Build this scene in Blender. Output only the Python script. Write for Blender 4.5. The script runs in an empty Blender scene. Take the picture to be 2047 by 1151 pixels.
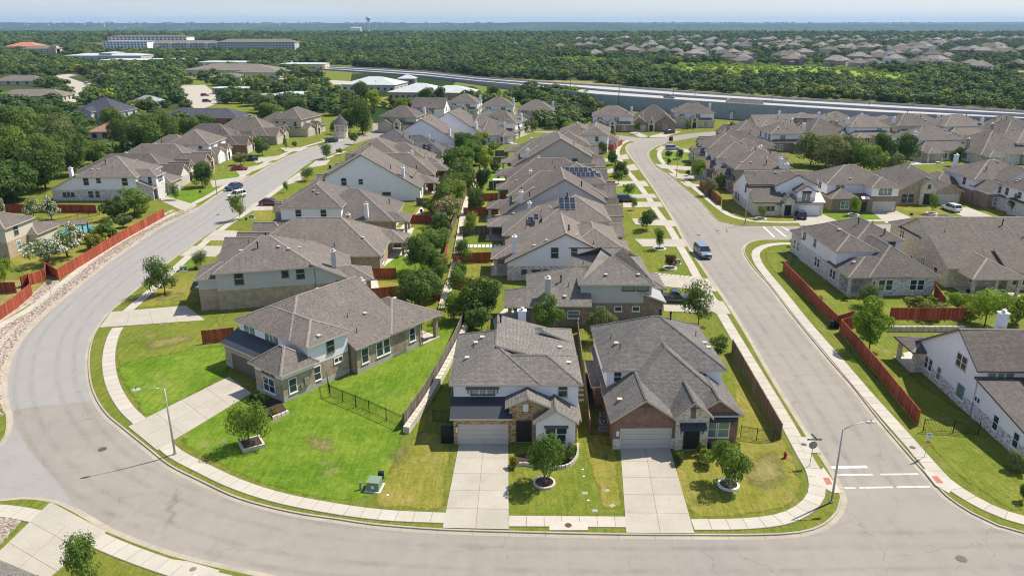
import bpy, bmesh, math, random
import numpy as np
from mathutils import Vector, Matrix
R=math.radians
sc=bpy.context.scene
# ---------------------------------------------------------------- camera
F=1530.;HCAM=40.5;CX=1023.5;CY=575.5;HZ=44.
PITCH=math.atan((CY-HZ)/F)
cam=bpy.data.cameras.new('camera');camo=bpy.data.objects.new('camera',cam)
sc.collection.objects.link(camo);sc.camera=camo
cam.sensor_width=36.;cam.lens=36.*F/2047.
cam.clip_start=1.;cam.clip_end=40000.
camo.location=(0,0,HCAM);camo.rotation_euler=(math.pi/2-PITCH,0,0)
# ---------------------------------------------------------------- light
SUN_EL=54.5;SUN_AZ=31.          # sun azimuth measured from +X towards +Y
sx,sy,sz=math.cos(R(SUN_EL))*math.cos(R(SUN_AZ)),math.cos(R(SUN_EL))*math.sin(R(SUN_AZ)),math.sin(R(SUN_EL))
sl=bpy.data.lights.new('sun','SUN');so=bpy.data.objects.new('sun',sl);sc.collection.objects.link(so)
sl.energy=4.6;sl.angle=R(0.53);sl.color=(1,.93,.82)
so.rotation_euler=Vector((sx,sy,sz)).to_track_quat('Z','Y').to_euler()
w=bpy.data.worlds.new('World');sc.world=w;w.use_nodes=True
nt=w.node_tree;bg=nt.nodes['Background'];sky=nt.nodes.new('ShaderNodeTexSky')
sky.sky_type='NISHITA';sky.sun_disc=False;sky.sun_elevation=R(SUN_EL);sky.sun_rotation=R(90-SUN_AZ)
sky.altitude=250;sky.air_density=1.0;sky.dust_density=.9;sky.ozone_density=4.
# thin high cloud veil mixed over the sky, by direction
tc=nt.nodes.new('ShaderNodeTexCoord');sp=nt.nodes.new('ShaderNodeSeparateXYZ');mp=nt.nodes.new('ShaderNodeMapping');mp.inputs['Scale'].default_value=(1.2,1.2,16)
ns=nt.nodes.new('ShaderNodeTexNoise');ns.inputs['Scale'].default_value=2.6;ns.inputs['Detail'].default_value=7;ns.inputs['Roughness'].default_value=.6
cr=nt.nodes.new('ShaderNodeMapRange');cr.inputs[1].default_value=.42;cr.inputs[2].default_value=.8;cr.inputs[3].default_value=.0;cr.inputs[4].default_value=.35
mx=nt.nodes.new('ShaderNodeMixRGB');mx.inputs[2].default_value=(5.4,6.1,7.2,1)
nt.links.new(tc.outputs['Generated'],mp.inputs[0]);nt.links.new(mp.outputs[0],ns.inputs['Vector']);nt.links.new(ns.outputs['Fac'],cr.inputs[0])
nt.links.new(tc.outputs['Generated'],sp.inputs[0])
el=nt.nodes.new('ShaderNodeMapRange');el.inputs[1].default_value=-.01;el.inputs[2].default_value=.05;el.inputs[3].default_value=.62;el.inputs[4].default_value=.12;nt.links.new(sp.outputs[2],el.inputs[0])
ad=nt.nodes.new('ShaderNodeMath');ad.operation='ADD';ad.use_clamp=True;nt.links.new(el.outputs[0],ad.inputs[0]);nt.links.new(cr.outputs[0],ad.inputs[1]);nt.links.new(ad.outputs[0],mx.inputs[0]);nt.links.new(sky.outputs[0],mx.inputs[1]);nt.links.new(mx.outputs[0],bg.inputs[0])
bg.inputs[1].default_value=.1
sc.view_settings.view_transform='Standard';sc.view_settings.look='None';sc.view_settings.exposure=.5;sc.view_settings.gamma=1
sc.view_settings.use_curve_mapping=False
sc.render.engine='CYCLES'
sc.cycles.max_bounces=5;sc.cycles.diffuse_bounces=3;sc.cycles.glossy_bounces=2;sc.cycles.transmission_bounces=2;sc.cycles.transparent_max_bounces=24;sc.cycles.volume_bounces=0
sc.cycles.use_denoising=True;sc.cycles.pixel_filter_type='BLACKMAN_HARRIS';sc.cycles.filter_width=1.1
# ---------------------------------------------------------------- helpers
_c,_s=math.cos(PITCH),math.sin(PITCH)
def at(px,py,z=0.):
    "point of the photograph -> place on the level z"
    a=(px-CX)/F;b=(CY-py)/F
    t=(z-HCAM)/(-_s+b*_c)
    return (a*t,(_c+b*_s)*t)
def proj(x,y,z):
    z=z-HCAM;d=y*_c-z*_s;u=y*_s+z*_c
    return CX+F*x/d,CY-F*u/d
def newmesh(name,vs,fs,mats,mi=None,uv=True,smooth=False):
    m=bpy.data.meshes.new(name);m.from_pydata(vs,[],fs)
    for k in mats:m.materials.append(k)
    if mi is not None and len(mats)>1:m.polygons.foreach_set('material_index',mi)
    if uv and len(fs):
        n=len(m.loops);co=np.empty(len(m.vertices)*3);m.vertices.foreach_get('co',co);co=co.reshape(-1,3)
        li=np.empty(n,dtype=np.int32);m.loops.foreach_get('vertex_index',li)
        nr=np.empty(len(m.polygons)*3);m.polygons.foreach_get('normal',nr);nr=nr.reshape(-1,3)
        lt=np.empty(len(m.polygons),dtype=np.int32);m.polygons.foreach_get('loop_total',lt)
        pi=np.repeat(np.arange(len(m.polygons)),lt);N=nr[pi]
        T=np.stack([-N[:,1],N[:,0],np.zeros(n)],1);l=np.linalg.norm(T,axis=1)
        fl=l<.02;T[fl]=(1,0,0);T/=np.maximum(np.linalg.norm(T,axis=1),1e-6)[:,None]
        B=np.cross(N,T);C=co[li]
        u=m.uv_layers.new(name='UVMap');u.data.foreach_set('uv',np.stack([(C*T).sum(1),(C*B).sum(1)],1).ravel())
    if smooth:m.polygons.foreach_set('use_smooth',[True]*len(m.polygons))
    m.update();return m
class MB:
    def __init__(s):s.v=[];s.f=[];s.m=[]
    def poly(s,pts,mi=0):
        b=len(s.v);s.v+=[tuple(p) for p in pts];s.f.append(tuple(range(b,b+len(pts))));s.m.append(mi)
    def box(s,x0,y0,z0,x1,y1,z1,mi=0,M=None):
        p=[(x0,y0,z0),(x1,y0,z0),(x1,y1,z0),(x0,y1,z0),(x0,y0,z1),(x1,y0,z1),(x1,y1,z1),(x0,y1,z1)]
        if M is not None:p=[tuple(M@Vector(q)) for q in p]
        b=len(s.v);s.v+=p
        for q in ((3,2,1,0),(4,5,6,7),(0,1,5,4),(1,2,6,5),(2,3,7,6),(3,0,4,7)):
            s.f.append(tuple(b+i for i in q));s.m.append(mi)
    def hexa(s,lo,hi,mi=0):
        n=len(lo);b=len(s.v);s.v+=[tuple(p) for p in lo]+[tuple(p) for p in hi]
        s.f.append(tuple(b+n-1-i for i in range(n)));s.m.append(mi)
        s.f.append(tuple(b+n+i for i in range(n)));s.m.append(mi)
        for i in range(n):
            j=(i+1)%n;s.f.append((b+i,b+j,b+n+j,b+n+i));s.m.append(mi)
    def tube(s,pts,rad,n=8,mi=0,cap=True):
        rings=[]
        for i,p in enumerate(pts):
            p=Vector(p);a=Vector(pts[max(0,i-1)]);c=Vector(pts[min(len(pts)-1,i+1)])
            d=(c-a).normalized();u=d.cross(Vector((0,0,1)))
            if u.length<.05:u=d.cross(Vector((0,1,0)))
            u.normalize();v=d.cross(u)
            r=rad[i] if isinstance(rad,(list,tuple)) else rad
            b=len(s.v);s.v+=[tuple(p+u*(r*math.cos(2*math.pi*k/n))+v*(r*math.sin(2*math.pi*k/n))) for k in range(n)];rings.append(b)
        for i in range(len(rings)-1):
            for k in range(n):
                j=(k+1)%n;s.f.append((rings[i]+k,rings[i]+j,rings[i+1]+j,rings[i+1]+k));s.m.append(mi)
        if cap:
            s.f.append(tuple(rings[0]+n-1-k for k in range(n)));s.m.append(mi)
            s.f.append(tuple(rings[-1]+k for k in range(n)));s.m.append(mi)
    def cyl(s,x,y,z0,z1,r,n=12,mi=0,r1=None):
        s.tube([(x,y,z0),(x,y,z1)],[r,r if r1 is None else r1],n,mi)
    def mesh(s,name,mats,smooth=False):
        return newmesh(name,s.v,s.f,mats if isinstance(mats,(list,tuple)) else [mats],s.m,True,smooth)
    def build(s,name,mats,parent=None,smooth=False,loc=None,rz=0):
        o=bpy.data.objects.new(name,s.mesh(name,mats,smooth));sc.collection.objects.link(o)
        if parent:o.parent=parent
        if loc:o.location=loc
        o.rotation_euler.z=rz
        return o
def link(name,mesh,parent=None,loc=(0,0,0),rz=0,scale=None):
    o=bpy.data.objects.new(name,mesh);sc.collection.objects.link(o)
    if parent:o.parent=parent
    o.location=loc;o.rotation_euler.z=rz
    if scale:o.scale=scale
    return o
def tag(o,label,cat,group=None):
    o['label']=label;o['category']=cat
    if group:o['group']=group
    return o
def thing(name,label,cat,loc=(0,0,0),rz=0,group=None):
    o=bpy.data.objects.new(name,None);sc.collection.objects.link(o);o.empty_display_size=.3
    o.location=loc;o.rotation_euler.z=rz
    return tag(o,label,cat,group)
def struct(o):o['kind']='structure';return o
# ---------------------------------------------------------------- materials
def mat(name):
    m=bpy.data.materials.new(name);m.use_nodes=True;t=m.node_tree
    return m,t,t.nodes['Principled BSDF']
def N(t,ty,**k):
    n=t.nodes.new(ty)
    for a,b in k.items():
        if a.startswith('_'):setattr(n,a[1:],b)
        else:n.inputs[a.replace('#',' ')].default_value=b
    return n
def ramp(t,fac,stops):
    r=t.nodes.new('ShaderNodeValToRGB');e=r.color_ramp.elements
    while len(e)<len(stops):e.new(.5)
    for i,(p,c) in enumerate(stops):e[i].position=p;e[i].color=(c[0],c[1],c[2],1)
    t.links.new(fac,r.inputs[0]);return r.outputs[0]
def mix(t,fac,a,b,mode='MIX'):
    n=t.nodes.new('ShaderNodeMixRGB');n.blend_type=mode
    for i,x in enumerate((fac,a,b)):
        if isinstance(x,(int,float)):n.inputs[i].default_value=x if i==0 else (x,x,x,1)
        elif isinstance(x,tuple):n.inputs[i].default_value=(x[0],x[1],x[2],1)
        else:t.links.new(x,n.inputs[i])
    return n.outputs[0]
def noise(t,scale,detail=4,rough=.55,vec=None,stretch=None):
    if vec is None:
        g=t.nodes.new('ShaderNodeNewGeometry');vec=g.outputs['Position']
    if stretch:
        m=t.nodes.new('ShaderNodeMapping');m.inputs['Scale'].default_value=stretch;t.links.new(vec,m.inputs[0]);vec=m.outputs[0]
    n=t.nodes.new('ShaderNodeTexNoise');n.inputs['Scale'].default_value=scale;n.inputs['Detail'].default_value=detail;n.inputs['Roughness'].default_value=rough
    t.links.new(vec,n.inputs['Vector']);return n.outputs['Fac']
def bump(t,p,h,strength=.4,dist=.02):
    b=t.nodes.new('ShaderNodeBump');b.inputs['Strength'].default_value=strength;b.inputs['Distance'].default_value=dist
    t.links.new(h,b.inputs['Height']);t.links.new(b.outputs[0],p.inputs['Normal'])
def plain(name,col,rough=.6,metal=0,var=.0,scale=1.,spec=None):
    m,t,p=mat(name);p.inputs['Roughness'].default_value=rough;p.inputs['Metallic'].default_value=metal
    if spec is not None:p.inputs['Specular IOR Level'].default_value=spec
    if var:
        f=noise(t,scale,5)
        c=ramp(t,f,[(.3,tuple(x*(1-var) for x in col)),(.7,tuple(min(1,x*(1+var)) for x in col))])
        t.links.new(c,p.inputs['Base Color'])
    else:p.inputs['Base Color'].default_value=(*col,1)
    return m
def uvv(t,scale=None):
    u=t.nodes.new('ShaderNodeUVMap')
    if scale:
        m=t.nodes.new('ShaderNodeMapping');m.inputs['Scale'].default_value=scale;t.links.new(u.outputs[0],m.inputs[0]);return m.outputs[0]
    return u.outputs[0]
def bricky(name,c1,c2,mortar,bw,bh,ms=.01,rough=.85,big=.25,bias=0.,noisecol=None,bs=.5,offs=.5,squash=1.):
    m,t,p=mat(name);b=t.nodes.new('ShaderNodeTexBrick');b.offset=offs;b.squash=squash
    t.links.new(uvv(t),b.inputs['Vector'])
    b.inputs['Color1'].default_value=(*c1,1);b.inputs['Color2'].default_value=(*c2,1);b.inputs['Mortar'].default_value=(*mortar,1)
    b.inputs['Scale'].default_value=1;b.inputs['Brick Width'].default_value=bw;b.inputs['Row Height'].default_value=bh;b.inputs['Mortar Size'].default_value=ms;b.inputs['Bias'].default_value=bias
    f=noise(t,1.1,6,.65);g=noise(t,7.,3,.6)
    c=mix(t,1.,b.outputs['Color'],ramp(t,f,[(.3,(1-big,)*3),(.7,(1+big,)*3)]),'MULTIPLY')
    c=mix(t,1.,c,ramp(t,g,[(.3,(.86,)*3),(.7,(1.14,)*3)]),'MULTIPLY')
    if noisecol:
        h=noise(t,2.6,2,.5,uvv(t,(1./bw/2.5,1./bh/2.5,1)))
        c=mix(t,ramp(t,h,[(.5,(0,0,0)),(.56,(1,1,1))]),c,noisecol)
    t.links.new(c,p.inputs['Base Color']);p.inputs['Roughness'].default_value=rough
    p.inputs['Specular IOR Level'].default_value=.25
    bump(t,p,b.outputs['Fac'],-bs,.02)
    return m
def shingle(name,col,v=.22):
    m,t,p=mat(name);b=t.nodes.new('ShaderNodeTexBrick');b.offset=.37
    t.links.new(uvv(t),b.inputs['Vector'])
    c1=tuple(x*(1-v) for x in col);c2=tuple(x*(1+v) for x in col)
    b.inputs['Color1'].default_value=(*c1,1);b.inputs['Color2'].default_value=(*c2,1);b.inputs['Mortar'].default_value=(*(x*.45 for x in col),1)
    b.inputs['Scale'].default_value=1;b.inputs['Brick Width'].default_value=.34;b.inputs['Row Height'].default_value=.16;b.inputs['Mortar Size'].default_value=.012
    g=noise(t,9.,3,.7);f=noise(t,.35,4,.6);st=noise(t,1.,4,.6,uvv(t,(2.2,.18,1)));oi=t.nodes.new('ShaderNodeObjectInfo')
    c=mix(t,1.,b.outputs['Color'],ramp(t,g,[(.3,(.82,)*3),(.7,(1.18,)*3)]),'MULTIPLY')
    c=mix(t,1.,c,ramp(t,f,[(.3,(.9,.9,.93)),(.7,(1.1,1.08,1.05))]),'MULTIPLY')
    c=mix(t,1.,c,ramp(t,st,[(.35,(.90,)*3),(.65,(1.07,)*3)]),'MULTIPLY')
    c=mix(t,1.,c,ramp(t,oi.outputs['Random'],[(0,(.84,.84,.86)),(.5,(1,1,1)),(1,(1.14,1.12,1.08))]),'MULTIPLY')
    t.links.new(c,p.inputs['Base Color']);p.inputs['Roughness'].default_value=.92;p.inputs['Specular IOR Level'].default_value=.2
    mm=t.nodes.new('ShaderNodeMath');mm.operation='SUBTRACT';t.links.new(g,mm.inputs[0]);t.links.new(b.outputs['Fac'],mm.inputs[1])
    bump(t,p,mm.outputs[0],.7,.03);return m
def grassm(name,stops,sc1=.12,sc2=1.3,fade=False):
    m,t,p=mat(name)
    a=noise(t,sc1,5,.6);b=noise(t,sc2,6,.7);g=noise(t,9.,3,.7);pt=noise(t,.045,3,.5)
    s=t.nodes.new('ShaderNodeMath');s.operation='MULTIPLY_ADD';s.inputs[1].default_value=.45;t.links.new(b,s.inputs[0])
    q=t.nodes.new('ShaderNodeMath');q.operation='MULTIPLY';q.inputs[1].default_value=.55;t.links.new(a,q.inputs[0]);t.links.new(q.outputs[0],s.inputs[2])
    c=ramp(t,s.outputs[0],stops)
    c=mix(t,1.,c,ramp(t,g,[(.28,(.62,.66,.6)),(.72,(1.38,1.34,1.38))]),'MULTIPLY')
    st=noise(t,.8,3,.6,None,(3.2,.5,1.));c=mix(t,1.,c,ramp(t,st,[(.35,(.82,.86,.82)),(.65,(1.16,1.12,1.16))]),'MULTIPLY')
    s3=noise(t,2.6,4,.7);c=mix(t,1.,c,ramp(t,s3,[(.32,(.78,.84,.75)),(.68,(1.2,1.15,1.2))]),'MULTIPLY')
    bp=noise(t,.21,5,.7);c=mix(t,ramp(t,bp,[(.60,(0,0,0)),(.72,(.7,.7,.7))]),c,(.28,.21,.11))
    t.links.new(c,p.inputs['Base Color']);p.inputs['Roughness'].default_value=1.;p.inputs['Specular IOR Level'].default_value=.1
    bump(t,p,g,.8,.06)
    if fade:
        at_=t.nodes.new('ShaderNodeAttribute');at_.attribute_name='fade';nn=noise(t,.9,5,.75)
        q1=t.nodes.new('ShaderNodeMath');q1.operation='MULTIPLY_ADD';q1.inputs[1].default_value=1.6;t.links.new(nn,q1.inputs[0]);q1.inputs[2].default_value=-.95
        q2=t.nodes.new('ShaderNodeMath');q2.operation='MULTIPLY_ADD';q2.inputs[1].default_value=1.9;t.links.new(at_.outputs['Fac'],q2.inputs[0]);t.links.new(q1.outputs[0],q2.inputs[2])
        t.links.new(ramp(t,q2.outputs[0],[(.15,(0,0,0)),(.75,(1,1,1))]),p.inputs['Alpha'])
    return m
def paving(name,col,var=.1,rnd=.08,stain=(.75,.72,.66)):
    m,t,p=mat(name);oi=t.nodes.new('ShaderNodeObjectInfo')
    a=noise(t,.35,6,.6);b=noise(t,6.,4,.6)
    c=ramp(t,a,[(.3,tuple(x*(1-var) for x in col)),(.7,tuple(x*(1+var) for x in col))])
    c=mix(t,1.,c,ramp(t,b,[(.3,(.93,)*3),(.7,(1.07,)*3)]),'MULTIPLY')
    c=mix(t,1.,c,ramp(t,oi.outputs['Random'],[(0,(1-rnd,)*3),(1,(1+rnd,1+rnd,1+rnd*.8))]),'MULTIPLY')
    sn=noise(t,1.1,7,.75);c=mix(t,1.,c,ramp(t,sn,[(.28,stain),(.42,(1,1,1))]),'MULTIPLY')
    t.links.new(c,p.inputs['Base Color']);p.inputs['Roughness'].default_value=.9;p.inputs['Specular IOR Level'].default_value=.25
    bump(t,p,b,.2,.01);return m
def asphaltm():
    m,t,p=mat('road_surface')
    a=noise(t,.05,4,.55);b=noise(t,.6,7,.7);g=noise(t,12.,3,.7)
    c=ramp(t,a,[(.35,(.256,.234,.207)),(.5,(.27,.242,.208)),(.65,(.292,.262,.226))])
    c=mix(t,1.,c,ramp(t,b,[(.3,(.92,)*3),(.5,(1,)*3),(.75,(1.06,)*3)]),'MULTIPLY')
    c=mix(t,1.,c,ramp(t,g,[(.3,(.94,)*3),(.7,(1.06,)*3)]),'MULTIPLY')
    # streaks along the street that runs away from the viewer, and soft dark stains
    s=noise(t,1.,5,.6,None,(1.3,.035,1));c=mix(t,1.,c,ramp(t,s,[(.3,(.97,)*3),(.65,(1.02,)*3)]),'MULTIPLY')
    s2=noise(t,1.,5,.6,None,(.03,1.1,1));c=mix(t,1.,c,ramp(t,s2,[(.3,(.975,)*3),(.65,(1.02,)*3)]),'MULTIPLY')
    o=noise(t,.23,6,.75);c=mix(t,1.,c,ramp(t,o,[(.26,(.87,.86,.85)),(.4,(1,1,1))]),'MULTIPLY')
    ge=t.nodes.new('ShaderNodeNewGeometry');vo=t.nodes.new('ShaderNodeTexVoronoi');vo.feature='DISTANCE_TO_EDGE';vo.inputs['Scale'].default_value=.11;vo.inputs['Randomness'].default_value=1
    wa=t.nodes.new('ShaderNodeTexNoise');wa.inputs['Scale'].default_value=.5;wa.inputs['Detail'].default_value=6;t.links.new(ge.outputs['Position'],wa.inputs['Vector'])
    vm=t.nodes.new('ShaderNodeVectorMath');vm.operation='MULTIPLY_ADD';vm.inputs[1].default_value=(4,4,0);t.links.new(wa.outputs['Color'],vm.inputs[0]);t.links.new(ge.outputs['Position'],vm.inputs[2]);t.links.new(vm.outputs[0],vo.inputs['Vector'])
    ck=ramp(t,vo.outputs['Distance'],[(.0,(.72,.71,.7)),(.006,(1,1,1))]);mk=noise(t,.09,2,.5)
    c=mix(t,ramp(t,mk,[(.45,(0,0,0)),(.55,(1,1,1))]),c,mix(t,1.,c,ck,'MULTIPLY'))
    sp=noise(t,1.7,2,.5);c=mix(t,1.,c,ramp(t,sp,[(.18,(.55,.54,.53)),(.24,(1,1,1))]),'MULTIPLY')
    t.links.new(c,p.inputs['Base Color']);p.inputs['Roughness'].default_value=.88;p.inputs['Specular IOR Level'].default_value=.3
    bump(t,p,g,.25,.01);return m
def leafm(name,c0,c1,c2,trans=.38,wild=0):
    m,t,p=mat(name);oi=t.nodes.new('ShaderNodeObjectInfo')
    n=noise(t,2.3,3,.6);n2=noise(t,.5,2,.5)
    c=ramp(t,n,[(.3,c0),(.52,c1),(.75,c2)])
    c=mix(t,1.,c,ramp(t,n2,[(.3,(.82,.84,.8)),(.7,(1.18,1.14,1.1))]),'MULTIPLY')
    c=mix(t,1.,c,ramp(t,oi.outputs['Random'],[(0,(.78,.86,.85)),(.5,(1,1,1)),(1,(1.3,1.14,.95))]),'MULTIPLY')
    if wild:
        w1=noise(t,.012,4,.6);c=mix(t,1.,c,ramp(t,w1,[(.32,(.62,.68,.66)),(.5,(1,1,1)),(.68,(1.55,1.38,1.15))]),'MULTIPLY')
        c=mix(t,1.,c,ramp(t,oi.outputs['Random'],[(0,(.72,.8,.8)),(.6,(1,1,1)),(.93,(1.15,1.1,1)),(1,(1.9,1.6,.9))]),'MULTIPLY')
    t.links.new(c,p.inputs['Base Color']);p.inputs['Roughness'].default_value=.75;p.inputs['Specular IOR Level'].default_value=.2
    if trans:
        tr=t.nodes.new('ShaderNodeBsdfTranslucent');ms=t.nodes.new('ShaderNodeMixShader');ms.inputs[0].default_value=trans
        t.links.new(mix(t,1.,c,(1.1,1.15,.6),'MULTIPLY'),tr.inputs[0])
        t.links.new(p.outputs[0],ms.inputs[1]);t.links.new(tr.outputs[0],ms.inputs[2]);t.links.new(ms.outputs[0],t.nodes['Material Output'].inputs[0])
    return m
def woodm(name,c0,c1,c2):
    m,t,p=mat(name);oi=t.nodes.new('ShaderNodeObjectInfo')
    n=noise(t,1.,3,.6,uvv(t,(7.1,.25,1)));n2=noise(t,.4,4,.6)
    c=ramp(t,n,[(.3,c0),(.5,c1),(.7,c2)]);c=mix(t,1.,c,ramp(t,n2,[(.3,(.85,)*3),(.7,(1.15,)*3)]),'MULTIPLY')
    sx_=t.nodes.new('ShaderNodeSeparateXYZ');t.links.new(uvv(t),sx_.inputs[0]);fl=t.nodes.new('ShaderNodeMath');fl.operation='DIVIDE';fl.inputs[1].default_value=.1435;t.links.new(sx_.outputs[0],fl.inputs[0])
    f2=t.nodes.new('ShaderNodeMath');f2.operation='FLOOR';t.links.new(fl.outputs[0],f2.inputs[0]);f3=t.nodes.new('ShaderNodeMath');f3.operation='MULTIPLY_ADD';f3.inputs[1].default_value=97.;t.links.new(oi.outputs['Random'],f3.inputs[0]);t.links.new(f2.outputs[0],f3.inputs[2])
    wn=t.nodes.new('ShaderNodeTexWhiteNoise');wn.noise_dimensions='1D';t.links.new(f3.outputs[0],wn.inputs['W'])
    c=mix(t,1.,c,ramp(t,wn.outputs['Value'],[(0,(.66,.62,.6)),(.8,(1.05,1.05,1.05)),(1,(1.5,1.65,1.7))]),'MULTIPLY')
    c=mix(t,1.,c,ramp(t,oi.outputs['Random'],[(0,(.9,)*3),(1,(1.1,)*3)]),'MULTIPLY')
    t.links.new(c,p.inputs['Base Color']);p.inputs['Roughness'].default_value=.8;p.inputs['Specular IOR Level'].default_value=.25;return m
def sidingm(name,col,rough=.75):
    m,t,p=mat(name);wv=t.nodes.new('ShaderNodeTexWave');wv.wave_type='BANDS';wv.bands_direction='Y';wv.wave_profile='SAW'
    wv.inputs['Scale'].default_value=3.1;wv.inputs['Distortion'].default_value=0
    t.links.new(uvv(t),wv.inputs['Vector']);f=noise(t,.6,5,.6)
    c=ramp(t,f,[(.3,tuple(x*.93 for x in col)),(.7,tuple(min(1,x*1.05) for x in col))])
    c=mix(t,1.,c,ramp(t,wv.outputs['Color'],[(0,(.86,)*3),(.12,(1,)*3)]),'MULTIPLY')
    t.links.new(c,p.inputs['Base Color']);p.inputs['Roughness'].default_value=rough;p.inputs['Specular IOR Level'].default_value=.3;return m
M={}
M['road']=asphaltm()
M['patch']=paving('pale_asphalt',(.29,.275,.255),.05,0)
M['walk']=paving('sidewalk_concrete',(.45,.41,.345),.07,.05,(.86,.84,.8))
M['drive']=paving('driveway_concrete',(.40,.362,.30),.09,.04,(.85,.82,.78))
M['kerb']=paving('kerb_concrete',(.37,.325,.255),.14,0,(.7,.66,.58))
M['joint']=plain('joint',(.16,.14,.11),.9)
M['verge']=grassm('verge_grass',[(.3,(.10,.12,.018)),(.45,(.165,.175,.03)),(.55,(.12,.155,.02)),(.72,(.24,.22,.06))],.15,1.0)
M['lush']=grassm('lush_grass',[(.32,(.065,.125,.010)),(.45,(.10,.175,.013)),(.55,(.145,.215,.022)),(.64,(.19,.225,.035)),(.72,(.27,.235,.08))],.13,.8)
M['green']=grassm('mid_grass',[(.32,(.085,.13,.015)),(.5,(.145,.175,.024)),(.6,(.19,.195,.035)),(.70,(.27,.225,.07))],.12,.9)
M['gold']=grassm('yellow_grass',[(.3,(.11,.135,.018)),(.45,(.18,.185,.03)),(.56,(.235,.205,.045)),(.70,(.33,.26,.10))],.14,.8)
M['lush_f']=grassm('soft_lush_grass',[(.32,(.065,.125,.010)),(.45,(.10,.175,.013)),(.55,(.145,.215,.022)),(.64,(.19,.225,.035)),(.72,(.27,.235,.08))],.13,.8,fade=True)
M['green_f']=grassm('soft_mid_grass',[(.32,(.085,.13,.015)),(.5,(.145,.175,.024)),(.6,(.19,.195,.035)),(.70,(.27,.225,.07))],.12,.9,fade=True)
M['gold_f']=grassm('soft_yellow_grass',[(.3,(.11,.135,.018)),(.45,(.18,.185,.03)),(.56,(.235,.205,.045)),(.70,(.33,.26,.10))],.14,.8,fade=True)
M['dry']=grassm('dry_grass',[(.3,(.16,.14,.04)),(.5,(.26,.22,.08)),(.72,(.36,.29,.13))],.05,.5)
M['dirt']=plain('bark_mulch',(.05,.03,.02),.95,0,.3,4)
M['dry_f']=grassm('soft_dry_grass',[(.3,(.15,.155,.04)),(.5,(.21,.19,.065)),(.72,(.28,.235,.11))],.2,1.1,fade=True)
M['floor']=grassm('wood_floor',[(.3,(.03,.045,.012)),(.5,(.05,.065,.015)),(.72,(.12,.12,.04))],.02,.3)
M['field']=grassm('bright_field',[(.3,(.15,.23,.025)),(.5,(.21,.29,.035)),(.72,(.33,.32,.10))],.02,.2)
M['roof1']=shingle('brown_shingle',(.155,.135,.119),.18)
M['roof2']=shingle('grey_shingle',(.175,.163,.15),.2)
M['roof3']=shingle('taupe_shingle',(.19,.166,.146),.18)
M['roof4']=shingle('charcoal_shingle',(.13,.125,.125))
M['ridge']=shingle('ridge_shingle',(.30,.268,.235),.1)
M['redroof']=shingle('red_shingle',(.26,.12,.085))
M['trim']=plain('cream_trim',(.55,.47,.38),.6,0,.05)
M['dtrim']=plain('brown_trim',(.13,.10,.08),.6)
M['white']=plain('white_paint',(.78,.78,.76),.5)
M['soffit']=plain('soffit',(.45,.41,.35),.7)
M['metal']=sidingm('dark_metal_roof',(.045,.05,.062),.4)
M['gmetal']=plain('grey_metal_roof',(.30,.30,.29),.55,.2,.08)
M['bricktan']=bricky('tan_brick',(.33,.225,.145),(.48,.36,.25),(.42,.38,.32),.21,.075,.009)
M['brickred']=bricky('red_brick',(.16,.06,.04),(.30,.14,.10),(.32,.25,.21),.21,.075,.009)
M['brickbrn']=bricky('brown_brick',(.17,.10,.075),(.34,.24,.18),(.33,.29,.25),.21,.075,.009)
M['stonegold']=bricky('gold_limestone',(.38,.25,.11),(.56,.43,.26),(.50,.42,.30),.55,.22,.014,.9,.3,0,(.30,.17,.07))
M['stonewht']=bricky('white_limestone',(.60,.56,.49),(.72,.69,.63),(.60,.57,.52),.6,.25,.016,.9,.15,0,(.54,.44,.29))
M['stonemix']=bricky('whitewashed_stone',(.68,.65,.64),(.78,.75,.74),(.66,.63,.62),.5,.2,.014,.9,.12,0,(.42,.36,.33))
M['stonetan']=bricky('tan_limestone',(.56,.49,.38),(.68,.62,.51),(.60,.55,.47),.55,.24,.014,.9,.15,0,(.52,.39,.23))
M['stucco']=plain('white_stucco',(.86,.82,.85),.85,0,.03,.8)
M['sidew']=sidingm('white_siding',(.82,.785,.81))
M['sideg']=sidingm('sage_siding',(.50,.495,.49))
M['sideb']=sidingm('beige_siding',(.55,.50,.41))
M['sidet']=sidingm('taupe_siding',(.36,.32,.27))
M['found']=plain('foundation_concrete',(.42,.40,.36),.9,0,.12,1.5)
M['glass']=plain('window_glass',(.035,.055,.065),.12,0,0,1,.5)
M['blind']=plain('window_with_blinds',(.16,.24,.22),.12,0,.15,.7,.9)
M['dark']=plain('dark_opening',(.012,.011,.012),.6)
M['garage']=sidingm('cream_garage',(.52,.48,.43))
M['garageb']=sidingm('brown_garage',(.17,.13,.11))
M['garagew']=sidingm('white_garage',(.74,.75,.77))
M['fred']=woodm('red_stained_wood',(.23,.045,.022),(.33,.075,.035),(.42,.12,.06))
M['fbrn']=woodm('weathered_wood',(.13,.085,.06),(.21,.15,.11),(.30,.23,.17))
M['fgry']=woodm('grey_wood',(.10,.085,.07),(.17,.145,.12),(.24,.21,.18))
M['iron']=plain('black_iron',(.012,.012,.013),.45,.3)
M['galv']=plain('galvanised_steel',(.42,.42,.40),.45,.6,.08,3)
M['lime']=bricky('limestone_block',(.52,.47,.38),(.66,.61,.51),(.3,.27,.2),1.2,.4,.02,.9,.2)
M['rock']=plain('river_rock',(.34,.28,.225),.85,0,.45,3.)
M['bark']=plain('bark',(.10,.075,.055),.95,0,.3,5)
M['tyre']=plain('tyre',(.015,.015,.015),.9)
M['solar']=plain('solar_glass',(.012,.016,.032),.12,0,0,1,.8)
M['solarf']=plain('solar_frame',(.35,.36,.38),.4,.5)
M['green_box']=plain('green_steel_box',(.17,.24,.17),.6,0,.06)
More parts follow.
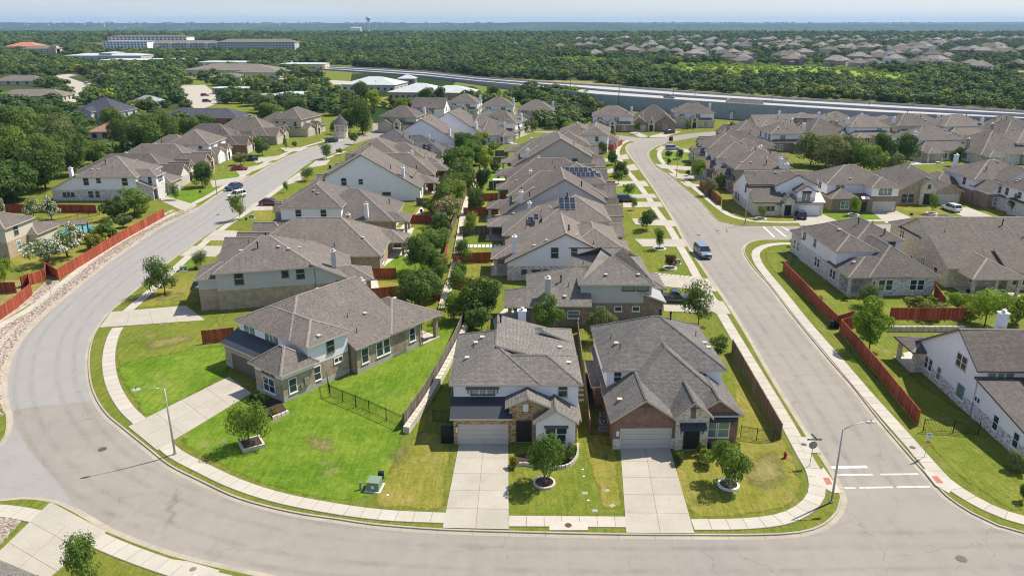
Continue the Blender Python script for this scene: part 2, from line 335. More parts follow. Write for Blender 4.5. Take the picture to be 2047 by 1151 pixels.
M['conc']=plain('pale_concrete',(.50,.46,.40),.9,0,.08,.7)
M['paleconc']=plain('white_pavers',(.7,.69,.66),.9,0,.05)
M['hwall']=paving('retaining_concrete',(.29,.315,.35),.1,.03)
M['hroad']=paving('highway_concrete',(.42,.40,.375),.06,.02)
M['ash']=leafm('ash_leaves',(0.1013,0.1688,0.0324),(0.1553,0.2362,0.0459),(0.2295,0.3172,0.0743))
M['oak']=leafm('oak_leaves',(0.0702,0.1215,0.0297),(0.1107,0.1755,0.0432),(0.1688,0.243,0.0675))
M['olive']=leafm('olive_leaves',(0.1235,0.156,0.0585),(0.182,0.2145,0.0845),(0.26,0.286,0.1235))
M['lightleaf']=leafm('bright_leaves',(0.154,0.242,0.022),(0.22,0.319,0.033),(0.308,0.396,0.055))
M['yellowleaf']=leafm('yellow_green_leaves',(.13,.15,.02),(.2,.21,.03),(.30,.28,.05))
M['juniper']=leafm('juniper_leaves',(0.0455,0.0845,0.0234),(0.0715,0.117,0.0312),(0.1105,0.1625,0.0455))
M['flower']=leafm('white_blossom',(.62,.60,.52),(.76,.74,.68),(.82,.8,.76),.1)
M['pink']=leafm('pink_blossom',(.42,.18,.2),(.5,.28,.28),(.6,.4,.38),.1)
M['wood1']=leafm('far_wood_leaves',(0.065,0.1105,0.0312),(0.0949,0.1534,0.0416),(0.1456,0.208,0.0624),.15,1)
M['wood2']=leafm('far_bright_leaves',(.20,.30,.03),(.27,.38,.045),(.36,.46,.08),.15)
# ---------------------------------------------------------------- curves in plan
def W2(pts,z=0.):return [Vector(at(x,y,z)) for x,y in pts]
def smooth(p,step=1.2,closed=False):
    q=[Vector(a[:2]) for a in p];out=[];n=len(q)
    for i in range(n-1 if not closed else n):
        a=q[i-1] if (i>0 or closed) else q[0]*2-q[1]
        b=q[i];c=q[(i+1)%n];d=q[(i+2)%n] if (i+2<n or closed) else c*2-b
        k=max(1,int((c-b).length/step))
        for j in range(k):
            t=j/k;out.append(.5*((2*b)+(c-a)*t+(2*a-5*b+4*c-d)*t*t+(3*b-a-3*c+d)*t**3))
    if not closed:out.append(q[-1])
    return out
def resample(p,step):
    out=[p[0].copy()];acc=0.
    for i in range(len(p)-1):
        a,b=p[i],p[i+1];L=(b-a).length
        if L<1e-6:continue
        d=step-acc
        while d<=L:
            out.append(a.lerp(b,d/L));d+=step
        acc=(acc+L)%step
    if (out[-1]-p[-1]).length>step*.3:out.append(p[-1].copy())
    return out
def offset(p,d):
    "shift a line sideways, to the left of its direction when d>0"
    out=[]
    for i in range(len(p)):
        t=(p[min(i+1,len(p)-1)]-p[max(i-1,0)])
        if t.length<1e-6:t=Vector((1,0))
        t.normalize();out.append(p[i]+Vector((-t.y,t.x))*d)
    return out
def slab(name,poly,z0,z1,m,side=None,parent=None):
    "flat plate with edges from a plan outline"
    v=[(p[0],p[1],z1) for p in poly];n=len(v);a=sum(v[i][0]*v[(i+1)%n][1]-v[(i+1)%n][0]*v[i][1] for i in range(n))
    if a<0:v.reverse()
    fs=[tuple(range(n))];mi=[0]
    lo=[(x,y,z0) for x,y,z in v]
    for i in range(n):
        j=(i+1)%n;fs.append((n+i,n+j,j,i));mi.append(1 if side else 0)
    me=newmesh(name,v+lo,fs,[m]+([side] if side else []),mi)
    o=bpy.data.objects.new(name,me);sc.collection.objects.link(o)
    if parent:o.parent=parent
    return o
def sheet(name,poly,z,m):
    v=[(p[0],p[1],z) for p in poly];n=len(v);a=sum(v[i][0]*v[(i+1)%n][1]-v[(i+1)%n][0]*v[i][1] for i in range(n))
    if a<0:v.reverse()
    o=bpy.data.objects.new(name,newmesh(name,v,[tuple(range(n))],[m]));sc.collection.objects.link(o);return o
def strip(name,line,prof,m,parent=None,mi=None):
    "sweep a profile [(offset to the left, z)] along a plan line"
    cols=[offset(line,d) for d,_ in prof];vs=[];fs=[]
    for i in range(len(line)):
        for k,(d,z) in enumerate(prof):vs.append((cols[k][i].x,cols[k][i].y,z))
    K=len(prof)
    for i in range(len(line)-1):
        for k in range(K-1):fs.append((i*K+k,i*K+k+1,(i+1)*K+k+1,(i+1)*K+k))
    o=bpy.data.objects.new(name,newmesh(name,vs,fs,[m]));sc.collection.objects.link(o)
    if parent:o.parent=parent
    return o
# ---------------------------------------------------------------- terrain
def terrain():
    vs=[];fs=[]
    ys=[-60,150,400,800,1400,2000,2500,2900,3300,3900,4800,6000,7200,8200,9000,9600,10500,12000,14000,16500,20000]
    rnd=random.Random(4);nx=80;rows=[]
    for y in ys:
        row=[]
        for i in range(nx+1):
            x=(i/nx-.5)*2*(900+y*.95)
            z=-.12
            if y>2500:z=-.12-55*min(1,(y-2500)/900.)
            if y>=7200:
                k=min(1,(y-7200)/1900.);z=-55+k*k*(3-2*k)*(55+27)
                z+=4*math.sin(x*.0009+1)+2.5*math.sin(x*.0031)+1.5*math.sin(x*.0101+y)
                if x>1200:z-=min(18,(x-1200)*.02)
            if y>=9600:z=10+4*math.sin(x*.0007+y)
            if y>=14000:z=30+8*math.sin(x*.0005+2)+3*math.sin(x*.002) if x>0 else 15
            if y>=20000:z=-50
            row.append((x,y,z))
        rows.append(row)
    vs=[p for r in rows for p in r]
    for j in range(len(ys)-1):
        for i in range(nx):
            a=j*(nx+1)+i;fs.append((a,a+1,a+nx+2,a+nx+1))
    m,t,p=mat('terrain')
    a=noise(t,.0016,6,.65,None,(1,.6,1));b=noise(t,.012,5,.7,None,(1,.45,1))
    c=ramp(t,a,[(.3,(.022,.042,.014)),(.5,(.036,.06,.02)),(.68,(.07,.085,.036))])
    c=mix(t,ramp(t,b,[(.60,(0,0,0)),(.68,(1,1,1))]),c,(.17,.17,.13))
    t.links.new(c,p.inputs['Base Color']);p.inputs['Roughness'].default_value=1;p.inputs['Specular IOR Level'].default_value=0
    o=bpy.data.objects.new('ground',newmesh('ground',vs,fs,[m],smooth=True));sc.collection.objects.link(o);struct(o)
terrain()
# carriageway under the whole near district; the raised blocks stand on it
struct(sheet('road',[(-160,30),(170,30),(170,330),(-110,330),(-160,250)],-.116,M['road']))
# ---------------------------------------------------------------- kerb lines traced on the ground
A_IN=[(700,291),(660,309),(620,325),(580,355),(539,387),(480,427),(428,460),(387,489),(330,531),(268,584),(222,623),(198,654),(185,681),(179,722),(186,775),(212,822),(251,856),(301,896),(342,928),(404,959),(479,993),(582,1020),(680,1035),(748,1045),(875,1055),(1022,1060),(1241,1065),(1391,1066),(1518,1066),(1598,1061),(1644,1046),(1672,1020),(1680,993),(1664,955),(1642,918),(1607,865),(1542,760),(1487,664),(1446,599),(1415,554),(1367,482),(1347,445),(1310,385),(1290,356),(1272,330),(1257,311),(1250,297),(1256,288),(1271,284)]
A_OUT=[(745,262),(700,278),(621,294),(586,308),(547,326),(501,352),(455,376),(434,388),(380,424),(328,448),(239,506),(171,558),(120,599),(68,643),(34,684),(14,722),(4,767),(6,800),(12,830),(12,858),(0,884),(-40,905),(-120,920)]
Q_LINE=[(-160,1010),(0,1001),(41,997),(103,1003),(154,1027),(212,1061),(308,1099),(377,1120),(513,1151),(640,1175),(800,1192),(1100,1205),(1600,1208),(2100,1200),(2700,1180)]
R_LINE=[(1900,470),(1700,477),(1620,479),(1552,479.5),(1520,480),(1497,487),(1489,499),(1494,514),(1511,538),(1539,568),(1587,630),(1655,712),(1706,770),(1758,836),(1826,915),(1860,952),(1895,990),(1946,1024),(1997,1048),(2047,1062),(2200,1085),(2500,1110)]
U_LINE=[(1900,443.5),(1700,448),(1600,451),(1516,451),(1480,450),(1445,443),(1431,436),(1398,400),(1366,373),(1338,349),(1313,333),(1301,317),(1298,306),(1308,296),(1331,287),(1356,281),(1390,275),(1430,271),(1480,268)]
N_LINE=[(1120,262),(1180,266),(1250,271.5),(1278,275),(1317,275),(1356,270.6),(1390,266),(1450,261),(1480,259)]
def kerbline(px,rev=False):
    l=smooth(W2(px),1.2)
    if rev:l.reverse()
    return l
def block(name,line,extra,m='verge'):
    o=slab(name,[(p.x,p.y) for p in line]+extra,-.13,0.,M[m],M['kerb']);struct(o);return o
def kerb(line,side=1):
    # line lies on the back of the kerb; side=+1 when the road is to the left
    s=side
    k=strip('kerb',line,[(-.02*s,.012),(.16*s,.012),(.19*s,-.10),(.62*s,-.111)],M['kerb']);struct(k)
    # joints cut across the kerb and gutter every three metres
    mb=MB()
    for i,p in enumerate(resample(line,3.05)[1:-1]):
        j=min(range(len(line)),key=lambda q:(line[q]-p).length_squared)
        t=(line[min(j+1,len(line)-1)]-line[max(j-1,0)]);t.normalize();n=Vector((-t.y,t.x))*s
        for o0,o1,z0,z1 in ((-.02,.16,.016,.016),(.19,.62,-.096,-.107)):
            a=p+n*o0;b=p+n*o1
            mb.poly([(a.x-t.x*.015,a.y-t.y*.015,z0),(b.x-t.x*.015,b.y-t.y*.015,z1),(b.x+t.x*.015,b.y+t.y*.015,z1),(a.x+t.x*.015,a.y+t.y*.015,z0)])
    mb.build('kerb_joints',M['joint'],k)['kind']='stuff'
a_in=kerbline(A_IN);a_out=kerbline(A_OUT);q_l=kerbline(Q_LINE);r_l=kerbline(R_LINE);u_l=kerbline(U_LINE);n_l=kerbline(N_LINE)
block('central_block_ground',a_in,[at(1200,276)[:2],at(1100,266),at(900,258),at(800,266),at(735,279)])
block('left_block_ground',a_out,[(-160,60),(-420,60),(-620,800),(-160,800),at(700,170),at(745,240)])
block('corner_block_ground',q_l,[(200,-40),(-160,-40)])
block('right_block_ground',r_l,[(150,40),(150,150)])
block('upper_right_block_ground',u_l,[(150,290),(330,330),(330,150),(150,150.5)])
block('north_block_ground',n_l,[(330,330),(330,560),(-40,560),(-40,310)])
for l,s in ((a_in,-1),(a_out,1),(q_l,1),(r_l,-1),(u_l,1),(n_l,-1)):kerb(l,s)
# ---------------------------------------------------------------- pavements, slab by slab
def sidewalk(px,width=1.45,step=1.52,label=None,z=.029,maxn=290,line=None):
    l=line if line is not None else smooth(W2(px),.6)
    st=resample(l,step);par=bpy.data.objects.new('sidewalk',None);sc.collection.objects.link(par);struct(par)
    offL=offset(st,width/2);offR=offset(st,-width/2)
    for i in range(min(len(st)-1,maxn)):
        e=.02
        a,b=offR[i],offR[i+1];c,d=offL[i+1],offL[i]
        q=[a.lerp(b,e/step),a.lerp(b,1-e/step),d.lerp(c,1-e/step),d.lerp(c,e/step)]
        zz=z+.004*((i*7)%3)/3
        mb=MB();mb.hexa([(p.x,p.y,-.02) for p in q],[(p.x,p.y,zz+.016) for p in q]);mb.build('slab',M['walk'],par)
    sub=strip('joint_bed',l,[(-width/2-.07,z),(width/2+.07,z)],M['joint'],par)  # fills the slab joints; its dark rim beyond them paints the lawn edge shadow
    return par
sidewalk([(236,655),(228,668),(219,700),(218,735),(228,775),(252,815),(284,846)])
sidewalk([(325,885),(352,908),(400,933),(470,966),(560,995),(680,1018),(780,1030),(893,1035)])
sidewalk([(1017,1041),(1140,1042),(1258,1043)])
sidewalk([(1384,1048),(1480,1047),(1560,1038),(1608,1017),(1633,985),(1628,945),(1608,910),(1575,850),(1525,765),(1463,662),(1430,606)])
sidewalk([(1428,604),(1416,588),(1395,556),(1381,530),(1361,496),(1336,453),(1310,419),(1299,400),(1282,377),(1271,362),(1253,341),(1240,322),(1234,305),(1242,289),(1257,281)],1.45)
sidewalk([(251,625),(290,592),(330,556),(395,497),(452,452),(500,420),(560,376),(600,347),(640,322),(690,303)])
sidewalk([(-60,700),(0,652),(60,618),(110,579),(180,524),(240,483),(300,452),(356,424)],1.5)
sidewalk([(380,411),(420,390),(460,366),(500,343),(540,321),(590,300),(640,285),(690,273)])
sidewalk([(1600,487.5),(1560,487.5),(1530,492),(1512,503),(1513,520),(1527,542),(1560,582),(1610,645),(1680,726),(1730,785),(1790,852),(1850,920),(1885,958),(1930,990),(1985,1019),(2047,1040),(2160,1062)])
sidewalk([(1800,440),(1602,444),(1540,444),(1500,441),(1465,433),(1440,418),(1400,386),(1370,360),(1330,330),(1318,312),(1322,300),(1345,290)],1.4)
sidewalk([(-60,1016),(20,1022),(84,1034)],1.6)
sidewalk([(192,1077),(240,1098),(310,1124),(380,1146),(460,1166)],1.6)
# ---------------------------------------------------------------- driveways
def drive(px,nu,nv,z=.052,m='drive',name='driveway'):
    "four corners: garage left, garage right, street right, street left"
    q=W2(px);par=bpy.data.objects.new(name,None);sc.collection.objects.link(par);struct(par)
    def P(u,v):return q[0].lerp(q[1],u).lerp(q[3].lerp(q[2],u),v)
    sub=MB();sub.poly([(p.x,p.y,z-.012) for p in reversed(q)]);sub.build('joint_bed',M['joint'],par)
    L=((q[3]-q[0]).length+(q[2]-q[1]).length)/2;Wd=((q[1]-q[0]).length+(q[2]-q[3]).length)/2
    eu=.035/Wd;ev=.035/L
    for j in range(nv):
        for i in range(nu):
            u0,u1,v0,v1=i/nu+(eu/2 if i else 0),(i+1)/nu-(eu/2 if i<nu-1 else 0),j/nv+ev/2,(j+1)/nv-ev/2
            c=[P(u0,v0),P(u1,v0),P(u1,v1),P(u0,v1)];c.reverse()
            mb=MB();mb.hexa([(p.x,p.y,-.05) for p in c],[(p.x,p.y,z) for p in c]);mb.build('slab',M[m],par)
    return par
drive([(918,886),(1016,886),(1017,1058),(885,1055)],2,5)
drive([(1240,893),(1338,893),(1388,1066),(1252,1065)],2,5)
drive([(458,753),(503,786),(314,900),(256,853)],2,4)       # house on the bend
drive([(372,611),(410,640),(199,655),(222,624)],1,4)
drive([(-30,1130),(60,1185),(212,1064),(100,1004)],2,3)
drive([(84,1034),(192,1077),(212,1062),(103,1004)],2,1,.056)
for q in ([(475,462),(475,480),(402,482),(430,460)],[(545,402),(545,420),(487,423),(515,404)],
          [(455,492),(430,514),(358,512),(385,492)],[(612,350),(600,362),(566,372),(590,352)],[(660,320),(652,330),(618,336),(633,318)],
          [(320,389),(322,402),(370,424),(395,411)],[(420,362),(425,375),(475,366),(500,351)],[(470,340),(480,352),(530,334),(548,324)],
          [(500,318),(512,326),(555,320),(580,309)],[(560,296),(570,303),(600,303),(620,295)],[(640,279),(650,283),(672,286),(700,278)]):
    drive(q,1,2)
# along the middle street, left side
for q in ([(1306,549),(1330,573),(1434,583),(1416,557)],[(1325,588),(1327,622),(1462,628),(1446,603)],[(1268,478),(1285,493),(1374,494),(1364,478)],
          [(1263,437),(1270,449),(1352,453),(1345,441)],[(1245,404),(1246,415),(1327,414),(1320,404)],[(1228,390),(1230,397),(1314,396),(1308,388)],[(1228,363),(1230,372),(1298,373),(1290,362)],
          [(1210,340),(1213,347),(1277,340),(1268,328)],[(1200,320),(1203,325),(1258,318),(1253,308)]):
    drive(q,1,2)
# right side of the middle street and the side street
for q in ([(1572,418),(1618,418),(1690,448),(1600,451)],[(1735,418),(1770,412),(1840,444),(1772,447)],[(1895,420),(1932,414),(2010,442),(1950,444)],
          [(1400,302),(1400,308),(1310,300),(1322,292)],[(1410,336),(1410,344),(1322,337),(1308,328)],[(1420,352),(1420,362),(1350,357),(1335,346)],[(1400,370),(1408,378),(1372,373),(1358,363)],
          [(1340,262),(1362,263),(1330,274.5),(1290,275)],[(1250,262),(1270,262),(1300,275),(1280,275)]):
    drive(q,1,2)
# concrete patch of the side road on the left, darker older paving of the far part of the bend
struct(sheet('side_road_patch',smooth(W2([(-260,870),(0,884),(20,858),(24,845),(60,900),(110,955),(150,1010),(185,1042),(154,1027),(103,1003),(41,997),(0,1001),(-260,1010)]),2,False),-.108,M['patch']))
struct(sheet('old_paving',smooth(W2([(10,822),(60,812),(120,806),(186,800),(182,722),(222,630),(268,590),(387,495),(539,392),(620,330),(700,295),(700,280),(621,297),(501,355),(380,428),(239,510),(120,603),(34,689),(10,730),(4,770)]),2,True),-.109,M['patch']))
# ---------------------------------------------------------------- lawns
_lz=[0]
def lz():_lz[0]+=1;return .003+.0013*(_lz[0]%19)
def lawn(px,m,z=None,d=1.5):
    "lawn whose colour thins out irregularly toward its edge"
    z=lz();p=smooth(W2(px),1.2,True)
    if sum(p[i].x*p[(i+1)%len(p)].y-p[(i+1)%len(p)].x*p[i].y for i in range(len(p)))<0:p.reverse()
    P=np.array([(a.x,a.y) for a in p]);Q=np.roll(P,-1,0);g=.55
    xs=np.arange(P[:,0].min(),P[:,0].max()+g,g);ys=np.arange(P[:,1].min(),P[:,1].max()+g,g);X,Y=np.meshgrid(xs,ys);X=X.ravel();Y=Y.ravel()
    ins=np.zeros(len(X),bool);dist=np.full(len(X),1e9)
    for (x0,y0),(x1,y1) in zip(P,Q):
        if y0!=y1:ins^=((y0>Y)!=(y1>Y))&(X<(x1-x0)*(Y-y0)/(y1-y0)+x0)
        L2=(x1-x0)**2+(y1-y0)**2+1e-9;u=np.clip(((X-x0)*(x1-x0)+(Y-y0)*(y1-y0))/L2,0,1);dist=np.minimum(dist,np.hypot(X-x0-u*(x1-x0),Y-y0-u*(y1-y0)))
    nx=len(xs);idx=np.arange(len(X)).reshape(len(ys),nx);qd=np.stack([idx[:-1,:-1],idx[:-1,1:],idx[1:,1:],idx[1:,:-1]],-1).reshape(-1,4)
    qd=qd[ins[qd].all(1)];us,inv=np.unique(qd,return_inverse=True);inv=inv.reshape(-1,4)
    vs=[(float(X[i]),float(Y[i]),z) for i in us];fs=[tuple(int(v) for v in r) for r in inv]
    me=newmesh('lawn',vs,fs,[M[m+'_f'] if m+'_f' in M else M[m]]);a=me.attributes.new('fade','FLOAT','POINT');a.data.foreach_set('value',np.minimum(1,dist[us]/d).astype(np.float32))
    o=bpy.data.objects.new('lawn',me);sc.collection.objects.link(o);struct(o)
def lawn_(px,m,z=None):
    z=lz()
    struct(sheet('lawn',W2(px),z,M[m]))
lawn([(236,700),(330,648),(412,628),(440,640),(470,690),(462,745),(440,762),(299,834),(262,800),(240,765),(230,730)],'green')
lawn([(242,726),(400,694),(455,690),(462,745),(440,762),(299,834),(262,800),(240,765)],'lush',.012)
lawn([(352,870),(440,800),(560,780),(690,740),(830,690),(860,640),(930,640),(900,760),(815,872),(800,930),(720,1003),(560,983),(430,930)],'lush')
lawn([(735,1006),(815,880),(850,858),(908,880),(900,960),(890,1022),(800,1018)],'gold')
lawn_([(1017,885),(1155,850),(1210,870),(1240,893),(1256,1028),(1017,1024)],'green')
lawn([(1160,880),(1235,890),(1245,960),(1252,1022),(1200,1022),(1180,960)],'gold')
lawn([(1018,930),(1060,945),(1050,975),(1020,975)],'gold')
lawn_([(1170,680),(1230,680),(1240,885),(1185,885)],'gold',.012)
lawn([(1345,900),(1480,860),(1560,862),(1600,930),(1612,975),(1590,1010),(1540,1027),(1380,1030)],'gold')
for q_ in ([(1490,905),(1560,895),(1592,950),(1560,985),(1500,985),(1470,950)],[(592,868),(650,862),(690,885),(655,915),(605,900)],[(290,680),(370,664),(400,678),(330,700),(275,706)],[(1365,985),(1440,1005),(1430,1022),(1375,1020)],[(1195,890),(1230,900),(1225,935),(1190,925)],[(760,905),(815,880),(840,900),(790,950)],[(1560,500),(1600,510),(1590,540),(1555,525)],[(1860,890),(1900,905),(1890,925),(1855,910)],[(300,600),(360,580),(380,592),(320,606)]):lawn(q_,'dry',d=4.)
lawn_([(1462,706),(1480,870),(1555,876)],'gold',.012)
lawn_([(262,614),(310,578),(395,535),(412,560),(408,604)],'gold')
lawn([(1530,498),(1600,488),(1640,500),(1700,560),(1860,585),(1940,620),(1930,640),(1700,645),(1640,628),(1540,540)],'green')
lawn([(1690,690),(1760,670),(1820,690),(1840,760),(2047,900),(2047,1027),(1960,985),(1890,935),(1845,880),(1835,850),(1730,740)],'green')
for q,m in (([(905,531),(985,527),(990,560),(900,575)],'gold'),([(918,473),(1003,470),(1000,520),(905,522)],'green'),([(928,435),(996,432),(1004,464),(920,466)],'gold'),
            ([(945,405),(1012,404),(1000,428),(930,428)],'gold'),([(965,380),(1013,378),(1012,400),(948,400)],'lush'),([(980,330),(1023,330),(1013,374),(975,374)],'lush'),([(990,316),(1016,316),(1020,326),(985,326)],'lush'),
            ([(742,602),(830,594),(870,576),(745,560)],'gold'),([(745,556),(792,556),(870,540),(880,500),(785,497)],'lush'),([(786,492),(840,490),(890,470),(880,450),(808,447)],'green'),
            ([(812,443),(872,446),(885,418),(835,412)],'gold'),([(850,408),(895,410),(900,386),(856,384)],'gold'),([(868,380),(896,380),(900,358),(870,352)],'lush'),([(884,348),(900,350),(905,332),(885,332)],'lush')):
    lawn_(q,m)
for q,m in (([(20,445),(140,428),(240,430),(328,440),(300,455),(120,560),(60,560),(0,500)],'gold'),([(0,560),(60,560),(90,570),(0,625)],'dry'),
            ([(325,402),(345,380),(440,375),(412,398),(368,418)],'lush'),([(430,360),(440,350),(490,350),(478,362),(446,370)],'lush'),([(455,345),(470,330),(528,330),(500,345),(478,352)],'lush'),
            ([(512,318),(525,310),(568,310),(548,320)],'lush'),([(540,302),(548,295),(600,296),(585,302)],'green'),([(650,276),(690,268),(700,271),(665,280)],'lush'),
            ([(412,492),(430,478),(470,480),(466,490)],'green'),([(365,530),(390,510),(402,520),(400,540)],'lush'),([(487,440),(515,420),(545,420),(540,442)],'gold'),([(560,388),(574,378),(600,378),(590,390)],'green'),([(640,338),(655,324),(675,326),(660,340)],'green'),
            ([(1285,494),(1350,496),(1384,554),(1309,547)],'green'),([(1272,451),(1326,454),(1338,477),(1272,477)],'green'),([(1247,416),(1300,418),(1312,430),(1262,436)],'gold'),([(1272,398),(1288,398),(1295,404),(1275,404)],'lush'),([(1230,374),(1264,374),(1280,389),(1230,389)],'lush'),
            ([(1185,285),(1210,275),(1243,282),(1217,298)],'gold'),([(1440,385),(1500,410),(1590,430),(1592,442),(1520,443),(1480,432),(1452,415)],'gold'),([(1618,418),(1700,410),(1760,432),(1765,436),(1690,440)],'lush'),
            ([(1770,405),(1880,418),(1905,436),(1850,440)],'gold'),([(1940,418),(2047,415),(2047,436),(2010,438)],'gold'),([(1320,306),(1345,303),(1385,312),(1380,322),(1330,322)],'lush'),([(1340,325),(1395,325),(1400,338),(1345,338)],'green'),
            ([(1358,350),(1400,345),(1420,350),(1410,365),(1380,366)],'green'),([(1355,291),(1395,283),(1400,295),(1360,298)],'green'),([(1220,258),(1300,268),(1316,272),(1240,268)],'green')):
    lawn_(q,m,.010)
# gravel beds beside the pavement behind the long red fence
M['gravel']=plain('river_gravel',(.40,.33,.27),.95,0,.4,2.2)
l1=smooth(W2([(356,420),(300,448),(240,482),(180,520),(110,573),(60,613),(0,650),(-60,700)]),1.5)
g=strip('gravel_bed',l1,[(-1.9,.0055),(-.6,.0055)],M['gravel']);struct(g)
ao=[p for p in a_out if p.y<at(356,424)[1]+6 and p.y>at(12,835)[1]]
struct(sheet('gravel_bed',[(p.x,p.y) for p in offset(l1,.6)]+[(p.x,p.y) for p in reversed(ao)],.0055,M['gravel']))
struct(sheet('gravel_bed',W2([(62,610),(64,588),(95,560),(117,560),(118,566),(90,590)]),.02,M['gravel']))
struct(sheet('gravel_bed',W2([(-80,1030),(0,1030),(44,1040),(0,1085),(-80,1130)]),.02,M['gravel']))
# loose river stones on the gravel beds, as one mass
def stones(name,region,n,seed,rr=(.07,.2)):
    rng=random.Random(seed);mb=MB()
    for _ in range(n):
        x,y=region(rng);r=rng.uniform(*rr);h=r*.6;a=rng.random()*3
        q=[(x+r*math.cos(a+k*1.257)*rng.uniform(.7,1.1),y+r*math.sin(a+k*1.257)*rng.uniform(.7,1.1)) for k in range(5)]
        lo=[(p[0],p[1],0) for p in q];hi=[(x+(p[0]-x)*.6,y+(p[1]-y)*.6,h) for p in q]
        mb.hexa(lo,hi)
    o=mb.build(name,M['rock']);o['kind']='stuff'
def along(line,o0,o1):
    a=offset(line,o0);b=offset(line,o1)
    def f(rng):
        i=rng.randrange(len(line)-1);u=rng.random();p=a[i].lerp(a[i+1],u).lerp(b[i].lerp(b[i+1],u),rng.random());return p.x,p.y
    return f
stones('river_stones',along(l1,.9,2.3),1600,1);stones('river_stones',along(ao,-1.5,-.15),1700,6);stones('river_stones',along(l1,-1.9,-.9),500,2)
def quadr(px):
    q=W2(px)
    def f(rng):
        u,v=rng.random(),rng.random();p=q[0].lerp(q[1],u).lerp(q[3].lerp(q[2],u),v);return p.x,p.y
    return f
stones('river_stones',quadr([(64,610),(66,590),(96,562),(117,564)]),300,3)
stones('river_stones',quadr([(-20,1034),(44,1038),(0,1088),(-30,1110)]),380,4)
# ---------------------------------------------------------------- road markings and covers
def marking(px,w,seed=0,worn=.2):
    l=resample(smooth(W2(px,-.12),.4),.35);rng=random.Random(seed);mb=MB()
    a=offset(l,w/2);b=offset(l,-w/2)
    for i in range(len(l)-1):
        if rng.random()<worn*(.3+1.4*i/len(l)):continue
        j=rng.uniform(-.04,.04)*(worn>.1)
        mb.poly([(a[i].x,a[i].y+j,-.106),(b[i].x,b[i].y,-.106),(b[i+1].x,b[i+1].y,-.106),(a[i+1].x,a[i+1].y+j,-.106)])
    struct(mb.build('road_marking',M['paint']))
M['paint']=plain('worn_road_paint',(.56,.56,.55),.8,0,.25,3)
marking([(1662,934),(1735,932.5)],.45,1,.03);marking([(1672,949),(1836,947)],.26,2,.07);marking([(1688,975),(1860,972)],.26,3,.06)
marking([(1526,453),(1548,474)],.45,4,.1);marking([(1546,453),(1573,475)],.45,5,.1);marking([(1562,453),(1580,462)],.5,6,.1)
def cover(px,py,r=.36,z=-.1,m=None,n=20):
    x,y=at(px,py,z);t=thing('manhole_cover','','manhole cover',(x,y,z))
    mb=MB();mb.cyl(0,0,-.03,.012,r,n);mb.build('frame',M['irong'],t)
    mb=MB();mb.cyl(0,0,.0,.02,r*.86,n)
    for k in range(-3,4):
        hw=math.sqrt(max(0,(r*.8)**2-(k*r*.2)**2));mb.box(-hw,k*r*.2-.012,.02,hw,k*r*.2+.012,.028)
    mb.build('lid',m or M['irong'],t);return t
M['irong']=plain('worn_cast_iron',(.12,.105,.095),.7,.2,.2,8);M['rust']=plain('rusty_cast_iron',(.14,.06,.045),.8,.1,.2,8)
for px,py,lab,kw in ((205,897,'round iron manhole cover in the bend, left of the shadow of the lamp post',dict(r=.42)),(1922,1116,'round iron manhole cover in the road at the bottom right',dict(r=.42)),
    (1136,1049,'reddish round cover on the storm inlet slab between the two driveways',dict(z=.07,m=M['rust'],r=.3)),(386,1137,'rusty round cover in the pale concrete pad at the bottom left',dict(z=.03,m=M['rust'],r=.32)),
    (1607,888,'small round cover in the inlet slab behind the stop sign',dict(z=.06,r=.3)),(1824,894,'small round cover in the inlet slab beside the speed limit sign',dict(z=.06,r=.3)),
    (1434,461,'round cover in the junction, nearer the lamp post of the corner house',dict(r=.35)),(1397,470,'round cover in the junction, just above the parked silver pickup',dict(r=.35)),(436,429,'round cover in the left street below the white vehicle',dict(r=.4))):
    cover(px,py,**kw)['label']=lab
# storm inlets: a raised concrete lid with a dark slot in the kerb
def inlet(px,lab):
    q=W2(px);t=thing('storm_inlet',lab,'storm drain',(q[0].x,q[0].y,0))
    o=q[0];c=[(p.x-o.x,p.y-o.y) for p in q]
    mb=MB();mb.hexa([(x,y,-.0) for x,y in reversed(c)],[(x,y,.065) for x,y in reversed(c)]);mb.build('lid',M['walk'],t)
    mb=MB();a,b=Vector(c[2]),Vector(c[3]);d=(b-a);n=Vector((-d.y,d.x)).normalized()
    if (Vector(c[0])-a).dot(n)>0:n=-n
    a2,b2=a+n*.2+d*.03,b+n*.2-d*.03;mb.poly([(a2.x,a2.y,-.09),(b2.x,b2.y,-.09),(b2.x,b2.y,.0),(a2.x,a2.y,.0)]);mb.build('opening',M['dark'],t)
inlet([(1098,1043.5),(1175,1043.5),(1175,1060),(1098,1060)],'concrete storm inlet between the two front driveways')
inlet([(1592,874),(1622,874),(1640,905),(1608,906)],'concrete storm inlet on the left kerb behind the stop sign')
inlet([(1803,880),(1826,880),(1856,914),(1828,914)],'concrete storm inlet on the right kerb by the speed limit sign')
struct(sheet('concrete_pad',W2([(345,1118),(376,1122),(440,1140),(430,1150),(400,1152)]),.05,M['walk']))
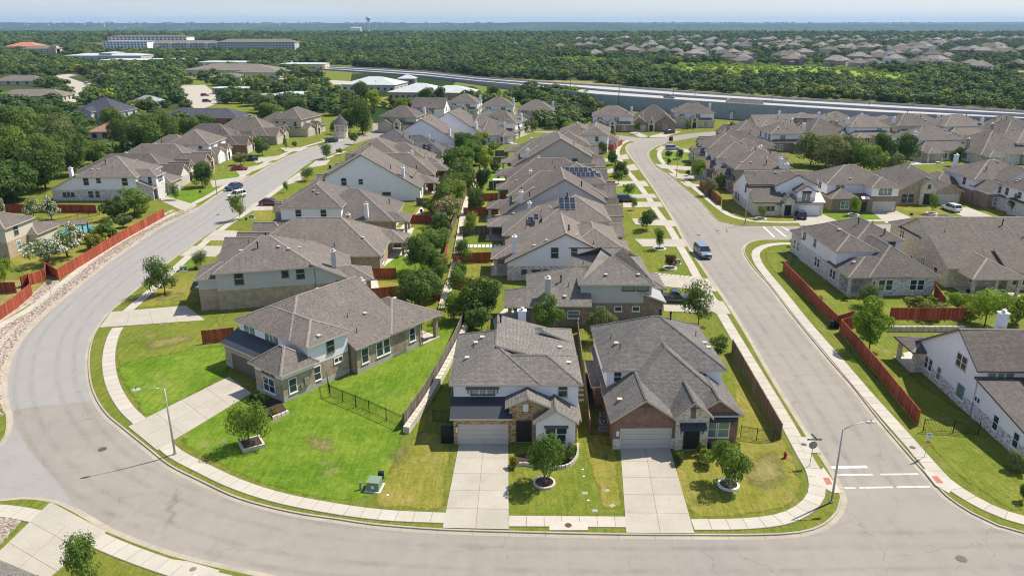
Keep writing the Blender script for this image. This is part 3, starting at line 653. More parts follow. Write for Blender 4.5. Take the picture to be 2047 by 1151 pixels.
# faint wheel tracks worn along the streets
m_,t_,p_=mat('wheel_track');p_.inputs['Base Color'].default_value=(.17,.155,.14,1);p_.inputs['Roughness'].default_value=.85
n1=noise(t_,.35,5,.65);al=ramp(t_,n1,[(.38,(0,0,0)),(.75,(.09,.09,.09))]);t_.links.new(al,p_.inputs['Alpha']);M['track']=m_
mid_=smooth(W2([(1276,300),(1300,340),(1345,395),(1395,455),(1450,540),(1520,625),(1590,720),(1660,820),(1720,920),(1760,975)],-.12),1.5)
mid2=smooth(W2([(690,286),(610,312),(520,352),(450,396),(390,440),(320,484),(230,545),(160,605),(105,670),(88,740),(95,800),(130,870),(200,945),(300,1000),(430,1050),(600,1090),(800,1108),(1100,1118),(1500,1118),(2000,1112),(2200,1110)],-.12),1.5)
for l_ in (mid_,mid2):
    for o_ in (-3.0,-1.3,1.4,3.2):struct(strip('wheel_track',l_,[(o_-.4,-.105),(o_+.4,-.105)],M['track']));struct(strip('wheel_track',l_,[(o_-.2,-.101),(o_+.2,-.101)],M['track']))
for q_ in ([(1640,1060),(1700,1040),(1735,1000),(1725,930)],[(1580,1085),(1720,1075),(1790,1030),(1790,980)],[(1760,1005),(1800,1060),(1900,1090),(2047,1095)]):
    struct(strip('wheel_track',smooth(W2(q_,-.12),.8),[(-.12,-.101),(.12,-.101)],M['track']))
# tactile ramps
M['tact']=plain('red_tactile_paving',(.40,.13,.10),.85,0,.08,5)
def ramp_(px,tac):
    q=W2(px);struct(slab('kerb_ramp',q,-.02,.048,M['walk']))
    struct(slab('tactile_plate',W2(tac),.0,.056,M['tact']))
ramp_([(1629,950),(1646,934),(1683,986),(1664,985),(1640,970)],[(1645,955),(1657,955),(1664,968),(1652,969)])
ramp_([(1842,935),(1890,956),(1908,968),(1897,986),(1870,970)],[(1862,952),(1874,952),(1886,966),(1873,966)])
# stepping stones beside the driveway by the black pickup
for k in range(9):
    x,y=at(1310+k*9.0,547.2+k*.85);mb=MB();mb.box(-.45,-.32,0,.45,.32,.05)
    o=mb.build('stepping_stone',M['conc'],None,loc=(x,y,.01));tag(o,'square pale stepping stone in the row beside the driveway below the small reddish tree','paving stone','stepping stones across the lawn')
# stepping pavers between house and fence in the middle
for k in range(4):
    x,y=at(1160,770+k*10);mb=MB();mb.box(-.4,-.25,0,.4,.25,.05)
    o=mb.build('stepping_stone',M['conc'],None,loc=(x,y,.01));tag(o,'pale paver in the shaded side yard right of the middle front house','paving stone','pavers in the side yard')
# big letters-like white marks mat on a back lawn
x,y=at(967,492);rng=random.Random(3);t=thing('paver_patio','white grid of pavers laid on the back lawn beside the blue gabled house','patio',(x,y,.02))
for i in range(9):
    for j in range(3):
        mb=MB();mb.box(-3.4+i*.76,-1+j*.7,0,-3.4+i*.76+rng.uniform(.5,.66),-1+j*.7+rng.uniform(.45,.6),.05);mb.build('paver',M['paleconc'],t)
# ---------------------------------------------------------------- far roads, parking, highway
struct(sheet('far_road',W2([(104,152),(130,153),(180,170),(186,178),(170,192),(150,205),(138,203),(150,188),(118,168)]),.02,M['drive']))
struct(sheet('far_road',W2([(104,152),(150,147),(160,150),(125,156)]),.024,M['drive']))
struct(sheet('parking_lot',W2([(352,172),(410,170),(428,185),(440,205),(395,222),(372,205)]),.02,M['drive']))
struct(sheet('far_road',W2([(470,160),(580,155),(700,163),(700,170),(560,166),(470,168)]),.02,M['drive']))
struct(sheet('meadow',W2([(432,210),(525,207),(528,240),(450,256)]),.02,M['green']))
struct(sheet('meadow',W2([(735,196),(800,192),(830,205),(790,215),(730,210)]),.02,M['gold']))
# ---------------------------------------------------------------- houses
def blk(x0,y0,x1,y1,e,k='WESN',p=.5,o=.42,low='stonemix',up=None,split=None,e2=None,zb=-.3,walls=True,rm=None):
    return dict(x0=x0,y0=y0,x1=x1,y1=y1,e=e,k=k,p=p,o=o,low=low,up=up or low,split=split,e2=e2,zb=zb,walls=walls,rm=rm)
TH=.2
def geo(b):
    X0,Y0,X1,Y1=b['x0']-b['o'],b['y0']-b['o'],b['x1']+b['o'],b['y1']+b['o'];e,p,k=b['e'],b['p'],b['k'];L,D=X1-X0,Y1-Y0
    e2=b['e2'] if b['e2'] is not None else e
    def clean(q):
        o=[]
        for v in q:
            if not o or (Vector(v)-Vector(o[-1])).length>1e-3:o.append(v)
        if (Vector(o[0])-Vector(o[-1])).length<1e-3:o.pop()
        return o
    polys=[];edges=[]
    if k=='':
        h=lambda x,y:e+TH+.01
        rx=ry=None
    elif 'S' in k and 'N' in k and 'Y' not in k and (not('W' in k and 'E' in k) or L>=D):
        # e = height of the S eave, e2 of the N eave
        r=((e2-e)/p+D)/2;zr=e+p*r;ya=Y0+r;xa=X0+(r if 'W' in k else 0);xb=X1-(r if 'E' in k else 0)
        a,c=(xa,ya,zr),(xb,ya,zr)
        polys=[[(X0,Y0,e),(X1,Y0,e),c,a],[(X1,Y1,e2),(X0,Y1,e2),a,c]]
        edges=[(a,c)]
        if 'W' in k:polys.append([(X0,Y1,e2),(X0,Y0,e),a]);edges+=[((X0,Y0,e),a),((X0,Y1,e2),a)]
        if 'E' in k:polys.append([(X1,Y0,e),(X1,Y1,e2),c]);edges+=[((X1,Y0,e),c),((X1,Y1,e2),c)]
        def h(x,y):
            v=min(e+p*(y-Y0),e2+p*(Y1-y))
            if 'W' in k:v=min(v,e+p*(x-X0))
            if 'E' in k:v=min(v,e+p*(X1-x))
            return v
        rx=None;ry=ya
    elif 'W' in k and 'E' in k:
        r=((e2-e)/p+L)/2;zr=e+p*r;xa=X0+r;ya=Y0+(r if 'S' in k else 0);yb=Y1-(r if 'N' in k else 0)
        a,c=(xa,ya,zr),(xa,yb,zr)
        polys=[[(X0,Y1,e),(X0,Y0,e),a,c],[(X1,Y0,e2),(X1,Y1,e2),c,a]];edges=[(a,c)]
        if 'S' in k:polys.append([(X0,Y0,e),(X1,Y0,e2),a]);edges+=[((X0,Y0,e),a),((X1,Y0,e2),a)]
        if 'N' in k:polys.append([(X1,Y1,e2),(X0,Y1,e),c]);edges+=[((X0,Y1,e),c),((X1,Y1,e2),c)]
        def h(x,y):
            v=min(e+p*(x-X0),e2+p*(X1-x))
            if 'S' in k:v=min(v,e+p*(y-Y0))
            if 'N' in k:v=min(v,e+p*(Y1-y))
            return v
        rx=xa;ry=None
    else:
        s=k[0]
        f={'S':lambda x,y:e+p*(y-Y0),'N':lambda x,y:e+p*(Y1-y),'W':lambda x,y:e+p*(x-X0),'E':lambda x,y:e+p*(X1-x)}[s]
        h=f;polys=[[(x,y,f(x,y)) for x,y in ((X0,Y0),(X1,Y0),(X1,Y1),(X0,Y1))]];rx=ry=None
    b['h']=h;b['polys']=[clean(q) for q in polys];b['edges']=edges;b['rx']=rx;b['ry']=ry;b['B']=(X0,Y0,X1,Y1)
def roof_mesh(blocks,mats):
    mb=MB()
    for b in blocks:
        X0,Y0,X1,Y1=b['B']
        for q in b['polys']:
            mb.poly(q,0);mb.poly([(x,y,z-TH) for x,y,z in reversed(q)],2)
            for i in range(len(q)):
                a,c=q[i],q[(i+1)%len(q)]
                on=(abs(a[0]-c[0])<1e-3 and (abs(a[0]-X0)<1e-3 or abs(a[0]-X1)<1e-3)) or (abs(a[1]-c[1])<1e-3 and (abs(a[1]-Y0)<1e-3 or abs(a[1]-Y1)<1e-3))
                if on:mb.poly([(a[0],a[1],a[2]-TH),(c[0],c[1],c[2]-TH),c,a],1)
        for a,c in b['edges']:
            A,Cc=Vector(a),Vector(c)
            d=Vector((Cc.x-A.x,Cc.y-A.y,0))
            if d.length<.3:continue
            n=Vector((-d.y,d.x,0)).normalized()*.17;dn=Vector((0,0,.075 if abs(A.z-Cc.z)<.05 else .045));u=Vector((0,0,.05))
            mb.poly([A+n-dn+u*.6,A+u,Cc+u,Cc+n-dn+u*.6],3);mb.poly([Cc-n-dn+u*.6,Cc+u,A+u,A-n-dn+u*.6],3)
    return mb
def wallmeshes(blocks):
    out={}
    def M_(n):return out.setdefault(n,MB())
    for b in blocks:
        if not b['walls']:continue
        x0,y0,x1,y1=b['x0'],b['y0'],b['x1'],b['y1'];h=b['h'];zb=b['zb']
        for s in 'SENW':
            if s in 'SN':
                y=y0 if s=='S' else y1;us=[x0]+([b['rx']] if b['rx'] and x0<b['rx']<x1 and s not in b['k'] else [])+[x1]
                P=lambda u,z,y=y:(u,y,z);H=[h(u,y)-TH-.01 for u in us];flip=(s=='N')
            else:
                x=x0 if s=='W' else x1;us=[y0]+([b['ry']] if b['ry'] and y0<b['ry']<y1 and s not in b['k'] else [])+[y1]
                P=lambda u,z,x=x:(x,u,z);H=[h(x,u)-TH-.01 for u in us];flip=(s=='W')
            sp=b['split'];lo=b['low'];up=b['up']
            if sp is None or sp>=min(H):sp=None
            mid=zb
            if sp is not None:
                q=[P(us[0],zb),P(us[-1],zb),P(us[-1],sp),P(us[0],sp)]
                M_(lo).poly(q[::-1] if flip else q);mid=sp
            q=[P(us[0],mid),P(us[-1],mid)]+[P(u,z) for u,z in reversed(list(zip(us,H)))]
            M_(up if sp is not None else lo).poly(q[::-1] if flip else q)
    return out
_wm={}
def window_meshes(w,h,style):
    k=(round(w,2),round(h,2),style)
    if k in _wm:return _wm[k]
    fr={'w':'white','d':'dtrim','t':'trim'}[style[0]];gl='blind' if 'b' in style else 'glass'
    n=2 if '2' in style else (3 if '3' in style else 1);one='f' in style
    mb=MB();t=.07;T=.11
    mb.box(-w/2-T,-.05,-h/2-T,w/2+T,-.0,-h/2);mb.box(-w/2-T,-.05,h/2,w/2+T,0,h/2+T);mb.box(-w/2-T,-.05,-h/2,-w/2,0,h/2);mb.box(w/2,-.05,-h/2,w/2+T,0,h/2)
    mb.box(-w/2-T-.05,-.11,-h/2-T-.06,w/2+T+.05,-.0,-h/2-T)
    for i in range(n):
        a=-w/2+i*w/n;c=a+w/n
        if i:mb.box(a-.06,-.06,-h/2,a+.06,0,h/2,1)
        if not one and h>.9:mb.box(a,-.045,-.03,c,0,.03,1)
    F_=mb.mesh('window',[M[fr],M['white']])
    pm=MB();pm.box(-w/2,-.02,-h/2,w/2,0,h/2);G_=pm.mesh('pane',[M[gl]])
    _wm[k]=(F_,G_);return _wm[k]
_gm={}
def garage_mesh(w,h,m):
    k=(w,h,m)
    if k in _gm:return _gm[k]
    a=MB();T=.12;a.box(-w/2-T,-.06,0,-w/2,0,h+T);a.box(w/2,-.06,0,w/2+T,0,h+T);a.box(-w/2,-.06,h,w/2,0,h+T)
    d=MB();n=4
    for j in range(n):d.box(-w/2+.01,-.04,j*h/n+.01,w/2-.01,0,(j+1)*h/n-.01)
    _gm[k]=(a.mesh('garage_frame',[M['trim']]),d.mesh('garage_door',[M[m]]));return _gm[k]
SIDE={'S':(0,-1,0),'E':(1,0,math.pi/2),'N':(0,1,math.pi),'W':(-1,0,-math.pi/2)}
VENT=None
FOOT=[]
def vents():
    global VENT
    if VENT:return VENT
    a=MB();a.box(-.2,-.2,-.02,.2,.2,.14);a.box(-.24,-.24,.14,.24,.24,.19)
    b=MB();b.cyl(0,0,-.1,.62,.055,8);b.cyl(0,0,-.02,.05,.12,8)
    c=MB();c.cyl(0,0,-.1,.8,.09,10);c.cyl(0,0,.8,.9,.16,10);c.cyl(0,0,.98,1.02,.16,10);c.cyl(0,0,.9,.98,.08,8)
    VENT=(a.mesh('roof_vent',[M['trim']]),b.mesh('vent_pipe',[M['dtrim']]),c.mesh('flue_pipe',[M['dark']]));return VENT
_ch={}
def chimney(par,x,y,z0,z1,m,w=.95,d=.7):
    mb=MB();mb.box(-w/2,-d/2,z0,w/2,d/2,z1);o=mb.build('chimney',M[m],par,loc=(x,y,0))
    c=MB();c.box(-w/2-.08,-d/2-.08,z1,w/2+.08,d/2+.08,z1+.1);c.build('chimney_crown',M['trim' if m!='sidew' else 'white'],o)
    c=MB();c.cyl(0,0,z1+.1,z1+.38,.17,10);c.cyl(0,0,z1+.42,z1+.5,.3,10,0,.12);c.build('chimney_cap',M['galv'],o)
def house(name,label,org,ang,blocks,roof='roof1',wins=(),garages=(),doors=(),chim=(),posts=(),awns=(),pipes=(),nv=5,seed=0,found=None,solar=(),trim='trim',mir=None,group=None,slabs=(),near=True,extra=None):
    """blocks in local metres, front of the house on the local -y side"""
    if mir is not None:
        sw={'W':'E','E':'W','S':'S','N':'N'}
        nb=[]
        for b in blocks:
            b=dict(b);b['x0'],b['x1']=mir-b['x1'],mir-b['x0'];
            if b['e2'] is not None and 'W' in b['k'] and 'E' in b['k'] and not('S' in b['k'] and 'N' in b['k']):b['e'],b['e2']=b['e2'],b['e']
            b['k']=''.join(sw[c] for c in b['k']);nb.append(b)
        blocks=nb
        fx=lambda i,s,u,*r:(i,sw[s],(mir-u if s in 'SN' else u),*r)
        wins=[fx(*q) for q in wins];garages=[fx(*q) for q in garages];doors=[fx(*q) for q in doors];awns=[fx(*q) for q in awns]
        chim=[(mir-c[0],*c[1:]) for c in chim];posts=[(mir-c[0],*c[1:]) for c in posts];pipes=[(mir-c[0],*c[1:]) for c in pipes]
        slabs=[(mir-c[2],c[1],mir-c[0],c[3]) for c in slabs];solar=[(mir-c[0],*c[1:]) for c in solar]
    rng=random.Random(seed*7+3)
    root=thing(name,label,'house',(org[0],org[1],0),R(ang),group)
    for b in blocks:FOOT.append((org[0],org[1],R(ang),b['x0'],b['y0'],b['x1'],b['y1']))
    for i,b in enumerate(blocks):
        b['e']+=.004*i;b['x0']+=.003*i;b['y1']-=.003*i;geo(b)
    def rh(x,y):
        v=-1
        for b in blocks:
            X0,Y0,X1,Y1=b['B']
            if X0<=x<=X1 and Y0<=y<=Y1:v=max(v,b['h'](x,y))
        return v
    byr={}
    for b in blocks:byr.setdefault(b['rm'] or roof,[]).append(b)
    ro=None
    for rm,bs in byr.items():
        mb=roof_mesh(bs,None);o=mb.build('roof' if rm.startswith('roof') or rm=='redroof' else 'metal_roof',[M[rm],M[trim],M['soffit'],M['ridge'] if rm in('roof1','roof3') else M[rm]],root)
        if ro is None:ro=o
    for mn,mb in wallmeshes(blocks).items():mb.build('wall',M[mn],root)
    if found:
        for b in blocks:
            if b['walls'] and b['zb']<=0:
                mb=MB();mb.box(b['x0']-.025,b['y0']-.025,-.4,b['x1']+.025,b['y1']+.025,found);mb.build('foundation',M['found'],root)
    for q in wins:
        i,s,u,z,w,h=q[:6];st=q[6] if len(q)>6 else 'd';b=blocks[i];dx,dy,rz=SIDE[s]
        x,y=(u,b['y0'] if s=='S' else b['y1']) if s in 'SN' else ((b['x1'] if s=='E' else b['x0']),u)
        Fm,Gm=window_meshes(w,h,st);f=link('window',Fm,root,(x+dx*.004,y+dy*.004,z),rz);link('pane',Gm,f)
    for q in garages:
        i,s,u,w,h,m=q;b=blocks[i];dx,dy,rz=SIDE[s]
        x,y=(u,b['y0'] if s=='S' else b['y1']) if s in 'SN' else ((b['x1'] if s=='E' else b['x0']),u)
        a,d=garage_mesh(w,h,m);g=link('garage_frame',a,root,(x+dx*.005,y+dy*.005,0),rz);link('garage_door',d,g)
    for q in doors:
        i,s,u,w,h=q[:5];b=blocks[i];dx,dy,rz=SIDE[s]
        x,y=(u,b['y0'] if s=='S' else b['y1']) if s in 'SN' else ((b['x1'] if s=='E' else b['x0']),u)
        mb=MB();mb.box(-w/2,-.03,.1,w/2,0,h,0);mb.box(-w/2-.08,-.05,.1,-w/2,0,h+.08,1);mb.box(w/2,-.05,.1,w/2+.08,0,h+.08,1);mb.box(-w/2,-.05,h,w/2,0,h+.08,1)
        mb.box(-w/2+.12,-.045,.3,w/2-.12,-.03,h*.45,0);mb.box(-w/2+.12,-.045,h*.52,w/2-.12,-.03,h-.15,0)
        mb.build('door',[M['dark'],M['dtrim']],root,loc=(x+dx*.006,y+dy*.006,0),rz=rz)
    for q in awns:
        i,s,u,w,z,dep,m=q;b=blocks[i];dx,dy,rz=SIDE[s]
        x,y=(u,b['y0'] if s=='S' else b['y1']) if s in 'SN' else ((b['x1'] if s=='E' else b['x0']),u)
        mb=MB();k=.55*dep
        mb.hexa([(-w/2,-dep,z-.07),(w/2,-dep,z-.07),(w/2,0,z+k-.07),(-w/2,0,z+k-.07)],[(-w/2,-dep,z),(w/2,-dep,z),(w/2,0,z+k),(-w/2,0,z+k)],0)
        if m in('metal','gmetal'):
            n=int(w/.42)
            for a in range(n+1):
                xx=-w/2+a*w/n;mb.hexa([(xx-.015,-dep,z),(xx+.015,-dep,z),(xx+.015,0,z+k),(xx-.015,0,z+k)],[(xx-.015,-dep,z+.04),(xx+.015,-dep,z+.04),(xx+.015,0,z+k+.04),(xx-.015,0,z+k+.04)],0)
        for xx in (-w/2+.15,w/2-.25):
            mb.box(xx,-dep*.8,z-.17,xx+.1,0,z-.08,1);mb.box(xx,-.12,z-.75,xx+.1,0,z-.17,1)
        mb.build('awning',[M[m],M['dtrim']],root,loc=(x,y,0),rz=rz)
    for x,y,zr,m in chim:
        b0=rh(x,y);chimney(root,x,y,max(0,b0-1.0) if b0>0 else 0,max(zr,b0+2.1),m)
    for x,y,z1,wd,m in posts:
        mb=MB();mb.box(-wd/2,-wd/2,-.3,wd/2,wd/2,z1);mb.box(-wd/2-.04,-wd/2-.04,z1-.2,wd/2+.04,wd/2+.04,z1);mb.build('porch_post',M[m],root,loc=(x,y,0))
    for x0,y0,x1,y1 in slabs:
        mb=MB();mb.box(x0,y0,-.1,x1,y1,.1);mb.build('porch_floor',M['conc'],root)
    V=vents()
    pts=[(c[0],c[1],c[2]) for c in pipes]
    main=max(blocks,key=lambda b:(b['x1']-b['x0'])*(b['y1']-b['y0']))
    for _ in range(nv):
        pts.append((rng.uniform(main['x0']+1,main['x1']-1),rng.uniform(main['y0']+1,main['y1']-1),rng.choice((0,0,1,1,2))))
    for x,y,k in pts:
        z=rh(x,y)
        if z>0:
            link(('roof_vent','vent_pipe','flue_pipe')[k],V[k],ro,(x,y,z),0)
    # solar modules: (x, y, columns, rows, block index, side the plane falls to)
    for x,y,nc,nr,bi,sd in solar:
        b=blocks[bi];dx,dy,_=SIDE[sd]
        for r_ in range(nr):
            for c_ in range(nc):
                if sd in 'SN':X=x+c_*1.04;Y=y+r_*1.62*.9;ax=(1,0,0);sgn=1 if sd=='S' else -1;ay=(0,.9,sgn*b['p']*.9)
                else:X=x+r_*1.62*.9;Y=y+c_*1.04;ax=(0,1,0);sgn=1 if sd=='W' else -1;ay=(.9,0,sgn*b['p']*.9)
                z=b['h'](X,Y)+.09;mb=MB();a=Vector(ax)*.99;q=Vector(ay)*1.55;o=Vector((0,0,0));up=Vector((0,0,.04))
                mb.hexa([o,a,a+q,q],[v+up for v in (o,a,a+q,q)],1)
                i_=a*.03+q*.02;mb.poly([o+i_+up*1.1,a-a*.03+q*.02+up*1.1,a+q-i_+up*1.1,q+a*.03-q*.02+up*1.1],0)
                mb.poly([o+q*.49+a*.03+up*1.2,o+q*.49+a*.97+up*1.2,o+q*.505+a*.97+up*1.2,o+q*.505+a*.03+up*1.2],1)
                mb.build('solar_panel',[M['solar'],M['solarf']],ro,loc=(X,Y,z))
    if extra:extra(root,rh,blocks)
    return root
# ---- types for the streets behind. local frame: front on -y, width along x, depth along +y
def type_a(Wd=12.5,D=24,s1='brickbrn',s2='sideb',g='garage',st='stonewht',rl=3.2,up=5.8,p=.58):
    "two storeys in front, long low roof behind"
    B=[blk(0,7,Wd,D-1.5,rl,'WESN',p,low=s1),
       blk(.2,2.5,Wd-.2,14.5,up,'WESN',p*.95,low=s1,up=s2,split=3.0),
       blk(0,0,5.9,5,3.0,'WEN',.5,low=s1),
       blk(6.4,-.6,9.2,4,3.5,'WE',.85,o=.3,low=st),
       blk(9.3,1,Wd,5,2.9,'WES',.5,low=s1),
       blk(Wd-5.5,D-5,Wd-.4,D+1.5,2.9,'WEN',.45,low=s1,walls=False)]
    w=[(1,'S',3.,4.5,1.7,1.2,'db2'),(1,'S',9.5,4.5,1.5,1.3,'db2'),(1,'W',5,4.5,.9,1.3,'d'),(1,'W',9.5,4.6,.9,1.,'d'),(1,'W',12.5,4.5,.9,1.3,'d'),(1,'E',6,4.5,.9,1.3,'d'),(1,'E',11,4.5,.9,1.3,'d'),(1,'N',4,4.7,1.4,.8,'db2'),
       (0,'W',17,1.9,1.2,1.,'d'),(0,'E',18,1.9,1.4,1.4,'w2'),(0,'N',3,1.6,1.8,1.5,'wb2'),(0,'N',9,1.6,1.8,1.5,'w2'),(4,'S',(9.3+Wd)/2,1.5,1.7,1.5,'wb2'),(3,'S',7.8,3.3,.5,.8,'df')]
    return dict(blocks=B,wins=w,garages=[(2,'S',2.95,4.8,2.2,g)],doors=[(3,'S',7.8,1.2,2.3)],chim=[(Wd-.5,D-6.5,6.3,'sidew')],posts=[(Wd-5.2,D+1.2,2.8,.5,s1),(Wd-.7,D+1.2,2.8,.5,s1)],slabs=[(Wd-5.8,D-1.5,Wd,D+2.2)])
def type_b(Wd=12.5,D=23,s1='stonemix',s2='stucco',g='garagew',st='stonewht',p=.58,up=5.6,rl=3.0):
    "one tall cross gable, its long back slope running low over the yard side"
    B=[blk(0,2.5,Wd,D-1,up,'SN',p,low=s1,up=s2,split=2.6,e2=rl),
       blk(Wd*.35,3.,Wd-.5,D-3.5,5.0,'WESN',.5,low=s1,up=s2,split=2.6),
       blk(0,-1.,5.9,6,3.0,'WEN',.5,low=s1),
       blk(6.2,-1.,9.0,4,3.6,'WE',.8,o=.3,low=st),
       blk(6.,1.6,11.5,7,5.5,'WES',.5,low=s1,up=s2,split=2.8),
       blk(Wd-5.5,D-4.5,Wd-.3,D+2,2.8,'WEN',.45,low=s1,walls=False)]
    w=[(0,'W',7,4.6,1.0,1.5,'d'),(0,'W',11,4.6,.8,1.0,'d'),(0,'W',17,1.7,1.8,.6,'d'),(0,'W',6,1.6,.8,1.4,'d'),(0,'E',8,4.6,1.,1.4,'d'),(0,'E',12,1.7,1.,1.4,'d'),(4,'S',8.8,4.4,1.8,1.3,'db2'),(0,'N',3.,1.5,1.8,1.4,'w2'),(0,'N',8.,1.5,1.8,1.4,'wb2'),(0,'S',2.6,4.5,1.2,1.,'d')]
    return dict(blocks=B,wins=w,garages=[(2,'S',2.95,4.8,2.2,g)],doors=[(3,'S',7.6,1.2,2.3)],chim=[(1.2,D-5,6.4,'sidew')],posts=[(Wd-5.2,D+1.7,2.7,.5,s1),(Wd-.6,D+1.7,2.7,.5,s1)],slabs=[(Wd-5.8,D-1,Wd,D+2.6)])
def type_c(Wd=13.,D=23,s1='bricktan',s2='bricktan',g='garage',st='stonewht',p=.62):
    "one storey under a big steep hip with front gables"
    B=[blk(0,2.5,Wd,D,3.1,'WESN',p,low=s1),
       blk(0,-.6,5.9,10,3.05,'WEN',.72,low=s1),
       blk(6.2,-.2,9,6,3.6,'WE',.9,o=.3,low=st),
       blk(9.2,1.4,Wd-.1,8,3.0,'WEN',.8,low=s1),
       blk(Wd-6,D-4,Wd-.6,D+3,2.8,'WEN',.5,low=s1,walls=False)]
    w=[(0,'W',6,1.7,.9,1.3,'d'),(0,'W',12,1.7,.9,1.3,'d'),(0,'W',19,1.7,1.6,1.3,'d2'),(0,'E',8,1.7,.9,1.3,'d'),(0,'E',15,1.7,1.4,1.3,'d2'),(0,'N',3,1.6,1.8,1.4,'w2'),(3,'S',(9.2+Wd)/2,1.5,1.6,1.5,'wb2'),(2,'S',7.6,3.6,.5,.8,'df')]
    return dict(blocks=B,wins=w,garages=[(1,'S',2.95,4.8,2.2,g)],doors=[(2,'S',7.6,1.2,2.4)],chim=[(Wd-1,D-8,6.6,s2)],posts=[(Wd-5.7,D+2.6,2.7,.45,s1),(Wd-1,D+2.6,2.7,.45,s1)],slabs=[(Wd-6.3,D,Wd-.3,D+3.4)])
# ---------------------------------------------------------------- the front houses
def sub(*q):return q
def on(b,s,u):  # point on a block side
    return ((u,b['y0'] if s=='S' else b['y1']) if s in 'SN' else ((b['x1'] if s=='E' else b['x0']),u))
def box_part(name,root,x0,y0,z0,x1,y1,z1,m):
    mb=MB();mb.box(x0,y0,z0,x1,y1,z1);return mb.build(name,M[m],root)
def h2_extra(root,rh,b):
    box_part('gable_vent',root,7.0,.27,3.55,7.55,.3,4.35,'white')
    box_part('house_number_plaque',root,.22,-.03,1.35,.5,0,1.9,'white')
    box_part('downspout',root,-.32,2.1,0,-.22,2.2,5.6,'dtrim')
    box_part('lamp',root,.3,-.12,2.05,.42,0,2.3,'dark')
house('house','white and gold stone house with a navy metal awning, middle of the front row',(-5.9,68.3),0,[
  blk(-.1,2.3,12.7,8.6,5.7,'WESN',.5,low='stonegold',up='stucco',split=2.9),
  blk(-.1,2.31,8.5,14.9,5.7,'WESNY',.52,low='stonegold',up='stucco',split=2.9),
  blk(0,0,5.6,2.6,3.05,'S',.42,low='stonegold',rm='metal',o=.35),
  blk(5.6,.3,12.5,4.5,4.2,'WE',.46,low='stonegold',e2=2.75),
  blk(8.3,-.9,12.2,3,3.0,'WE',.62,low='stucco',o=.35),
  blk(6.2,12.8,12.6,16.5,5.7,'WEN',.45,low='stucco'),
  blk(4.6,6.6,12.65,14.9,5.72,'E',.275,low='stucco')],'roof2',
  wins=[(0,'S',2.9,4.85,2.3,.75,'db3'),(0,'S',11.1,4.9,.85,1.35,'t'),(4,'S',10.3,1.65,1.9,1.5,'w2'),(1,'W',9,4.6,.9,1.2,'d'),(0,'E',7,4.6,.9,1.2,'d'),(0,'E',5,1.6,.9,1.2,'d')],
  garages=[(2,'S',2.95,4.9,2.2,'garage')],doors=[(3,'S',7.1,1.5,2.5)],awns=[(0,'S',2.9,3.4,5.3,.55,'roof2'),(4,'S',10.3,2.4,2.5,.25,'dtrim')],
  chim=[(7.1,17.2,7.9,'sidew')],pipes=[(3.2,11.5,1),(4.6,13,2),(1.9,9.6,0),(1.7,8.6,1),(1.1,6.5,0),(11.2,10,0),(11.9,5.8,0),(2.6,10.3,0)],nv=0,seed=1,extra=h2_extra,trim='trim')
def h3_extra(root,rh,b):
    box_part('stone_pier',root,-.12,-.62,0,.62,-.52,1.15,'stonewht');box_part('stone_pier',root,5.75,-.62,0,6.1,-.5,1.15,'stonewht')
    box_part('house_number_plaque',root,.2,-.56,1.45,.48,-.5,2.0,'white')
    box_part('gable_vent',root,7.4,-.96,3.6,7.9,-.9,4.6,'brickred')
    box_part('rake_brace',root,6.8,-1.15,4.75,8.5,-1.05,4.85,'dtrim');box_part('rake_brace',root,7.62,-1.15,4.3,7.72,-1.05,5.4,'dtrim')
    box_part('rake_brace',root,2.0,-.8,4.7,3.9,-.7,4.8,'dtrim');box_part('rake_brace',root,2.9,-.8,4.2,3.0,-.7,5.3,'dtrim')
house('house','red brick house with a white limestone entry gable, right of the front row',(10.2,67.9),1,[
  blk(0,.6,12.7,17,3.25,'WESN',.66,low='brickred'),
  blk(.0,6.0,12.3,17.6,5.75,'WESN',.6,low='brickred',up='stucco',split=3.2),
  blk(-.1,-.5,6.0,6,3.2,'WE',.70,low='brickred'),
  blk(6.05,-.9,9.3,4,3.7,'WE',.92,low='stonewht',o=.35),
  blk(8.3,.5,12.65,6,3.2,'WE',.72,low='brickred'),
  blk(-1.0,8,1,14,2.9,'WSN',.3,low='brickred'),
  ],'roof2',
  wins=[(1,'S',1.15,4.85,.75,1.15,'w'),(4,'S',9.95,1.55,1.0,1.7,'wb'),(4,'S',11.25,1.55,1.0,1.7,'wb'),(1,'W',9,4.7,.8,1.2,'w'),(0,'E',6,1.7,1,1.3,'w')],
  garages=[(2,'S',3.15,4.95,2.2,'garage')],doors=[(3,'S',7.65,1.5,2.4)],awns=[(3,'S',7.65,2.6,2.65,.8,'metal'),(4,'S',10.6,3.6,2.75,.7,'metal')],
  pipes=[(1.5,10,0),(1.7,8.5,1),(1.2,12,1),(6.7,12.5,2),(8.0,12.8,2),(10.8,12,1),(11.6,11,0),(11.8,10,0),(.8,2,0)],nv=0,seed=2,extra=h3_extra,trim='trim')
def l1_extra(root,rh,b):
    for x,y in ((14.66,5.95),(14.7,17.2)):box_part('downspout',root,x,y,0,x+.09,y+.09,3.4,'dtrim')
    box_part('meter_box',root,13.85,-1.1,1.1,14.05,-.4,2.0,'galv');box_part('meter_box',root,13.85,-1.6,.9,14.0,-1.3,1.5,'galv')
    for y in (15.1,):box_part('porch_rail',root,14.5,17.2,1.5,14.56,20.2,1.56,'dtrim')
    box_part('house_number_plaque',root,.45,-2.03,1.3,.72,-2.0,1.85,'white')
O1=at(612.7,695.3,5.55);ca,sa=math.cos(R(-38)),math.sin(R(-38))
O1=(O1[0]-(14.0)*ca-(.42)*(-sa)*-1*1, O1[1]-(14.0)*sa+(.42)*ca)
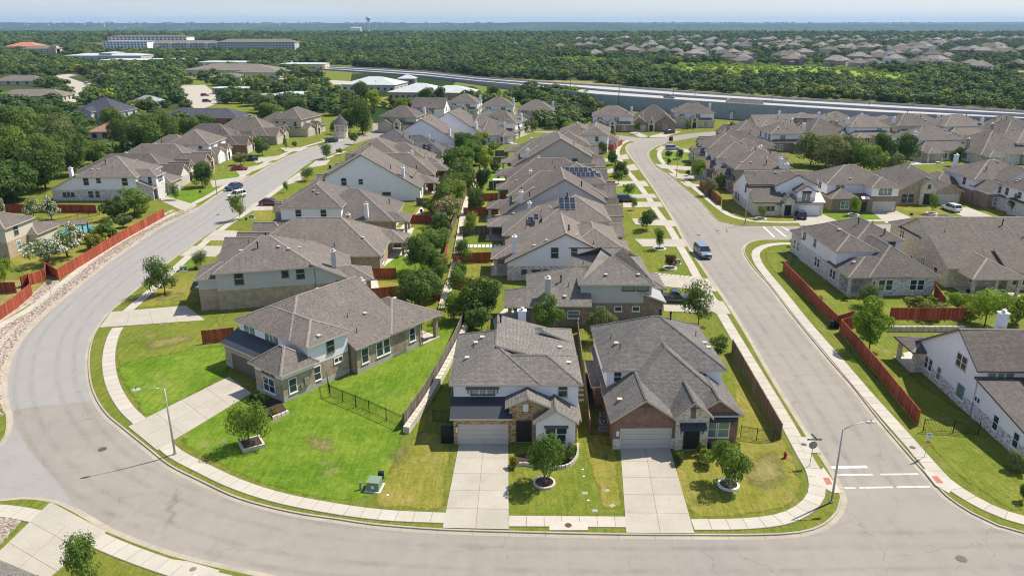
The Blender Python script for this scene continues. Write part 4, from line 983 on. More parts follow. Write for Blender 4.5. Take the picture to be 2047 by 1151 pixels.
house('house','tan brick and white house beside the bend with a rear corner porch',O1,-38,[
  blk(0,.05,10.4,14.5,5.57,'WES',.5,low='bricktan',up='stucco',split=2.9),
  blk(0,0,13.6,5.8,5.55,'WESN',.5,low='bricktan',up='stucco',split=2.9),
  blk(-.2,-2.2,7.6,.4,3.1,'S',.42,low='bricktan',rm='metal',o=.35),
  blk(8.6,-3.9,13.8,.5,3.55,'WESN',.75,low='bricktan',up='stucco',split=2.75,o=.5),
  blk(5,12,14.6,20.8,3.5,'WESN',.5,low='bricktan',walls=False),
  blk(6,12,14.6,17.2,3.3,'',.3,low='bricktan'),
  blk(7.3,-2.6,8.6,0,2.7,'S',.3,low='bricktan',o=.3),
  blk(9.9,6.2,14.6,14.5,3.47,'E',.5,low='bricktan')],'roof3',
  wins=[(5,'E',15.6,2.1,.9,1.7,'w'),(7,'E',11.1,2.0,.95,1.8,'w'),(7,'E',9.9,2.0,.95,1.8,'w'),(7,'E',7.5,2.0,1.0,1.8,'w'),
        (1,'E',3.2,4.45,.9,1.5,'d'),(1,'E',4.2,2.35,1.1,.5,'wf2'),(1,'E',1.0,1.75,.9,1.6,'w'),(3,'E',-2.6,1.65,.9,1.6,'w'),
        (1,'S',2.2,4.5,1.8,1.5,'db2'),(1,'S',6.7,4.75,2.2,.9,'db3'),(3,'S',11.2,1.45,2.0,1.7,'w2'),(3,'S',11.2,3.15,2.2,.55,'d3f')],
  garages=[(2,'S',3.6,4.8,2.2,'garageb')],doors=[(6,'S',7.95,.95,2.4)],
  chim=[(3.0,17.5,6.6,'stucco')],posts=[(14.2,20.4,3.4,.5,'bricktan'),(9.6,20.4,3.4,.4,'bricktan')],slabs=[(5.5,17.2,14.6,20.8)],
  pipes=[(3.2,10,0),(4.6,9.5,1),(3.4,8.3,1),(11,11,0),(9.6,17.5,0),(13.2,2,0),(10.6,8.5,1),(13,7.8,1)],nv=0,seed=3,found=.62,extra=l1_extra)
house('house','large house with pale grey green siding over tan brick, behind the bend house',(-46.6,119.1),-76,[
  blk(0,14,13,19.4,3.2,'N',.5,low='bricktan',up='sideg',split=3.0),
  blk(.02,0,13.0,14.2,5.8,'WESN',.5,low='bricktan',up='sideg',split=3.0),
  blk(6.5,-2.6,12.6,1,4.9,'WES',.45,low='bricktan',up='sideg',split=3.3),
  blk(1,-3,6,1,3.0,'WES',.45,low='bricktan'),
  blk(7,17.5,12.9,22.5,3.1,'WEN',.45,low='bricktan',walls=False)],'roof3',
  wins=[(1,'E',3.2,4.7,1.1,1.6,'d'),(1,'E',9.8,4.9,.8,.9,'d'),(1,'E',12.0,4.8,1.0,1.4,'d'),(0,'E',15.8,2.3,1.2,.5,'df2'),(0,'E',18.3,2.2,1.2,.5,'df2')],
  garages=[(3,'S',3.5,4.6,2.1,'garageb')],awns=[(2,'S',9.5,4.6,3.1,1.4,'metal')],chim=[(10.6,17.0,7.2,'sideg')],posts=[(12.4,22.1,2.9,.5,'bricktan'),(7.4,22.1,2.9,.4,'bricktan')],slabs=[(7,20.5,13,22.8)],
  pipes=[(9,3.5,0),(9,9,0),(9.6,10.5,0),(9,6,2),(6.5,4.5,1),(4.5,7,2),(4.3,8.2,1),(7,12,0)],nv=0,seed=4)
house('house','brown brick house with an upper storey of pale siding, directly behind the two front houses',(21.6,99.9),90,[
  blk(0,10.9,13.5,19.0,3.25,'WEN',.5,low='brickbrn'),
  blk(1.9,1.9,14.9,11.9,5.75,'WESNY',.5,low='brickbrn',up='sideg',split=2.9),
  blk(8,-1,14.4,3,3.0,'WES',.45,low='brickbrn'),
  blk(-.2,18.6,6,22.3,3.2,'WEN',.5,low='brickbrn',walls=False),
  blk(1.85,0.2,6,3,3.1,'S',.4,low='brickbrn',rm='gmetal')],'roof2',
  wins=[(1,'W',3.2,5.1,1.6,.6,'db'),(1,'W',5.2,5.1,1.6,.6,'db'),(0,'W',13,1.9,1.5,1.0,'wb'),(1,'W',4,2.0,.9,.6,'w'),(1,'W',6.5,2.0,.9,.6,'w'),(1,'W',9,2.0,1,.6,'w')],
  chim=[(1.3,16.6,6.7,'sideg')],posts=[(.2,21.9,3.0,.5,'brickbrn'),(5.6,21.9,3.0,.4,'brickbrn')],slabs=[(-.3,18.9,6.2,22.4)],
  pipes=[(3.8,14.6,2),(3,13.6,1),(1.2,14.2,0),(3.2,3.7,0),(3.2,8.3,0),(6,10.6,1),(9,11,1)],nv=0,seed=5)
house('house','pale blue white gabled house with two upper windows behind the brown brick house',(19.2,120.4),90,[
  blk(0,5.7,13.4,20.0,5.55,'SN',.5,low='stonemix',up='stucco',split=2.5,e2=3.1),
  blk(.4,1.5,12.6,9.5,5.65,'WESN',.5,low='stonemix',up='stucco',split=2.9),
  blk(7,-1,13,3,3.0,'WES',.45,low='stonewht'),
  blk(.8,-1.4,4.2,2,3.1,'S',.35,low='stonewht',rm='gmetal',o=.3),
  blk(2.5,17.5,8.5,22.4,3.0,'WEN',.45,low='stonewht',walls=False)],'roof3',
  wins=[(0,'W',12.2,4.8,1.0,1.5,'d'),(0,'W',9.0,4.9,.8,1.0,'d'),(0,'W',15.2,1.5,1.3,.6,'df'),(0,'W',17.2,1.5,.7,.6,'df'),(0,'W',13.6,1.5,.7,.6,'df'),(1,'W',2.6,4.6,1.4,.6,'db')],
  chim=[(3.1,18.8,6.6,'sidew')],posts=[(2.9,22,2.8,.5,'stonewht'),(8.1,22,2.8,.5,'stonewht')],slabs=[(2.4,19.9,8.8,22.8)],
  pipes=[(2.6,9.8,2),(3.2,9.6,1),(1,13.5,0),(1.4,15.5,0),(2,8.5,0),(.8,5.8,1)],nv=0,seed=6,trim='dtrim')
# ---------------------------------------------------------------- right of the middle street
house('house','whitewashed stone and white sided house behind the long red fence on the right',(52.4,112.7),1.5,[
  blk(3.2,0,13.7,17,3.2,'WESNY',.62,walls=False),
  blk(3.6,0,13.5,16,2.95,'',low='stonemix'),blk(.03,3.4,5,20,2.9,'',low='stonemix'),
  blk(.0,5.4,6.4,20,5.75,'WESNY',.5,low='stonemix',up='sidew',split=3.1),
  blk(6.0,11.5,13.5,23,5.8,'WESNY',.5,low='stonemix',up='stucco',split=3.1),
  blk(.3,19,4,25,3.9,'WEN',.5,low='stonemix'),
  blk(0,0,9,7.6,3.19,'WESN',.5,walls=False)],'roof1',
  wins=[(1,'S',5.2,1.75,.95,1.6,'w'),(1,'S',6.4,1.75,.95,1.6,'w'),(1,'S',10.2,1.75,.95,1.6,'w'),(1,'S',11.4,1.75,.95,1.6,'w'),(3,'W',14.,4.8,.7,1.3,'d'),(3,'W',18.6,4.8,.8,1.2,'d'),(3,'W',5.3,1.7,.8,1.4,'w'),(3,'W',6.4,1.7,.8,1.4,'w'),(3,'W',11.6,1.8,.8,1.5,'w'),(3,'W',12.7,1.8,.8,1.5,'w'),
        (5,'W',21.5,1.8,.7,1.6,'w'),(5,'W',23.2,1.8,.7,1.6,'w'),(4,'S',12,4.9,1.1,1.0,'d'),(1,'S',3.95,1.7,.4,1.4,'w')],
  posts=[(.35,.4,3.,.4,'stonemix')],slabs=[(0,0,3.6,3.6)],pipes=[(3,12,0),(2.6,9.5,1),(2.,3.4,0),(8.5,17,2),(10,15,1),(11,12.5,2)],nv=0,seed=7)
house('house','tan limestone house with a three post back porch behind the bright shrubs',(70.0,112.4),0,[
  blk(0,4.5,20,22,3.3,'SN',.5,low='stonetan',e2=5.5,up='stonetan'),
  blk(.02,14.5,12,25,5.6,'WESN',.5,low='stonetan'),
  blk(1.5,0,9.3,7,3.0,'WES',.48,walls=False),
  blk(9,3.2,22,7.5,3.15,'S',.5,low='stonetan')],'roof1',
  wins=[(0,'W',12.2,1.9,1.2,1.5,'wb2'),(0,'W',8,1.6,1,1.3,'w'),(1,'W',20.5,4.6,1.5,1.4,'w2'),(0,'W',16,1.4,.7,.9,'w'),(0,'S',4.3,1.7,1.3,1.6,'wb'),(0,'S',7,1.7,1.3,1.6,'wb'),(3,'S',10.5,1.7,1.4,1.7,'w'),(3,'S',12.1,1.7,1.4,1.7,'w'),(3,'S',16,1.7,1.4,1.7,'w')],
  posts=[(1.9,.4,2.8,.45,'stonetan'),(5.4,.4,2.8,.45,'stonetan'),(8.9,.4,2.8,.45,'stonetan')],slabs=[(1.3,0,9.5,4.5)],pipes=[(3,16,0),(13,13.5,2),(15.5,11,2),(2.6,12,1)],nv=0,seed=8)
house('house','white house with a tall gable wall, cut by the right edge of the picture',(49.6,64.3),-1.5,[
  blk(0,10,18,23,5.5,'SN',.6,low='stonemix',up='stucco',split=1.6,e2=3.0,o=.4),
  blk(0.0,0,15,9.7,3.1,'S',.15,low='stonemix',up='stucco',split=1.6,o=.35),
  blk(5,7,18,13,5.6,'WES',.5,low='stucco'),
  blk(-1.3,20.9,2,25.2,2.8,'WSN',.35,walls=False)],'roof1',trim='dtrim',
  wins=[(0,'W',20.2,1.7,.7,1.4,'w'),(0,'W',19.2,1.7,.7,1.4,'w'),(0,'W',17.2,1.6,.8,1.5,'wb'),(0,'W',13.3,4.9,1.9,1.4,'t2'),(0,'W',12.4,1.7,1.5,1.6,'wbf'),(1,'W',9.2,2.3,.9,.5,'wf2'),(1,'W',5.5,1.6,.8,1.5,'w'),(1,'W',2.0,1.6,.8,1.5,'w'),(0,'S',1.5+.9,4.75,2.6,.7,'tb3')],
  chim=[(4.8,15.5,9.6,'sidew')],posts=[(-1.,21.1,2.6,.45,'stonewht'),(-1.,24.9,2.6,.45,'stonewht')],slabs=[(-1.4,20.8,2,25.3)],nv=1,seed=9)
# ---------------------------------------------------------------- streets of similar houses
def row(t,label,xf,yn,face,Wd=12.8,D=23.5,roof='roof1',seed=0,mirror=False,chimn=True,ang=0,sol=(),group=None,**kw):
    d=t(Wd,D,**kw)
    if not chimn:d['chim']=[]
    if face=='E':org=(xf,yn);a=90
    elif face=='W':org=(xf,yn+Wd);a=-90
    elif face=='S':org=(xf,yn);a=0
    else:org=(xf+Wd,yn+D);a=180
    a+=ang
    if t is type_b:kw_trim='dtrim'
    else:kw_trim='trim'
    return house('house',label,org,a,roof=roof,seed=seed,nv=7,mir=Wd if mirror else None,solar=sol,group=group,trim=kw_trim,**d)
A_,B_,C_=type_a,type_b,type_c
# middle street, left side, fronts to the right
row(A_,'brown house with black solar modules high on its near slope, behind the blue white gable',20.5,137.3,'E',13.2,23.5,'roof3',11,s1='brickbrn',sol=[(2.0,15.5,4,1,1,'W'),(2.6,8.6,3,2,1,'W')],st='stonegold')
row(B_,'house with a grey blue side gable between the two solar roofs',21.4,152.8,'E',13.,24.5,'roof1',12,s1='stonemix',s2='sideg')
row(A_,'broad house with the widest row of dark solar modules, left of the middle street',23.5,171.5,'E',14.,25.5,'roof1',13,s1='sideb',s2='sideb',sol=[(1.6,3.6,8,1,1,'W'),(3.2,3.0,9,1,1,'W')],up=6.0)
row(C_,'brown roofed house with steep hips just beyond the wide solar roof',23.0,189.5,'E',14.,24,'roof1',14,s1='brickbrn',p=.6)
row(B_,'side gabled house two beyond the widest solar roof, left of the middle street',24.2,208,'E',14,25,'roof3',15,s1='stonetan',s2='sideb')
row(A_,'house with a long back roof near the top of the middle street, left side',25.5,228,'E',13.5,26,'roof1',16,s2='sidew')
house('house','white sided house inside the upper bend, behind the small red fence',(31.5,250),81,[
  blk(0,.5,19,9.5,5.8,'WESN',.5,low='stonemix',up='sidew',split=3),blk(0,5,15,17,5.7,'WESN',.5,low='sideb'),blk(2,9,12,24,3.2,'WESN',.45,low='sideb'),blk(10,-2.5,16,2,3.0,'WES',.5,low='stonemix')],'roof1',
  wins=[(0,'S',3,4.6,1,1.2,'d'),(0,'S',7,4.6,1,1.2,'d'),(0,'S',4,1.7,1,1.2,'d'),(0,'W',4,4.6,.8,1.2,'d'),(0,'W',6,1.7,.8,1.2,'d')],seed=17)
# left street, right-hand side, fronts to the left
row(C_,'low brown roofed house with a projecting garage wing, third back beside the left street',-48.5,124.5,'W',15.5,26,'roof3',21,mirror=True,s1='bricktan',p=.58)
row(A_,'two storey house with pale upper walls, fourth along the right side of the left street',-48.5,148.5,'W',15.5,26,'roof3',22,mirror=False,s1='bricktan',s2='stucco',st='bricktan')
row(B_,'pale blue gabled house right of the left street, near its middle',-47.0,180.3,'W',13.2,26,'roof3',23,mirror=True,s1='stucco',s2='stucco')
row(C_,'brown hipped house tucked behind the pale blue gable on the left street',-45.5,197.5,'W',13.5,25,'roof1',24,mirror=True,s1='brickbrn')
row(A_,'brown roofed house with a dark chimney, seventh along the right side of the left street',-47.0,214,'W',14.5,25.5,'roof1',25,mirror=False,s1='brickbrn',s2='sidet')
row(A_,'house with blue glinting solar modules down its rear slope, far along the left street',-45.0,233,'W',13.5,25,'roof4',26,mirror=True,s1='stonemix',s2='stucco',sol=[(9.5,18,3,2,0,'N'),(3,18,3,2,0,'N')])
row(B_,'house with a long pale side gable at the head of the left street',-38.5,254,'W',13,25,'roof3',27,mirror=True,s1='stonemix',s2='stucco',ang=-8)
row(B_,'gabled house next to the greenbelt top, pale chimney on its rear slope',-30.0,273,'W',13,26,'roof3',28,mirror=True,s1='stonewht',s2='stucco',ang=-14)
row(A_,'house with a dark roof and white gable behind the head of the greenbelt',-10.0,278,'W',13,22,'roof1',29,mirror=True,s1='sidew',s2='sidew',ang=-60)
# left street, left-hand side, fronts to the right
house('house','whitewashed stone and white sided corner house above the garden with the pool',(-86.5,180.2),90,[
  blk(0,17.2,14,23.4,2.7,'N',.52,low='stonemix',up='stucco',split=2.6),
  blk(.02,3,14,17.4,5.75,'WESN',.52,low='stonemix',up='stucco',split=2.8),
  blk(2,-1,6.5,5,5.6,'WES',.5,low='stonemix',up='stucco',split=3.4),
  blk(7,-2,13.5,4,3.1,'WES',.5,low='stonewht'),blk(.4,-.6,2.2,3,3.0,'S',.4,low='stonemix')],'roof3',
  wins=[(1,'W',5.6,4.6,1.1,1.5,'d'),(1,'W',11.8,4.9,.8,.95,'d'),(1,'W',14.8,4.7,1.0,1.5,'d'),(0,'W',19.5,1.5,2.6,.8,'df3'),(1,'W',14.2,1.6,.9,1.2,'d'),(1,'W',12.6,1.6,.7,1.2,'d'),(2,'S',4.2,4.5,2.4,1.3,'w3'),(2,'W',.5,4.6,.6,1.3,'d')],
  garages=[(3,'S',10.2,4.8,2.2,'garage')],doors=[(4,'S',1.3,1.,2.3)],chim=[(1.2,18.6,7.6,'sidew')],pipes=[(4,11.5,2),(2.2,12.6,0),(2.2,14,0),(5,15,0),(3,9.5,1)],nv=3,seed=31)
row(C_,'brown roofed house just beyond the whitewashed corner house on the left street',-86.5,196.5,'E',14,27,'roof1',32,s1='stonemix',p=.6,st='stonetan')
row(C_,'brown roofed house with a red brick garage gable behind the red car, left street',-87.0,213.5,'E',14,26,'roof1',33,s1='brickbrn',p=.6)
row(A_,'white two storey house behind the dark blue pickup on the left street',-88.5,230.5,'E',14.5,26,'roof1',34,s1='stucco',s2='sidew',g='garagew',st='stucco')
row(C_,'steep roofed house with a red brick garage, two beyond the dark blue pickup',-86.5,249,'E',15,24,'roof1',35,s1='brickred',st='stonewht',p=.72)
row(C_,'steep roofed house with a cream entry, last before the turret house',-82.5,268.5,'E',15,24,'roof1',36,s1='bricktan',st='stonewht',p=.7,ang=-8)
row(A_,'big brown house by the round turret at the top of the left street',-76,288,'E',16,26,'roof1',37,s1='stonetan',s2='stonetan',ang=-14,up=6.3)
row(A_,'two storey tan house behind the dark oak at the end of the left street',-52,301,'S',15,20,'roof1',38,s1='stonetan',s2='sideb',ang=-12)
# turret
t=thing('turret_house','round stone turret with a dark conical roof beside the big brown house','tower',(at(683,276)[0],at(683,276)[1],0))
mb=MB();mb.cyl(0,0,-.3,5.4,2.4,20);mb.build('wall',M['stonewht'],t)
mb=MB();mb.cyl(0,0,5.3,8.3,3.0,24,0,.05);mb.build('roof',M['roof4'],t)
mb=MB();mb.cyl(0,0,8.2,9.0,.1,8,0,.03);mb.build('finial',M['white'],t)
for a in (-1.9,-1.2,-.5):link('window',window_meshes(.7,1.4,'d')[0],t,(2.42*math.cos(a),2.42*math.sin(a),3.6),a+math.pi/2)
# beyond the streets
def pz(px,py):return at(px,py)
for args in ((B_,'white gabled house with a garage at the far end of the left street',pz(822,243),14,20,'roof1',41,-6,dict(s1='sidew',s2='sidew',g='garageb')),
    (A_,'pale stone house with hips in front of the metal roofed school',pz(893,232),14,18,'roof1',42,-8,dict(s1='stonewht',s2='stucco')),
    (A_,'white house with twin hips, right of the one in front of the metal roofed school',pz(962,240),14,16,'roof1',43,-4,dict(s1='stucco',s2='stucco')),
    (A_,'cream walled house at the top of the greenbelt, below the highway trees',pz(1033,250),15,18,'roof1',44,-5,dict(s1='stonewht',s2='stonewht')),
    (A_,'low hipped house beside the fence at the top of the greenbelt',pz(945,276),16,16,'roof1',45,-20,dict(s1='stonewht',s2='sidew')),
    (A_,'dark brick and white house facing down the upper bend, left of three',pz(1183,264),16,18,'roof1',46,-6,dict(s1='brickbrn',s2='sidew',g='garageb',st='stonewht')),
    (C_,'brown brick house with a pale stone entry facing down the upper bend, middle of three',pz(1262,262),17,18,'roof1',47,-8,dict(s1='brickbrn',p=.75)),
    (A_,'pale two storey house facing the upper bend, right of three under the highway wall',pz(1348,256),16,18,'roof1',48,-4,dict(s1='stonetan',s2='stucco')),
    (B_,'white gabled house alone under the highway retaining wall',pz(1458,238),15,14,'roof1',49,0,dict(s1='sidew',s2='sidew'))):
    t,lab,(x,y),Wd,D,rf,sd,ang,kw=args
    row(t,lab,x,y,'S',Wd,D,rf,sd,ang=ang,**kw)
# right of the middle street, upper part
row(A_,'dark sided house with shade on its walls, first behind the white corner gable',53.5,190,'W',13.5,20,'roof1',51,mirror=False,s1='brickbrn',s2='sidet')
row(A_,'white and brown house with tilted solar modules, right of the upper middle street',53,206.5,'W',14,24,'roof1',52,mirror=True,s1='brickbrn',s2='sidew',sol=[(4,16,1,2,0,'E'),(8,17,1,1,0,'E')])
row(A_,'white sided house behind the silver parked vehicle at the upper bend',55,223.5,'W',14,24,'roof1',53,mirror=False,s1='stonemix',s2='sidew')
row(C_,'hipped brown roof nearest the junction at the upper bend',60,241,'W',14,22,'roof1',54,mirror=True,s1='brickbrn')
house('house','white stucco corner house with a navy shed roof, lamp post standing before it',at(1500,427),0,[
  blk(0,3,15,15,6.1,'SN',.55,low='stonemix',up='stucco',split=2.2,e2=3.6),
  blk(5.5,1,14.5,13,6.15,'WEN',.5,low='stonemix',up='stucco',split=2.9),
  blk(0,-2.2,6,3.5,3.1,'S',.45,low='stonewht'),
  blk(9.3,-1.8,13.3,3,5.3,'WE',.6,low='stonewht',up='stucco',split=4.0,o=.35),
  blk(9,-2,15.3,1.2,3.0,'S',.4,low='stonewht',rm='gmetal',o=.3),
  blk(6,-2.4,8.8,1,3.4,'WE',.7,low='stonewht',o=.3)],'roof1',
  wins=[(0,'W',5,4.6,.9,1.4,'d'),(0,'W',10,1.6,.8,1.3,'d'),(0,'W',12,1.6,.8,1.3,'d'),(2,'S',2,1.7,.6,.8,'d'),(2,'S',3,1.7,.9,.8,'d'),(2,'S',4.1,1.7,.6,.8,'d'),(3,'S',11.3,4.1,1.5,1.5,'dbf2'),(0,'S',3,4.9,3.,.8,'d3')],
  garages=[(4,'S',12.2,4.6,2.3,'garagew')],doors=[(5,'S',7.4,1.3,2.4)],awns=[(3,'S',11.3,2.,5.2,.5,'metal')],chim=[(13,17,8,'sidew')],seed=55,nv=6,trim='dtrim')
house('house','brown brick house with a small white canopy, second on the side street',at(1655,420),1,[
  blk(0,2,14.5,14,5.7,'WESN',.5,low='brickbrn',up='sidew',split=3),blk(0,-1.5,5.8,4,3.1,'WES',.5,low='brickbrn'),blk(8.5,-2,14.5,4,5.6,'WES',.5,low='brickbrn',up='stucco',split=3.6),blk(5.6,-2.2,8.4,2,3.4,'',low='brickbrn'),blk(0,12,12,18,3.2,'WEN',.5,low='sideb')],'roof1',
  wins=[(0,'S',3,4.6,1.6,1.2,'db2'),(1,'S',3,1.5,1.8,1.7,'wb2'),(2,'S',11.5,4.7,2.6,1.3,'db3'),(0,'W',6,4.6,1.2,1.2,'d2')],garages=[(2,'S',11.6,4.9,2.3,'garage')],doors=[(3,'S',7,1.2,2.4)],awns=[(3,'S',7,1.8,3.2,.8,'white')],seed=56,nv=4)
house('house','one storey brown brick house with a white stone entry, third on the side street',at(1788,408),1,[
  blk(0,2,15,19,3.1,'WESNY',.58,low='bricktan'),blk(0,-.5,5.5,8,3.1,'WN',.6,low='bricktan'),blk(5.2,-1,8.8,6,4.4,'WE',.8,low='stonewht',o=.35),blk(8.8,-.6,15,8,3.1,'WE',.55,low='bricktan')],'roof1',
  wins=[(1,'S',2.6,1.5,2.6,1.7,'d2'),(2,'S',7,4.3,.5,.7,'df')],garages=[(3,'S',12,4.9,2.3,'garage')],doors=[(2,'S',7,1.7,2.6)],seed=57,nv=6)
house('house','white gabled two storey house with brown brick below, fourth on the side street',at(1960,414),1,[
  blk(0,4,15,17,5.7,'WESN',.5,low='brickbrn',up='sidew',split=3),blk(5,1,14,6,5.8,'WE',.6,low='brickbrn',up='stucco',split=3),blk(0.2,-1.5,5.6,5,4.0,'WE',.6,low='brickbrn',up='stucco',split=3.3),blk(8.4,-1,15,3,3.1,'S',.4,low='brickbrn',rm='metal'),blk(-6,10,2,20,3.2,'WESN',.5,low='brickbrn')],'roof1',
  wins=[(1,'S',9.5,4.7,2.6,1.4,'d3'),(2,'S',2.9,4.4,.9,1.1,'d'),(2,'S',2.9,1.6,2.4,1.7,'wb3'),(0,'W',8,4.6,.9,1.4,'d')],garages=[(3,'S',12,4.9,2.3,'garagew')],doors=[(3,'S',7.3,1.2,2.4)],chim=[(3,18,9,'sidew')],seed=58,nv=6)
i=60
for px,py,Wd,D,t,face,ang in ((1535,305,13,17,A_,'N',4),(1818,322,17,20,A_,'N',8),(1935,328,18,22,C_,'N',6),(2035,330,16,20,A_,'N',4),
    (1450,292,15,18,C_,'N',6),(1505,286,14,18,B_,'N',8),(1590,287,16,18,C_,'N',10),(1690,290,15,18,A_,'N',6),(1780,286,15,18,A_,'N',8),(1885,290,15,20,A_,'N',6),(1985,292,15,20,C_,'N',6),
    (1560,266,14,14,B_,'S',-4),(1640,270,14,14,A_,'S',-6),(1728,273,13,14,B_,'S',-4),(1810,275,14,14,A_,'S',-6),(1895,277,13,14,A_,'S',-8),(1985,279,14,14,A_,'S',-6),(2062,281,14,14,A_,'S',-6),
    (2090,455,16,20,A_,'N',0)):
    x,y=at(px,py);st=('brickbrn','stonewht','stonemix','bricktan')[i%4]
    cols=('brown','taupe')[i%2]
    lab={0:'house in the dense roofs between the side street and the highway'}
    where=('nearest row' if py>310 else 'second row back' if py>280 else 'last row')
    pos=('left end','left part','left middle','middle','right middle','right part','right end','right edge')[min(7,max(0,int((px-1420)/82)))]
    kind={A_:'two storey hipped',B_:'side gabled',C_:'steep one storey'}[t]
    kw={'s2':('sidew','stucco','sideb')[i%3]} if t is not C_ else {}
    if py<285:kw.update(up=5.0,p=.46)
    if px>2060 and py>400:where='lane past the limestone house'
    row(t,f'{kind} {cols} roofed house, {pos} of the {where}'+('' if 'lane' in where else ' under the highway'),x,y,face,Wd,D,('roof1','roof3')[i%2],i,mirror=bool(i%3==0),ang=ang,s1=st,**kw,group='houses packed between the side street and the highway');i+=1
# house with the pool, at the left edge
px_,py_=at(24,516)
house('house','tan brick two storey house cut by the left edge, beside the pool terrace',(px_-13,py_),-2,[
  blk(0,0,13,8,5.7,'WESN',.5,low='bricktan',up='sideb',split=3),blk(9,6,14.6,12.5,3.1,'ESN',.5,low='sideb')],'roof1',wins=[(0,'E',3,1.7,1,1.6,'wb'),(0,'E',3,4.6,1,1.4,'d'),(0,'S',10.5,1.7,1,1.6,'wb')],seed=90)
# scattered buildings on the left beyond the woods
M['slate']=shingle('blue_slate',(.085,.088,.115));M['tile']=shingle('red_tile',(.30,.17,.125));M['orange']=plain('orange_tile',(.45,.17,.08),.8,0,.12,.5)
M['pale']=plain('pale_metal_roof',(.46,.48,.48),.6,0,.08,.2)
def simple(label,px,py,Wd,D,e,roof,wall,ang=0,p=.5,k='WESN',cat='house',wn=5,extra=()):
    x,y=at(px,py);B=[blk(0,0,Wd,D,e,k,p,low=wall)]+[blk(*q[:5],q[5],p,low=wall) for q in extra]
    ws=[(0,'S',Wd*(j+.5)/wn,1.8+s*3.1,1.4,1.3,'df') for j in range(wn) for s in range(int(e/3))]+[(0,'E',D*(j+.5)/3,1.8,1.4,1.3,'df') for j in range(3)]
    r=house('house' if cat=='house' else 'building',label,(x,y),ang,B,roof,wins=ws,seed=int(px),nv=2);r['category']=cat;return r
simple('grey stone house under a blue slate roof with an arched entry, in the left woods',150,240,19,17,3.4,'slate','sideg',-6,.62,extra=[(5,-3,10,6,3.8,'WE')])
simple('low house with red brown tiled roof among the trees on the left',180,282,17,15,3.2,'tile','stonetan',14,.42,extra=[(12,6,24,20,3.2,'WESN')])
simple('long house with a dark slate roof above the dark oaks, brick end wall',318,250,34,14,3.3,'slate','brickred',-6,.4)
simple('low pale house with a tan roof by the left edge, nearer one',-5,205,34,14,3.2,'roof3','sideb',4,.4)
simple('low house with a tan roof by the left edge, farther one',-10,172,30,14,3.2,'roof3','sideb',3,.4)
simple('small green roofed cottage among oaks on the left',264,216,12,10,3.0,'gmetal','sideg',0,.5)
simple('wide white roofed hall with a peaked middle, left background',130,121,85,34,5,'pale','sideg',0,.12,cat='building',wn=10,extra=[(38,2,52,32,7.5,'WESN')])
simple('flat green roofed hall below the wide white roofed one',200,131,85,30,5,'pale','sideg',2,.06,cat='building',wn=10)
simple('long tan roofed school block behind the parking lot',372,152,70,32,4.5,'roof3','sideg',-6,.25,cat='building',wn=9,extra=[(48,-14,82,12,4,'WESN')])
simple('white flat roofed building beyond the tan school block',395,133,85,26,4,'pale','stucco',-4,.05,cat='building',wn=10)
simple('brown walled flat roofed block, right one by the parking lot',470,204,36,12,3.4,'pale','sidet',-4,.08,cat='building',wn=6)
simple('brown walled flat roofed block, left one by the parking lot',425,188,30,11,3.4,'pale','sidet',-4,.08,cat='building',wn=6)
simple('small pale roofed shed in the group by the parking lot',555,200,14,12,3.4,'pale','sidet',-4,.12,cat='building',wn=3)
simple('school building with a pale hipped metal roof, left one before the highway',684,183,34,26,4.2,'pale','sideb',-10,.3,cat='building',wn=8)
simple('school building with a pale hipped metal roof, right one before the highway',776,200,30,26,4.2,'pale','sidet',-8,.3,cat='building',wn=9,extra=[(20,3,46,23,4.0,'WESN')])
simple('small pavilion with a pale hip roof between the two school buildings',795,168,12,12,3.5,'pale','sidet',0,.4,cat='pavilion',wn=2)
simple('house with an orange tile roof far on the left',10,102,48,34,6,'orange','stonetan',0,.35,cat='building',wn=7)
simple('brown roofed chapel like building right of the orange roof',45,107,46,24,6,'roof3','stonetan',0,.3,cat='building',wn=6,extra=[(38,2,46,10,10,'WESN')])
simple('low white building left of the apartment block',115,89,34,16,5,'pale','stucco',0,.1,cat='building',wn=4)
simple('small orange and white building left of the apartment block',174,95,30,16,6,'orange','stucco',0,.1,cat='building',wn=4)
# apartment block and the long residential wings
def apartments(label,px0,py0,px1,depth,floors,roof,wall,bays,pitch=.25,k='WESN'):
    a=Vector(at(px0,py0));b=Vector(at(px1,py0));L=(b-a).length;e=floors*3.3
    r=thing('apartment_building',label,'apartment block',(a.x,a.y,0))
    B=blk(0,0,L,depth,e,k,pitch,low=wall,o=.8);geo(B)
    roof_mesh([B],None).build('roof',[M[roof],M['trim'],M['soffit'],M[roof]],r)
    for mn,mb in wallmeshes([B]).items():mb.build('wall',M[mn],r)
    n=bays
    for j in range(n):
        x=L*(j+.5)/n
        for f in range(floors):
            Fm,Gm=window_meshes(round(L/n*.5,1),1.7,'wf2');w_=link('window',Fm,r,(x,-.02,f*3.3+1.9),0);link('pane',Gm,w_)
        if j%3==1 and floors<4:
            mb=MB();mb.box(x-L/n*.45,-1.6,0,x+L/n*.45,-.1,e+1.2);mb.build('bay',M['stucco' if j%2 else 'sideg'],r)
            for f in range(floors):link('pane',window_meshes(round(L/n*.5,1),1.7,'wf2')[1],r,(x,-1.62,f*3.3+1.9),0)
    return r
apartments('white four storey block with rows of dark windows, left end of the apartments',208,102,296,30,4,'pale','stucco',13,.03)
apartments('brown roofed wing behind the white four storey block',218,94,375,34,5,'roof3','stucco',20,.12)
apartments('long brown roofed residential wing with balconies, middle of the apartments',297,101,440,26,3,'roof3','sideg',24,.3)
apartments('long brown roofed residential wing with balconies, right end of the apartments',436,104,590,26,4,'roof3','sideg',24,.3)

